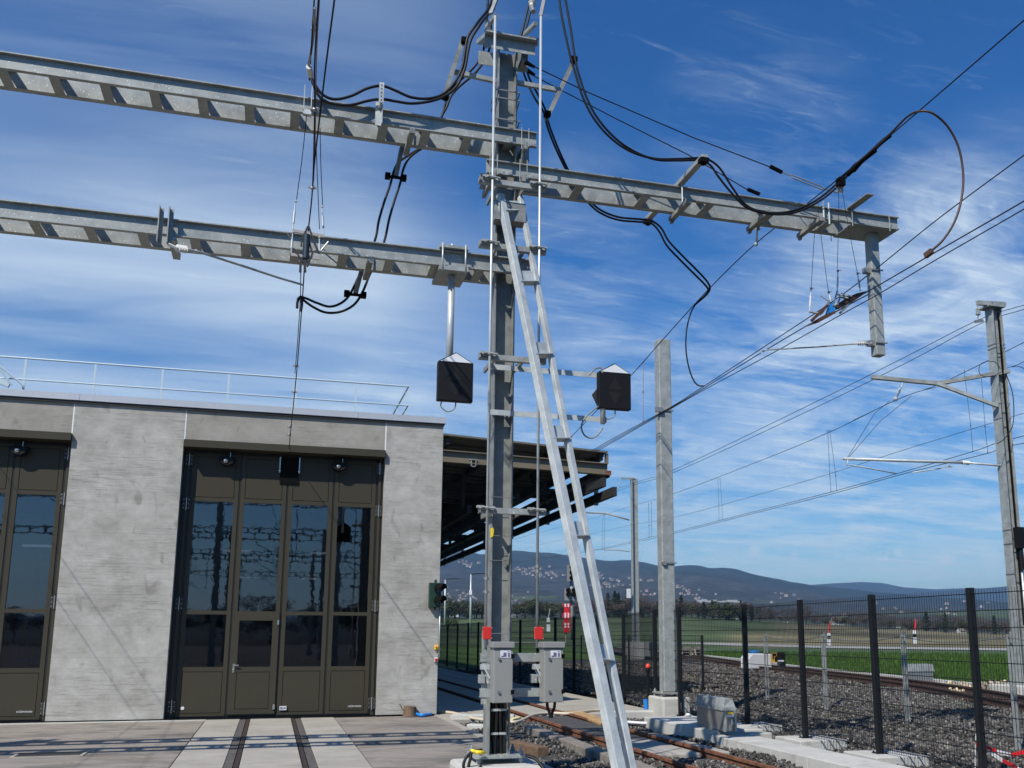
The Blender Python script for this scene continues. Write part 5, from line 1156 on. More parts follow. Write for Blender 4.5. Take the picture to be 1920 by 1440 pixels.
# registration rod on the lower left beam
rl = thing('registration_arm', 'registration rod with white insulator from the lower left beam to the wires over the door', 'registration arm', P(320, 460, Y=11.7))
xq = P(311, 430, Y=YA-.1).x
b = MB()
for x in (xq-.085, xq+.025): b.box(x, x+.012, YA-.19, YA-.10, L_z0-.12, L_z1+.10); b.box(x, x+.05, YA-.105, YA-.095, L_z0-.12, L_z1+.10)
b.box(xq+.035, xq+.12, YA-.10, YB+.14, L_z0-.06, L_z0-.004); b.box(xq+.035, xq+.12, YB+.12, YB+.14, L_z0-.06, L_z0+.02); b.build('bracket_channel', M['galv'], rl)
b = MB(); ins(b, P(331, 465, Y=11.5), P(350, 468, Y=11.6), .048, 4, .02); b.build('white_insulator', M['porcelain'], rl)
b = MB(); b.tube([P(316, 458, Y=11.5), P(333, 466, Y=11.5)], .02, 6); b.tube([P(349, 467, Y=11.6), P(375, 473, Y=11.7), P(450, 497, Y=12.2), P(520, 520, Y=12.7), P(567, 534, Y=13.1)], .016, 8); b.ball(P(367, 472, Y=11.7), .03, 6, 5); b.build('steel_rod', M['galv_new'], rl)
# bracket with perforated plate on upper beam
pb = thing('cable_bracket', 'perforated white plate bracket holding two cables above the upper left crossbeam', 'bracket', P(715, 190, Y=11.6))
q0_ = P(716, 155, Y=11.5); q1_ = P(713, 192, Y=11.5); xq = P(711, 215, Y=YA-.1).x
b = MB(); b.box(q0_.x-.03, q0_.x+.03, 11.49, 11.50, q1_.z, q0_.z); pl = b.build('perforated_plate', M['galv_new'], pb)
b = MB()
for k in range(5): b.tube([(q0_.x, 11.487, q1_.z+.03+k*.052), (q0_.x, 11.489, q1_.z+.03+k*.052)], .009, 8)
b.build('plate_hole', M['black'], pl)
b = MB(); b.box(xq-.05, xq+.035, YA-.11, YA-.10, U_z0-.04, U_z1+.05); b.box(xq+.025, xq+.035, YA-.19, YA-.11, U_z0-.04, U_z1+.05); b.bar((xq, YA-.12, U_z1-.02), (q0_.x, 11.52, q1_.z+.02), .03, .05); b.build('bracket_foot', M['galv_new'], pb)
# wire strop on the upper beam at 578
b = MB(); xq = P(577, 190, Y=YA-.1).x
for x in (xq-.05, xq+.04): b.box(x, x+.01, YA-.17, YA-.10, U_z0-.02, U_z1+.10)
b.box(xq-.05, xq+.05, YA-.17, YA-.10, U_z0-.06, U_z0-.0); tag(b.build('beam_clamp', M['galv_new']), 'double plate clamp on the upper left crossbeam behind the wires', 'clamp')
# T hangers below the left beams
for (a, c, z0, ya_, lab) in (((757, 268), (742, 332), U_z0, 12.3, 'T-shaped hanger below the upper left crossbeam clamping two cables'), ((681, 505), (666, 552), L_z0, 12.3, 'T-shaped hanger below the lower left crossbeam clamping two cables')):
    t = thing('cable_hanger', lab, 'hanger', P(*a, Y=ya_)); A = P(*a, Y=ya_); B = P(*c, Y=12.45)
    b = MB(); b.bar(A+Vector((0, 0, .08)), B, .055, .03); b.box(A.x-.0, A.x+.07, YA-.1, YB+.16, z0-.07, z0-.004); b.build('hanger_bar', M['galv_dull'], t)
    b = MB(); b.box(B.x-.13, B.x+.13, B.y-.03, B.y+.02, B.z-.02, B.z+.005)
    for dx in (-.11, .11): b.box(B.x+dx-.035, B.x+dx+.035, B.y-.045, B.y+.045, B.z-.035, B.z+.035)
    b.build('cable_clamp', M['black'], t)
    b = MB(); xx = A.x+.03; b.tube([(xx, YB-.1, z0-.07), (xx, YB-.1, z0+.3)], .012, 6); b.build('hanger_bolt', M['galv_dull'], t)
# cable guide bars at the mast head
for (a, c, d, e, y, lab, clampend) in (((868, 74), (832, 183), (852, 135), (930, 152), 11.7, 'slanting guide bar with arm left of the mast head', 0), ((1078, 110), (1028, 216), (1052, 170), (968, 155), 11.9, 'slanting guide bar with arm right of the mast head', 1)):
    t = thing('cable_bracket', lab, 'bracket', P(*d, Y=y))
    b = MB(); b.bar(P(a[0], a[1], Y=y-.5*0), P(c[0], c[1], Y=y), .06, .045, up=(0, 1, 0)); b.build('guide_bar', M['galv_dull'], t)
    b = MB(); b.bar(P(*d, Y=y+.04), P(*e, Y=y+.04), .05, .06); b.build('bracket_arm', M['galv'], t)
    for k, p in enumerate((a, c)):
        q = P(p[0]+(3 if not clampend else -2), p[1]+(2 if k == 0 else -2), Y=y-.05); b = MB(); b.box(q.x-.045, q.x+.045, q.y-.04, q.y+.04, q.z-.035, q.z+.035); b.tube([q+Vector((0, 0, -.06)), q+Vector((0, 0, .05))], .02, 6); b.build('cable_clamp', M['black'], t)
b = MB(); q = P(981, 103, Y=MY-.05); b.box(q.x-.04, q.x+.05, MY-.12, MY+.12, q.z-.16, q.z+.12); b.build('anchor_block', M['galv_dull'], mast)
for (px, py) in ((972, 7), (1000, 3), (1012, 12)):
    pass
ti = thing('switch_insulator', 'pale ribbed insulator and brass fitting cut by the top edge above the mast', 'insulator', P(1003, 5, Y=12.2))
b = MB(); ins(b, P(1006, -30, Y=12.3), P(996, 12, Y=12.1), .06, 4, .03); b.build('ribbed_insulator', M['porcelain'], ti)
b = MB(); b.tube([P(996, 12, Y=12.1), P(1000, 22, Y=12.0)], .035, 8); b.bar(P(1022, -10, Y=12), P(1014, 30, Y=11.7), .05, .03); b.build('fitting', M['bolt'], ti)
b = MB(); b.tube([P(930, -10, Y=11.9), P(925, 16, Y=11.8)], .03, 8); b.bar(P(938, -20, Y=11.9), P(920, 26, Y=11.6), .05, .03); tag(b.build('disconnector', M['galv_dull']), 'galvanised switch arm cut by the top edge above the left rod', 'switch arm')
# hose across the yard
b = MB(); hp_ = [P(x, y, Z=.045) for x, y in ((822, 1334), (850, 1337), (880, 1345), (915, 1351), (955, 1354), (975, 1352), (1000, 1341), (1030, 1337), (1070, 1338), (1110, 1332), (1150, 1330))]; 
b.tube(spline(hp_), .032, 8); tag(b.build('hose', M['cream'], smooth=True), 'cream coloured hose lying across the ballast behind the mast', 'hose')
b = MB(); b.tube(spline([P(x, y, Z=.05) for x, y in ((1176, 1354), (1210, 1356), (1260, 1356), (1310, 1357))]), .028, 8); tag(b.build('hose', M['white'], smooth=True), 'white pipe lying on the ballast right of the strut', 'hose')
b = MB(); b.bar(P(1075, 1335, Z=.03), P(1138, 1357, Z=.03), .30, .07); tag(b.build('crossing_plate', mat('ochre_stained', (.42, .26, .12), .85, var=.5, vscale=7), bevel=.02), 'ochre stained concrete strip between track panel and strut', 'plate')
b = MB(); b.bar(P(957, 1352, Z=.05), P(973, 1347, Z=.05), .10, .07); tag(b.build('offcut', mat('pale_yellow_foam', (.75, .65, .3), .8)), 'small pale yellow block beside the mast', 'block')
b = MB(); b.tube(spline([P(x, y, Z=.2) for x, y in ((1287, 1270), (1300, 1271), (1318, 1263), (1330, 1262), (1360, 1263), (1380, 1267))]), .035, 6); tag(b.build('hose', mat('yellow_hose', (.6, .42, .12), .6), smooth=True), 'yellow hose lying on the ballast beyond the mesh fence', 'hose')
# ------------------------------------------------------------------ pale post in the middle distance
YP = 19.35
pm = thing('square_post', 'tall pale galvanised square post on a concrete foundation, no arms', 'post', (8.4, YP, .5))
pa = P(1246, 1298, Y=YP-.13); pbb = P(1270, 1298, Y=YP-.13); ptt = P(1245, 637, Y=YP)
b = MB(); b.box(pa.x, pbb.x, YP-.13, YP+.15, pa.z, ptt.z-.02); b.build('square_tube', M['galv'], pm, bevel=.02)
b = MB(); b.box(pa.x-.12, pbb.x+.12, YP-.26, YP+.27, pa.z-.035, pa.z); b.build('base_plate', M['galv_dull'], pm, bevel=.004)
for dx in (-.08, pbb.x-pa.x+.08):
    for dy in (-.2, .2):
        b = MB(); x = pa.x+dx; b.tube([(x, YP+dy, pa.z-.09), (x, YP+dy, pa.z+.07)], .014, 6); b.tube([(x, YP+dy, pa.z), (x, YP+dy, pa.z+.04)], .03, 6); b.tube([(x, YP+dy, pa.z-.085), (x, YP+dy, pa.z-.04)], .03, 6); b.build('anchor_bolt', M['galv'], pm)
b = MB(); b.box(pa.x-.16, pbb.x+.17, YP-.42, YP+.42, -.3, pa.z-.09); b.build('foundation', M['castconc'], pm, bevel=.04)
for py in (768, 1055):
    q = P(1246, py, Y=YP-.2); b = MB(); b.box(pa.x-.03, pbb.x+.03, YP-.155, YP-.131, q.z-.015, q.z+.015); b.box(pa.x-.12, pa.x+.05, YP-.2, YP-.131, q.z-.05, q.z+.05) if py < 800 else b.box(pa.x+.0, pa.x+.08, YP-.18, YP-.131, q.z-.05, q.z+.03); b.build('clamp_band', M['bolt'], pm)
b = MB(); x = pbb.x+.02; b.tube(spline([(x, YP-.24, pa.z), (x-.07, YP-.42, pa.z-.12), (x-.10, YP-.52, pa.z-.35), (x-.04, YP-.5, .1), (x+.1, YP-.45, 0)]), .025, 7); tag(b.build('cable_loop', M['cable'], smooth=True), 'thick black cable curving down the foundation of the pale post', 'cable')
q = P(1292, 1347, Z=0); b = MB(); b.tube([(q.x, q.y, 0), (q.x, q.y, .16)], .10, 12); b.tube([(q.x, q.y, .16), (q.x, q.y, .22)], .06, 12)
tag(b.build('cable_sleeve', M['blackplastic']), 'black plastic sleeve at the foot of the fence beside the pale post', 'sleeve')
b = MB(); b.tube(spline([P(1285, 1343, Z=.15), P(1291, 1340, Z=.2), P(1300, 1346, Z=.1), P(1308, 1351, Z=.05)]), .028, 7); tag(b.build('white_conduit', M['white'], smooth=True), 'short white conduit from the black sleeve to the trackside box', 'conduit')
# warning light on thin post and blue pipe
q = P(1216, 1335, Z=0)
wl = thing('warning_light', 'thin black post with a red warning lamp on top beside the blue pipe', 'warning light', (q.x, q.y, 0))
zt_ = P(1214, 1258, Y=q.y).z; b = MB(); b.box(q.x-.028, q.x+.028, q.y-.028, q.y+.028, 0, zt_); b.build('post', M['fence'], wl)
b = MB(); b.tube([(q.x, q.y, zt_), (q.x, q.y, zt_+.07)], .055, 12); b.build('lamp_base', M['blackplastic'], wl)
b = MB(); b.ball((q.x, q.y, zt_+.10), .055, 12, 8, (1, 1, 1.2)); b.build('lamp_dome', mat('lit_orange', (.75, .07, .03), .3, emit=((1, .12, .03), .04)), wl, smooth=True)
q = P(1213, 1337, Z=0); b = MB(); b.tube([(q.x, q.y, 0), (q.x-.03, q.y, .3)], .055, 12); tag(b.build('blue_pipe', M['bluepl']), 'short bright blue pipe stub standing beside the thin black post', 'pipe')

# ------------------------------------------------------------------ trackside box on the slab
BX = thing('trackside_box', 'low stainless box with galvanised lid on the pale slab in front of the fence', 'box', (7.45, 15.9, .16))
q1 = P(1307, 1360, Z=.17); q2 = P(1358, 1371, Z=.17)
dirx = (q2-q1); dirx.z = 0; ln = dirx.length; dirx.normalize(); nrm = Vector((-dirx.y, dirx.x, 0))
if nrm.x < 0: nrm = -nrm
def obox(m, o, u0, u1, v0, v1, z0, z1, t=0.):
    p = [o+dirx*u0+nrm*v0, o+dirx*u1+nrm*v0, o+dirx*u1+nrm*v1, o+dirx*u0+nrm*v1]
    m.add([(a.x, a.y, z0) for a in p]+[((a+(dirx*0)).x, a.y, z1) for a in p], [(0, 3, 2, 1), (4, 5, 6, 7), (0, 1, 5, 4), (1, 2, 6, 5), (2, 3, 7, 6), (3, 0, 4, 7)])
o = Vector((q1.x, q1.y, 0)); zt1 = P(1307, 1322, Y=q1.y).z; zt2 = P(1307, 1303, Y=q1.y).z
ln = max(ln, .8)
b = MB(); obox(b, o, 0, ln, 0, .2, .162, zt1); b.build('box_body', M['steelbox'], BX, bevel=.01)
b = MB()
p = [o-dirx*.02-nrm*.02, o+dirx*(ln+.03)-nrm*.02, o+dirx*(ln+.03)+nrm*.22, o-dirx*.02+nrm*.22]
b.add([(a.x, a.y, zt1-.02) for a in p]+[(a.x, a.y, zt1+.03) for a in p], [(0, 3, 2, 1), (4, 5, 6, 7), (0, 1, 5, 4), (1, 2, 6, 5), (2, 3, 7, 6), (3, 0, 4, 7)])
p2 = [o+nrm*.02, o+dirx*ln+nrm*.02, o+dirx*(ln-.05)+nrm*.18, o+nrm*.18]
p1 = [o-nrm*.015, o+dirx*(ln+.02)-nrm*.015, o+dirx*(ln+.02)+nrm*.21, o+nrm*.21]
b.add([(a.x, a.y, zt1+.031) for a in p1]+[(a.x, a.y, zt2) for a in p2], [(0, 3, 2, 1), (4, 5, 6, 7), (0, 1, 5, 4), (1, 2, 6, 5), (2, 3, 7, 6), (3, 0, 4, 7)])
b.build('box_lid', M['galv'], BX, bevel=.006)
b = MB(); obox(b, o, ln+.001, ln+.06, -.01, .02, .162, zt1-.02); obox(b, o, ln+.001, ln+.06, .17, .2, .162, zt1-.02); each(b, 'end_frame', M['galv'], BX)
b = MB(); obox(b, o, ln+.004, ln+.010, .05, .19, zt1-.12, zt1-.08); ws = b.build('warning_sticker', M['sticker'], BX)
b = MB(); obox(b, o, ln+.004, ln+.010, .07, .16, zt1-.075, zt1-.04); b.build('yellow_mark', M['yellow'], BX)
b = MB(); a = o+dirx*(ln+.04)+nrm*.12; b.tube([(a.x, a.y, .25), (a.x, a.y, .36)], .014, 6); b.tube([(a.x+.03, a.y, .28), (a.x, a.y, .34)], .012, 6); b.build('padlock', M['pipe'], BX)

# ------------------------------------------------------------------ mesh fence: every post a thing of its own part, panels between
fx = [(8.12, 5.0), (8.16, 7.5), (8.20, 9.99), (8.25, 12.11), (8.33, 14.22), (8.58, 16.69), (8.2, 18.9)]
fx2 = [(8.35, 20.6), (9.0, 24.41), (9.0, 26.6), (9.02, 28.9), (9.0, 30.9), (9.05, 33.3), (9.1, 36.0), (9.1, 38.6), (9.12, 41.2), (9.12, 43.9), (9.14, 46.4), (9.2, 49.5), (9.3, 53), (9.4, 57)]
fence = thing('mesh_fence', 'tall anthracite welded mesh fence with dark square posts along the tracks', 'fence', (8.3, 14, 0))
allp = fx+fx2
for i, (x, y) in enumerate(allp):
    b = MB(); b.box(x-.042, x+.042, y-.034, y+.034, .0, 2.29); p = b.build('fence_post', M['fence'], fence, bevel=.006)
    b = MB(); b.box(x-.085, x+.085, y-.075, y+.075, .095, .106)
    for sx in (-.065, .065):
        for sy in (-.055, .055): b.tube([(x+sx, y+sy, .10), (x+sx, y+sy, .13)], .012, 6)
    b.build('post_base', M['fence'], p)
for (x0, y0), (x1, y1) in zip(allp[:-1], allp[1:]):
    if (y0, y1) == (20.6, 24.41): pass
    L_ = math.hypot(x1-x0, y1-y0); d = Vector(((x1-x0)/L_, (y1-y0)/L_, 0)); n_ = int(L_/.05); b = MB(); s0 = Vector((x0, y0, 0)); far = y0 > 30
    zt = 2.27; st = 1 if not far else 2
    for k in range(1, n_, st):
        c = s0+d*(k*L_/n_); w = .0035 if not far else .005
        b.add([(c.x-d.x*w, c.y-d.y*w, .12), (c.x+d.y*w, c.y-d.x*w, .12), (c.x+d.x*w, c.y+d.y*w, .12), (c.x-d.y*w, c.y+d.x*w, .12), (c.x-d.x*w, c.y-d.y*w, zt), (c.x+d.y*w, c.y-d.x*w, zt), (c.x+d.x*w, c.y+d.y*w, zt), (c.x-d.y*w, c.y+d.x*w, zt)], [(0, 1, 5, 4), (1, 2, 6, 5), (2, 3, 7, 6), (3, 0, 4, 7)])
    for k in range(11):
        z = .17+k*.2045
        b.bar(s0+d*.04+Vector((0, 0, z)), s0+d*(L_-.04)+Vector((0, 0, z)), .018, .010)
    b.build('mesh_panel', M['fence'], fence)
for i, (x, y) in enumerate(fx[1:6]):
    b = MB(); b.box(x-.33, x+.50, y-.40, y+.40, -.3, .095)
    tag(b.build('fence_footing', M['castconc'], bevel=.012), ['concrete footing of the mesh fence, first from the camera below the frame', 'concrete footing of the fence post beside the barrier tape', 'concrete footing, the large one at the bottom right with the trough in front', 'concrete footing between the trackside box and the large bottom right one', 'concrete footing right behind the trackside box'][i], 'footing')
# low galvanised fence behind
gf = thing('low_fence', 'low galvanised wire fence beyond the dark mesh fence', 'fence', (11.6, 18, 0))
gp_ = [(10.2, 9.5), (10.84, 12.46), (11.50, 16.0), (11.83, 19.33), (11.93, 22.17)]
for i, (x, y) in enumerate(gp_):
    b = MB(); b.box(x-.018, x+.018, y-.03, y-.0, -.2, 1.74); b.box(x+.05, x+.08, y-.03, y+.0, -.2, 1.78); b.build('fence_post', M['galv'], gf)
for (x0, y0), (x1, y1) in zip(gp_[:-1], gp_[1:]):
    b = MB(); pts = []
    for k in range(9):
        t = k/8; pts.append((x0+(x1-x0)*t, y0+(y1-y0)*t, 1.70-.10*math.sin(math.pi*t)))
    b.tube(pts, .010, 5); b.tube([(x0, y0, .25), (x1, y1, .25)], .006, 5)
    b.build('fence_wire', M['bolt'], gf)
# darker low fence running back
gf2 = thing('low_fence', 'low dark wire fence running back behind the pale post', 'fence', (12, 26, 0))
gq = [P(x, y, Z=0) for x, y in ((1319, 1305), (1180, 1283), (1090, 1262))]
for i, q in enumerate(gq):
    b = MB(); b.box(q.x-.03, q.x+.03, q.y-.03, q.y+.03, -.2, 1.72); b.build('fence_post', M['fence'], gf2)
for a, c in zip(gq[:-1], gq[1:]):
    b = MB()
    for z in (1.7, .9, .3): b.tube([(a.x, a.y, z), (c.x, c.y, z)], .012, 5)
    for k in range(1, 40):
        p = a.lerp(c, k/40); b.tube([(p.x, p.y, .1), (p.x, p.y, 1.7)], .003, 4)
    b.build('fence_wire', M['fence'], gf2)
# barrier tape with thin stick
q = P(1828, 1440, Z=.2); tq = lambda x, y, Y=10.6: P(x, y, Y=Y)
bt = thing('barrier_tape', 'red and white barrier tape tied at a thin cord by the last fence post', 'barrier tape', tq(1830, 1395))
def tape(pts, w=.04):
    n = len(pts)-1
    for i in range(n):
        a, c = pts[i], pts[i+1]; b = MB(); b.bar(a, c, .006, w); b.build('tape_stripe', M['tape_r' if i % 2 == 0 else 'tape_w'], bt)
tape([tq(1829, 1393), tq(1869, 1409, 10.2), tq(1896, 1416, 9.9), tq(1925, 1409, 9.7), tq(1960, 1400, 9.5)], .045)
tape([tq(1829, 1396), tq(1852, 1408, 10.3), tq(1880, 1426, 10.0), tq(1908, 1440, 9.7), tq(1950, 1462, 9.4)], .045)
b = MB(); b.tube([tq(1831, 1360), tq(1829, 1395), tq(1828, 1500)], .005, 5); b.build('cord', M['tape_w'], bt)

# ------------------------------------------------------------------ right mast and its arms
q = P(1920, 1280, Z=.55); RX, RY = q.x, q.y
rm = thing('catenary_mast', 'galvanised mast at the right edge with bent top arm and black cables', 'mast', (RX, RY, .5))
top = P(1876, 572, Y=RY); hw = .15
def hsec(m, x, y, z0, z1, hw, rot=0.45, t=.018):
    c_, s_ = math.cos(rot), math.sin(rot)
    def bx(x0, x1, y0, y1):
        p = [(x0, y0), (x1, y0), (x1, y1), (x0, y1)]; p = [(x+a*c_-e*s_, y+a*s_+e*c_) for a, e in p]
        m.add([(a, e, z0) for a, e in p]+[(a, e, z1) for a, e in p], [(0, 3, 2, 1), (4, 5, 6, 7), (0, 1, 5, 4), (1, 2, 6, 5), (2, 3, 7, 6), (3, 0, 4, 7)])
    bx(-hw, -hw+t, -hw, hw); bx(hw-t, hw, -hw, hw); bx(-hw+t, hw-t, -t/2, t/2)
b = MB(); hsec(b, RX, RY, .5, top.z, hw, 0.0); b.build('column', M['galv'], rm)
b = MB(); b.box(RX-.6, RX+.6, RY-.55, RY+.55, -.3, .5); b.build('foundation', M['castconc'], rm, bevel=.03)
b = MB(); b.box(RX-.3, RX+.3, RY-.3, RY+.3, .50, .54); b.build('base_plate', M['galv'], rm)
ha = P(1832, 568, Y=RY-.1); b = MB(); b.bar(ha, P(1884, 571, Y=RY-.1), .1, .12); b.box(RX-.3, RX+.22, RY-.22, RY+.22, top.z-.14, top.z-.08); b.build('head_arm', M['galv'], rm)
ih = MB(); ins(ih, P(1834, 578, Y=RY-.1), P(1834, 592, Y=RY-.1), .07, 4, .025); ih.build('ribbed_insulator', M['porcelain'], rm)
b = MB(); b.tube([P(1833, 570, Y=RY-.1), P(1834, 600, Y=RY-.1)], .015, 6); b.bar(P(1828, 603, Y=RY-.1), P(1843, 601, Y=RY-.1), .05, .07); b.build('wire_clamp', M['bolt'], rm)
b = MB(); A = P(1634, 707, Y=RY+1.2); Bp = P(1757, 719, Y=RY+.6); Cc = P(1893, 696, Y=RY-.2); b.bar(A, Bp, .12, .10); b.bar(Bp, Cc, .10, .10); b.build('upper_arm', M['galv_dull'], rm)
b = MB(); b.bar(P(1757, 719, Y=RY+.5), P(1870, 761, Y=RY-.1), .10, .09); b.build('brace_arm', M['galv'], rm)
b = MB(); b.tube([P(1694, 712, Y=RY+.9), P(1690, 726, Y=RY+.9), P(1686, 736, Y=RY+1.0), P(1680, 746, Y=RY+1.2)], .018, 6); ins(b, P(1688, 728, Y=RY+.9), P(1684, 738, Y=RY+1.0), .05, 3, .02); b.ball(P(1679, 748, Y=RY+1.2), .07, 8, 5); b.build('hanging_insulator', M['pipe'], rm)
b = MB(); b.tube([P(1581, 860, Y=RY+1.4), P(1700, 864, Y=RY+.9), P(1805, 867, Y=RY+.3)], .04, 8); b.tube([P(1805, 867, Y=RY+.3), P(1886, 874, Y=RY)], .028, 8); b.build('cantilever_tube', M['galv_new'], rm, smooth=True)
b = MB(); ins(b, P(1804, 867, Y=RY+.3), P(1818, 868, Y=RY+.3), .06, 4, .02); b.build('white_insulator', M['porcelain'], rm)
for a, c, e in (((1594, 872), (1640, 880), (1681, 888)), ((1785, 875), (1740, 882), (1710, 886))):
    b = MB(); yy = RY+1.1 if a[0] < 1700 else RY+.7; b.tube([P(a[0]-4, a[1]-10, Y=yy), P(a[0]-6, a[1]+2, Y=yy), P(*a, Y=yy), P(*c, Y=yy), P(*e, Y=yy)], .018, 6); b.build('steady_arm', M['galv_new'], rm, smooth=True)
b = MB(); b.tube([P(1588, 860, Y=RY+1.4), P(1640, 775, Y=RY+3), P(1668, 752, Y=RY+3)], .007, 5); b.tube([P(1592, 857, Y=RY+1.4), P(1650, 790, Y=RY+2.5), P(1709, 742, Y=RY+2)], .007, 5); b.build('stay_wire', M['wire'], rm)
b = MB(); b.tube(path([(1850, 677), (1838, 684), (1836, 698), (1845, 706), (1862, 705), (1878, 697)], RY-.3), .009, 6); b.tube(path([(1850, 677), (1866, 679), (1876, 692)], RY-.3), .009, 6); b.tube(path([(1888, 705), (1898, 735), (1901, 770), (1898, 800), (1884, 822), (1870, 832)], RY-.35), .012, 6); b.tube(path([(1897, 688), (1910, 687), (1930, 696)], RY-.35), .009, 6); b.build('jumper_cable', M['cable'], rm, smooth=True)
b = MB(); b.box(RX-.02, RX+.02, RY-hw-.03, RY-hw-.001, 2.0, top.z-.3) ; b.build('cable_strip', M['black'], rm)
for py in (645, 652, 756, 783, 992, 1018, 1075): 
    z = P(1880, py, Y=RY-hw).z; b = MB(); b.box(RX-hw-.012, RX+hw+.012, RY-hw-.012, RY-hw-.001, z-.012, z+.012); b.box(RX-hw-.012, RX-hw-.001, RY-hw, RY+hw, z-.012, z+.012); b.build('strap_band', M['bolt'], rm)
b = MB(); z = P(1900, 1005, Y=RY).z; b.box(RX-.1, RX+.1, RY-hw-.2, RY-hw-.02, z-.35, z+.2); b.bar((RX+.05, RY-hw-.15, z-.1), (RX+.5, RY-hw-.2, z+.25), .06, .14); b.bar((RX+.05, RY-hw-.15, z-.0), (RX+.5, RY-hw-.2, z-.25), .06, .10); b.tube([(RX, RY-hw-.12, z-.9), (RX, RY-hw-.12, z-.3)], .06, 10); b.build('black_fitting', M['blackplastic'], rm)
b = MB(); b.prism([(RX+.15, RY-hw-.22, z), (RX+.5, RY-hw-.22, z+.2), (RX+.5, RY-hw-.22, z-.05)], (0, .01, 0)); b.build('white_mark', M['white'], rm)
b = MB(); b.tube([(RX+.02, RY-hw-.08, .5), (RX+.02, RY-hw-.08, z-.5)], .03, 8); b.tube([(RX+.13, RY-hw-.08, .5), (RX+.13, RY-hw-.08, z-.5)], .03, 8); b.build('white_pipe', M['pipe'], rm, smooth=True)
# ------------------------------------------------------------------ distant mast
q = P(1192, 1208, Z=.15); DY = 60.; 
dm = thing('catenary_mast', 'distant galvanised mast left of the pale post with short arms', 'mast', P(1192, 1205, Y=DY))
bz = P(1192, 1205, Y=DY); tz = P(1183, 897, Y=DY); hw = .19
b = MB(); hsec(b, bz.x, DY, bz.z-.2, tz.z, hw, 0); b.build('column', M['galv'], dm)
b = MB(); b.box(bz.x-.45, bz.x+.45, DY-.45, DY+.45, -.4, bz.z+.05); b.build('foundation', M['castconc'], dm)
b = MB(); b.bar(P(1164, 897, Y=DY), P(1190, 897, Y=DY), .12, .1); b.tube([P(1164, 898, Y=DY), P(1161, 912, Y=DY)], .03, 6); b.build('head_arm', M['galv'], dm)
b = MB(); b.tube([P(1098, 961, Y=DY+2), P(1136, 963, Y=DY+1), P(1148, 966, Y=DY+.5), P(1180, 975, Y=DY)], .05, 8); b.tube([P(1131, 1031, Y=DY+1), P(1152, 1031, Y=DY+1), P(1180, 1034, Y=DY)], .035, 6); b.build('cantilever_tube', M['galv_dull'], dm, smooth=True)
b = MB(); q = P(1179, 1112, Y=DY-.3); b.box(q.x-.12, q.x+.08, DY-.45, DY-.2, q.z-.32, q.z+.28); b.build('white_box', M['sticker'], dm)
# thin lamp posts in the left background
for (px, y0, y1, yy, bxp) in ((883, 1190, 1077, 95, (882, 1111)), (835, 1175, 1087, 110, None)):
    a = P(px-1, y0, Y=yy); c = P(px, y1, Y=yy); t = thing('thin_mast', 'slender pale mast in the left background with %s' % ('a small white box half way up' if bxp else 'a short arm, next to the depot corner'), 'mast', a)
    b = MB(); b.tube([a, c], [.13, .07], 8); b.build('pole', M['pipe'], t, smooth=True)
    b = MB(); b.tube([c, P(px+6, y1-1, Y=yy), P(px+26, y1-2, Y=yy+6)], .06, 6); b.build('arm', M['darksteel'], t)
    if bxp: b = MB(); q = P(*bxp, Y=yy-.2); b.box(q.x-.12, q.x+.12, yy-.4, yy-.15, q.z-.22, q.z+.22); b.build('white_box', M['white'], t)
    else:
        b = MB(); b.box(*(sorted((P(826, 1100, Y=yy).x, P(840, 1100, Y=yy).x))), yy, yy+.1, P(830, 1101, Y=yy).z, P(830, 1100, Y=yy).z); b.build('cross_bar', M['pipe'], t)
# railway signal with red-white board
SY = 52.; sq = lambda x, y, d=0: P(x, y, Y=SY+d)
sg = thing('railway_signal', 'grey railway signal mast with two dark lamp boards behind the strut', 'signal', sq(1073, 1195))
b = MB(); b.tube([sq(1074, 1200), sq(1071, 1085)], .09, 10); b.build('pole', M['galv_dull'], sg, smooth=True)
for (x0, x1, y0, y1, dots) in ((1062, 1072, 1060, 1090, 3), (1057, 1078, 1104, 1126, 4)):
    a, c = sq(x0, y1), sq(x1, y0); b = MB(); b.box(a.x, c.x, SY-.25, SY-.12, a.z, c.z); hd_ = b.build('signal_board', M['cabinet'], sg)
    b = MB()
    for k in range(dots):
        zc = a.z+(c.z-a.z)*(k+.6)/dots if dots == 3 else a.z+(c.z-a.z)*(.5+.35*(k//2)); xc = (a.x+c.x)/2+.05 if dots == 3 else a.x+(c.x-a.x)*(.25 if k % 2 else .75)
        b.tube([(xc, SY-.26, zc), (xc, SY-.4, zc+.02)], .12, 8)
    b.build('lamp_hood', M['black'], hd_)
rwq = thing('marker_board', 'red and white striped board below the railway signal', 'board', sq(1062, 1200, -1))
x0 = sq(1057, 1150, -1).x; x1 = sq(1066, 1150, -1).x
for k, (y0, y1, m_) in enumerate(((1132, 1138, 'white'), (1138, 1149, 'tape_r'), (1149, 1159, 'white'), (1159, 1168, 'tape_r'), (1168, 1177, 'white'), (1177, 1186, 'tape_r'))):
    b = MB(); b.box(x0, x1, SY-1.1, SY-1.05, sq(1060, y1, -1).z, sq(1060, y0, -1).z); st_ = b.build('board_stripe', M[m_], rwq)
    if m_ == 'white':
        b = MB()
        for s in (-.18, 0, .18): b.box((x0+x1)/2+s-.035, (x0+x1)/2+s+.035, SY-1.12, SY-1.101, sq(1060, y1, -1).z, sq(1060, y0, -1).z)
        b.build('red_bar', M['tape_r'], st_)
b = MB(); b.tube([sq(1061, 1205, -1), sq(1061, 1133, -1)], .04, 6); b.build('pole', M['galv_dull'], rwq)
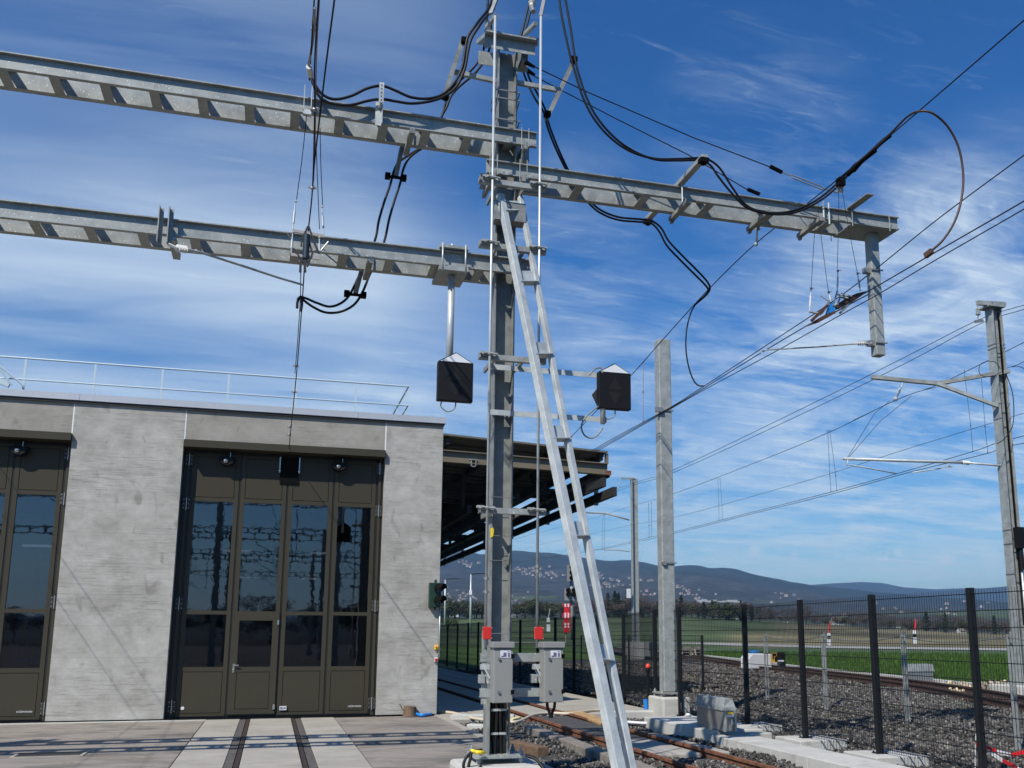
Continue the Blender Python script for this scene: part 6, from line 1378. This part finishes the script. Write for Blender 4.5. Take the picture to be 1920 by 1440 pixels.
# things by the far track
q = P(1405, 1258, Z=.2)
tk = thing('white_tank', 'large white plastic tank with blue cap beside the curved track', 'tank', q)
b = MB(); a = P(1404, 1255, Y=q.y); c = P(1447, 1225, Y=q.y); w = c.x-a.x; h = c.z-a.z; 
b.prism([(a.x, q.y, a.z), (c.x, q.y, a.z), (c.x, q.y, c.z), (a.x+w*.18, q.y, c.z), (a.x, q.y, c.z-h*.3)], (0, w*.7, 0)); b.build('tank_body', mat('translucent_white', (.75, .74, .72), .4), tk, bevel=.06)
b = MB(); k = P(1420, 1223, Y=q.y); b.tube([(k.x, q.y+.3, c.z), (k.x, q.y+.3, c.z+.13)], .2, 12); b.build('blue_cap', M['bluepl'], tk)
b = MB(); a2 = P(1447, 1242, Y=q.y-.1); c2__ = P(1457, 1224, Y=q.y-.1); b.box(a2.x, c2__.x, q.y-.15, q.y-.1, a2.z, c2__.z); ys_ = tag(b.build('yellow_board', mat('amber_board', (.75, .42, .03), .5)), 'amber yellow board with dark marks right of the white tank', 'board')
b = MB()
for fx_, fz_ in ((.15, .8), (.4, .82), (.65, .8), (.55, .45), (.8, .5), (.6, .25), (.82, .25), (.2, .5)): xx = a2.x+(c2__.x-a2.x)*fx_; zz_ = a2.z+(c2__.z-a2.z)*fz_; b.box(xx-.03, xx+.03, q.y-.16, q.y-.151, zz_-.06, zz_+.06)
b.build('board_marks', M['black'], None); bpy.data.objects['board_marks'].parent = ys_
pm_ = thing('point_machine', 'black post with lamp head and white band beside the amber board', 'signal', P(1463, 1258, Y=q.y-.4))
b = MB(); a3 = P(1459, 1238, Y=q.y-.4); c3 = P(1468, 1223, Y=q.y-.4); b.box(a3.x, c3.x, q.y-.6, q.y-.3, a3.z, c3.z); b.build('lamp_head', M['black'], pm_, bevel=.03)
b = MB(); a4 = P(1458, 1262, Y=q.y-.4); b.box(a4.x+.05, a4.x+.35, q.y-.5, q.y-.3, a4.z-.1, a3.z); b.build('post', M['darksteel'], pm_)
b = MB(); k = P(1463, 1239, Y=q.y-.55); b.box(k.x-.14, k.x+.14, q.y-.62, q.y-.601, k.z-.03, k.z+.03); b.build('white_band', M['white'], pm_)
b = MB(); k = P(1452, 1256, Y=q.y-.3); b.box(k.x-.2, k.x+.2, q.y-.4, q.y-.1, k.z-.1, k.z+.08); tag(b.build('plank', mat('pale_plank', (.6, .45, .28), .8)), 'short pale plank lying at the foot of the amber board', 'plank')
q = P(1728, 1282, Z=.2)
bx2 = thing('trackside_box', 'low metal box beside the curved track, seen through the mesh fence', 'box', q)
a = P(1705, 1281, Y=q.y); c = P(1751, 1245, Y=q.y); zz_ = P(1705, 1259, Y=q.y).z
b = MB(); b.box(a.x, c.x-.06, q.y, q.y+.3, a.z, zz_); b.build('box_body', M['steelbox'], bx2)
b = MB(); b.prism([(a.x-.03, q.y-.03, zz_), (c.x, q.y-.03, zz_), (c.x-.05, q.y-.0, c.z), (a.x, q.y-.0, c.z)], (0, .33, 0)); b.build('box_lid', M['galv'], bx2)
b = MB(); b.box(a.x-.7, c.x+1.2, q.y-.25, q.y+.6, .0, a.z-.002); tag(b.build('concrete_slab', M['castconc']), 'pale concrete slab under the far trackside box', 'slab')
# stacked pallets/frames left of the meadow
q = P(1290, 1233, Z=.2)
pl_ = thing('pallet_stack', 'grey stack of wooden frames beside the curved track', 'stack', q)
for k in range(4):
    b = MB(); z0 = q.z-.1+k*.22
    for j in range(5): b.box(q.x-.9+j*.42, q.x-.62+j*.42, q.y-.6, q.y+.6, z0, z0+.05)
    for j in (0, 1, 2): b.box(q.x-.9+j*.8, q.x-.78+j*.8, q.y-.6, q.y+.6, z0+.052, z0+.2)
    b.build('pallet', M['sleeper'], pl_)
b = MB(); b.bar(P(1306, 1233, Y=q.y-.8), P(1302, 1217, Y=q.y-.8), .14, .06); tag(b.build('plank', M['cream']), 'pale plank leaning against the stack of wooden frames', 'plank')
b = MB(); a = P(1190, 1222, Y=62); c = P(1232, 1204, Y=62); b.box(a.x, c.x, 62, 64, a.z-.3, c.z); tag(b.build('concrete_block', M['bandconc']), 'low grey concrete block right of the distant mast', 'block')
# snow poles / road markers
for (px, y0, y1, yr, lab) in ((1555, 1210, 1187, 1167, 'left of the two red topped road markers by the pale road'), (1716, 1208, 1182, 1160, 'right of the two red topped road markers by the pale road')):
    yy = 62.; t = thing('road_marker', lab, 'road marker', P(px, y0, Y=yy)); a = P(px, y0, Y=yy); c = P(px, y1, Y=yy); e = P(px+1, yr, Y=yy); m1 = P(px, (y0+y1)/2, Y=yy)
    b = MB(); b.box(a.x-.10, a.x+.10, yy-.06, yy+.06, a.z, m1.z); b.box(a.x-.10, a.x+.10, yy-.06, yy+.06, m1.z+.25, c.z); b.build('white_post', M['white'], t)
    b = MB(); b.box(a.x-.09, a.x+.09, yy-.05, yy+.05, m1.z, m1.z+.25); b.build('black_band', M['black'], t)
    b = MB(); b.tube([c, e], .06, 6); b.build('red_stick', M['redplastic'], t)
t = thing('road_marker', 'small white road marker in the green field behind the rods', 'road marker', P(1028, 1184, Y=75)); b = MB(); a = P(1028, 1184, Y=75); b.box(a.x-.12, a.x+.12, 74.9, 75.1, a.z, a.z+.55); b.box(a.x-.1, a.x+.1, 74.9, 75.1, a.z+.75, a.z+1.05); b.build('white_post', M['white'], t)
b = MB(); b.tube([(a.x, 75, a.z+1.0), (a.x+.15, 75, a.z+1.8)], .04, 5); b.build('stick', M['bolt'], t)

# ------------------------------------------------------------------ trees
def crown_mesh(name, kind_, seed):
    r = np.random.default_rng(seed); V = []; Cc = []
    if kind_ == 'conifer':
        n = 1900; t = r.random(n)**.8; h = .06+.94*t; rad = (1-h)*.30*(.55+.45*np.sin(h*38+r.random(n)*.8))+.02; an = r.uniform(0, 2*np.pi, n); rr = rad*np.sqrt(r.uniform(.35, 1, n))
        cen = np.stack([rr*np.cos(an), rr*np.sin(an), h-.03*rr/.3], 1); s = .022; base = np.array((.022, .034, .018))
    elif kind_ == 'bush':
        n = 2600; cl = r.normal(size=(16, 3))*np.array((.28, .28, .17))+np.array((0, 0, .52)); ci = r.integers(0, 16, n); cen = cl[ci]+r.normal(size=(n, 3))*.085; s = .026; base = np.array((.050, .056, .022))
    else:
        n = 2100; cl = r.normal(size=(18, 3))*np.array((.22, .22, .20))+np.array((0, 0, .60)); ci = r.integers(0, 18, n); cen = cl[ci]+r.normal(size=(n, 3))*.085; s = .013; base = np.array((.085, .066, .05))
    cen[:, 2] = np.clip(cen[:, 2], .04, 1.02)
    a = r.normal(size=(n, 3)); a /= np.linalg.norm(a, axis=1)[:, None]; b_ = np.cross(a, r.normal(size=(n, 3))); b_ /= np.linalg.norm(b_, axis=1)[:, None]
    sz = s*(.6+.9*r.random(n))[:, None]
    el = 2.6 if kind_ == 'bare' else 1.1
    tri = np.stack([cen-a*sz*el, cen+a*sz*el, cen+b_*sz*1.2], 1)
    me = bpy.data.meshes.new(name); me.vertices.add(n*3); me.vertices.foreach_set('co', tri.astype(np.float32).ravel()); me.loops.add(n*3); me.loops.foreach_set('vertex_index', np.arange(n*3, dtype=np.int32)); me.polygons.add(n); me.polygons.foreach_set('loop_start', np.arange(0, n*3, 3, dtype=np.int32)); me.update(calc_edges=True)
    col = np.ones((n, 4)); col[:, :3] = base*np.exp(r.normal(0, .4, n))[:, None]; at = me.color_attributes.new('Col', 'FLOAT_COLOR', 'POINT'); at.data.foreach_set('color', np.repeat(col, 3, 0).astype(np.float32).ravel()); me.materials.append(M['leaf']); return me
def trunk_mesh(name, kind_, seed):
    r = random.Random(seed); b = MB(); top = .95 if kind_ == 'conifer' else .55
    b.tube([(0, 0, -.05), (0.01, 0, top*.5), (0, .01, top)], [.028, .018, .006], 7)
    if kind_ != 'conifer':
        for k in range(9):
            an = r.uniform(0, 6.28); z = r.uniform(.2, .5); l = r.uniform(.15, .34); b.tube([(0, 0, z), (math.cos(an)*l*.5, math.sin(an)*l*.5, z+l*.5), (math.cos(an)*l, math.sin(an)*l, z+l*1.1)], [.012, .008, .002], 5)
    me = bpy.data.meshes.new(name); me.from_pydata(b.v, [], b.f); me.materials.append(M['trunk']); return me
KT = {}
for kd in ('conifer', 'bush', 'bare'): KT[kd] = [(crown_mesh('crown_'+kd, kd, s), trunk_mesh('trunk_'+kd, kd, s)) for s in (1, 2, 3)]
TL = {'conifer': ('conifer_tree', 'dark conifer in the distant tree line beyond the fields'), 'bush': ('leafy_tree', 'olive green rounded tree in the distant tree line beyond the fields'), 'bare': ('bare_tree', 'bare brown tree in the distant tree line beyond the fields')}
def tree(kd, px, pybase, hpx, d0=350, wid=1., label=None):
    g, dist = on_terrain(px, pybase, d0, 2000)
    if dist > 1990: g = Vector(ray(px, HZ(px)))*560; g.z = zat(px, math.hypot(g.x, g.y), pybase); dist = math.hypot(g.x, g.y)
    h = hpx*1.35/FPX*dist*.97
    r_ = random.Random(int(px*7+hpx)); cm, tm = KT[kd][r_.randrange(3)]
    nm, lb_ = TL[kd]
    o = bpy.data.objects.new(nm, None); C.objects.link(o); o.location = g; o.scale = (h*wid, h*wid, h); o.rotation_euler = (0, 0, r_.uniform(0, 6.28)); BASE[o.name] = g
    o['category'] = 'tree'; o['label'] = label or lb_
    if not label: o['group'] = {'conifer': 'distant conifers', 'bush': 'distant olive trees', 'bare': 'distant bare trees'}[kd]
    for n_, m_ in (('crown', cm), ('trunk', tm)):
        c = bpy.data.objects.new(n_, m_); C.objects.link(c); c.parent = o
    return o
rt = random.Random(5)
for px in range(828, 1400, 13):
    fb = interp(px, FIELD)+1.0
    kd = 'bare' if rt.random() < .62 else ('bush' if rt.random() < .7 else 'conifer')
    tree(kd, px+rt.uniform(-5, 5), fb, rt.uniform(16, 27), 450, rt.uniform(1.1, 1.7))
for px, h, kd in ((836, 30, 'bush'), (852, 26, 'bush'), (893, 30, 'bush'), (905, 22, 'bush'), (985, 26, 'bush'), (1000, 28, 'bush'), (1012, 24, 'bush'), (1140, 34, 'conifer'), (1153, 37, 'conifer'), (1160, 34, 'conifer'), (1128, 30, 'bare'), (1172, 32, 'bare'), (1198, 26, 'conifer'), (1206, 30, 'bare'), (1278, 30, 'conifer'), (1308, 22, 'bush'), (1336, 26, 'conifer'), (1372, 26, 'bush'), (1390, 28, 'conifer'), (1410, 24, 'conifer'), (1366, 22, 'conifer')):
    tree(kd, px, interp(px, FIELD)+1, h, 450, 1.5 if kd == 'bush' else 1.2)
for px in range(1430, 1930, 17):
    tree('bare' if rt.random() < .75 else 'bush', px+rt.uniform(-6, 6), interp(px, FIELD)+1, rt.uniform(9, 17), 450, rt.uniform(1.2, 1.9))
tree('conifer', 1738, 1184, 26, 450, 1.35, 'broad dark conifer left of the last fence post, the largest on the right'); tree('conifer', 1774, 1187, 26, 450, 1.1, 'slim brownish conifer just left of the last fence post')
tree('bush', 1808, 1187, 18, 450, 1.4, 'low green tree behind the last fence post'); tree('conifer', 1866, 1190, 24, 450, 1.2, 'dark conifer left of the right mast')
tree('bush', 838, 1182, 22, 250, 1.2, 'reddish garden bush left of the white gabled house')
# second, farther belt so that the tree line has depth
for px in range(826, 1930, 15):
    tree('bare', px+rt.uniform(-6, 6), interp(px, FIELD)-rt.uniform(2, 6), rt.uniform(12, 20), 600, rt.uniform(1.3, 2.0))
# ------------------------------------------------------------------ houses
def house_mesh(name, wc, rc):
    b = MB(); b.box(-5, 5, -4, 4, 0, 5); b.add([(-5, -4, 5.001), (5, -4, 5.001), (5, 4, 5.001), (-5, 4, 5.001)], [(0, 1, 2, 3)]); b.m = 0
    b.prism([(-5, -4, 5.0), (-5, 4, 5.0), (-5, 0, 8)], (10, 0, 0)); b.m = 1
    b.prism([(-5.5, -4.6, 4.65), (-5.5, 0, 8.1), (-5.5, 0, 8.45), (-5.5, -4.6, 5.0)], (11, 0, 0)); b.prism([(-5.5, 4.6, 4.65), (-5.5, 4.6, 5.0), (-5.5, 0, 8.45), (-5.5, 0, 8.1)], (11, 0, 0))
    b.m = 2
    for x in (-3, 0, 3):
        for z in (1.2, 3.4): b.box(x-.6, x+.6, -4.05, -4.0, z, z+1.2)
    me = bpy.data.meshes.new(name); me.from_pydata(b.v, [], b.f)
    for m_ in (wc, rc, M['lens']): me.materials.append(m_)
    me.polygons.foreach_set('material_index', b.mi); return me
wcs = [mat('wall_render', c, .8) for c in ((.44, .43, .40), (.31, .29, .26), (.36, .31, .26))]; rcs = [mat('roof_tile', c, .8) for c in ((.22, .12, .09), (.17, .12, .10), (.10, .09, .09))]
HM = [house_mesh('house', wcs[i % 3], rcs[(i*2) % 3]) for i in range(3)]
rh = random.Random(21)
clusters = [(860, 1057, 14, 3, 9, 2100), (885, 1061, 14, 5, 9, 2100), (985, 1070, 22, 3, 16, 2100), (1010, 1079, 20, 4, 14, 2100), (1035, 1082, 18, 4, 12, 2100), (1125, 1082, 12, 4, 9, 2100), (1150, 1100, 22, 5, 16, 2000), (1170, 1088, 18, 3, 6, 2000), (1215, 1092, 22, 3, 9, 2000), (1225, 1116, 26, 4, 16, 1800), (1275, 1106, 14, 4, 7, 1900), (1300, 1118, 22, 4, 12, 1800), (850, 1125, 24, 6, 18, 900), (880, 1122, 14, 5, 8, 900), (985, 1128, 24, 6, 12, 900), (1000, 1135, 24, 4, 8, 800), (1480, 1160, 18, 4, 14, 620), (1510, 1160, 14, 3, 8, 620), (1590, 1158, 22, 4, 9, 700), (1660, 1150, 26, 8, 8, 900), (1470, 1122, 18, 5, 7, 1400), (1800, 1140, 50, 12, 10, 1200)]
for cx, cy, sx, sy, n_, d0 in clusters:
    for k in range(int(n_*1.2)):
        px, py = cx+rh.gauss(0, sx*.9), cy+rh.gauss(0, sy*.9)
        if px < 832: continue
        g, dist = on_terrain(px, py, d0, 5200)
        if dist > 5100: continue
        o = bpy.data.objects.new('village_house', HM[rh.randrange(3)]); C.objects.link(o); o.location = g; s_ = rh.uniform(.5, .95)*min(1.25, max(.35, dist/3000)); o.scale = (s_, s_, s_); o.rotation_euler = (0, 0, rh.uniform(-.7, .7))
        tag(o, 'small pale house of the village scattered over the foothills', 'house', 'houses of the hillside villages')
def near_house(px, py, wpx, lab, rot=.3, wc=0, rc=1, d0=300):
    g, dist = on_terrain(px, py, d0, 1500)
    if dist > 1490: g = P(px, py, Y=500); dist = 520
    t = thing('farm_house', lab, 'house', g); s_ = wpx/FPX*dist/10.; c_, sn = math.cos(rot), math.sin(rot)
    def tr(v): x, y, z = v; return (g.x+(x*c_-y*sn)*s_, g.y+(x*sn+y*c_)*s_, g.z+z*s_)
    b = MB(); b.box(-5, 5, -4, 4, -1, 3); b.prism([(-5, -4, 3.0), (-5, 4, 3.0), (-5, 0, 6.3)], (10, 0, 0)); b.v = [tr(v) for v in b.v]; b.build('wall', wcs[wc], t)
    b = MB(); b.prism([(-5.5, -4.7, 2.6), (-5.5, 0, 6.4), (-5.5, 0, 6.8), (-5.5, -4.7, 3.0)], (11, 0, 0)); b.prism([(-5.5, 4.7, 2.6), (-5.5, 4.7, 3.0), (-5.5, 0, 6.8), (-5.5, 0, 6.4)], (11, 0, 0)); b.v = [tr(v) for v in b.v]; b.build('roof', rcs[rc], t)
    b = MB()
    for y in (-1.6, 1.6): b.box(-5.06, -5.0, y-.5, y+.5, 1, 2.2)
    for x in (-3, 0, 3): b.box(x-.5, x+.5, -4.06, -4.0, .8, 2.2)
    b.v = [tr(v) for v in b.v]; b.build('window', M['lens'], t)
M['bright'] = wcs[0]
near_house(856, 1157, 24, 'white gabled house with brown roof seen just right of the depot corner', .95, 0, 0)
near_house(838, 1142, 10, 'small house with reddish tiled roof beside the depot corner', .2, 1, 0)
near_house(964, 1158, 9, 'low dark roofed building just right of the mast column at the field edge', .1, 1, 2)
near_house(1570, 1172, 20, 'low white house with pale roof behind the left road marker', .1, 0, 1)
near_house(1692, 1180, 16, 'long low white building in front of the bare trees at right', .05, 0, 1)
near_house(1802, 1187, 12, 'small cream house left of the last fence post', .1, 0, 1)
near_house(1218, 1152, 12, 'white buildings between the distant mast and the pale post', .1, 0, 2)
near_house(1345, 1158, 9, 'small white roofed shed right of the pale post', .1, 0, 1); near_house(1385, 1163, 7, 'small white shed behind the conifers', .1, 0, 2)
b = MB()
for k in range(9):
    px = 1312+k*9.5; g, dist = on_terrain(px, 1129+ (k % 3)*.7, 1300, 5000); s_ = dist/1803.; b.box(g.x-3.6*s_, g.x+3.4*s_, g.y-4, g.y+8, g.z-4, g.z+(2.6+(k % 2)*1.2)*s_)
[tag(o, 'pale block of the long apartment row on the foothill at mid right', 'apartment block', 'apartment blocks on the foothill') for o in each(b, 'apartment_block', wcs[0])]

# ------------------------------------------------------------------ yard behind the camera (seen mirrored in the windows)
for i, yy in enumerate((-9., -24., -42.)):
    t = thing('portal_gantry', 'overhead line portal reflected in the door glass, %s from the doors' % ['nearest', 'middle', 'farthest'][i], 'gantry', (-12, yy, 0))
    b = MB()
    for x in (-12.5, -2.8, 3.2, 10.5): b.box(x-.15, x+.15, yy-.15, yy+.15, 0, 8.8)
    b.build('column', M['galv_dull'], t)
    b = MB()
    for z in (8.3, 6.5):
        b.box(-13, 11, yy-.1, yy-.07, z, z+.07); b.box(-13, 11, yy-.1, yy-.07, z+.33, z+.40)
        x = -13
        while x < 11: b.box(x, x+.1, yy-.1, yy-.07, z+.07, z+.33); x += .7
    b.build('lattice_beam', M['galv_dull'], t)
    b = MB()
    for x in (-6.2, .1, 5.8): b.tube([(x-1.1, yy, 6.4), (x+.1, yy, 5.6)], .02, 5); b.tube([(x+.9, yy, 8.2), (x+.9, yy, 5.5)], .03, 5); b.tube([(x-.3, yy, 8.2), (x, yy, 6.9)], .015, 5)
    b.build('hanger', M['darksteel'], t)
for i, (x, z, lab) in enumerate(((-6.2, 5.6, 'left contact wire behind the camera'), (.1, 5.6, 'middle contact wire behind the camera'), (5.8, 5.6, 'right contact wire behind the camera'), (-6.2, 6.8, 'left messenger wire behind the camera'), (.1, 6.9, 'middle messenger wire behind the camera'), (5.8, 6.8, 'right messenger wire behind the camera'))):
    b = MB(); b.tube([(x, -60, z), (x+.1, -24, z-.1), (x, 4 if i != 1 and i != 4 else -2, z)], .014, 5); tag(b.build('overhead_wire', M['wire']), lab+' mirrored in the doors', 'overhead wire')
for k in range(26):
    x = -130+k*10; yy = -190+rt.uniform(-12, 12); h = rt.uniform(7, 11); kd = 'bare' if k % 3 else 'bush'; cm, tm = KT[kd][k % 3]
    o = bpy.data.objects.new('bare_tree' if kd == 'bare' else 'leafy_tree', None); C.objects.link(o); o.location = (x, yy, 0); o.scale = (h*1.3, h*1.3, h); o['category'] = 'tree'; o['label'] = 'tree behind the yard mirrored in the door glass'; o['group'] = 'trees mirrored in the doors'
    for n_, m_ in (('crown', cm), ('trunk', tm)):
        c = bpy.data.objects.new(n_, m_); C.objects.link(c); c.parent = o
# wire over the left track whose shadow falls on the left door and pier
wl_ = wire; b = MB(); b.tube([(-6.2, 4, 6.9), (-6.2, 12, 6.6), (-6.2, 21.2, 6.1)], .006, 6); b.tube([(-6.2, 4, 5.6), (-6.2, 21.4, 5.35)], .006, 6)
tag(b.build('overhead_wire', M['wire']), 'pair of overhead wires over the left track outside the frame', 'overhead wire')
# ------------------------------------------------------------------ air
hz_ = bpy.data.materials.new('haze'); hz_.use_nodes = True; nt = hz_.node_tree; nt.nodes.clear(); o_ = nt.nodes.new('ShaderNodeOutputMaterial'); pv_ = nt.nodes.new('ShaderNodeVolumePrincipled')
pv_.inputs['Color'].default_value = (.42, .68, .98, 1); pv_.inputs['Density'].default_value = HAZE; pv_.inputs['Anisotropy'].default_value = .2; nt.links.new(pv_.outputs[0], o_.inputs['Volume'])
b = MB(); R_ = 11200; b.box(-R_, R_, -R_, R_, -2.2, 500); kind(b.build('haze', hz_), 'stuff')
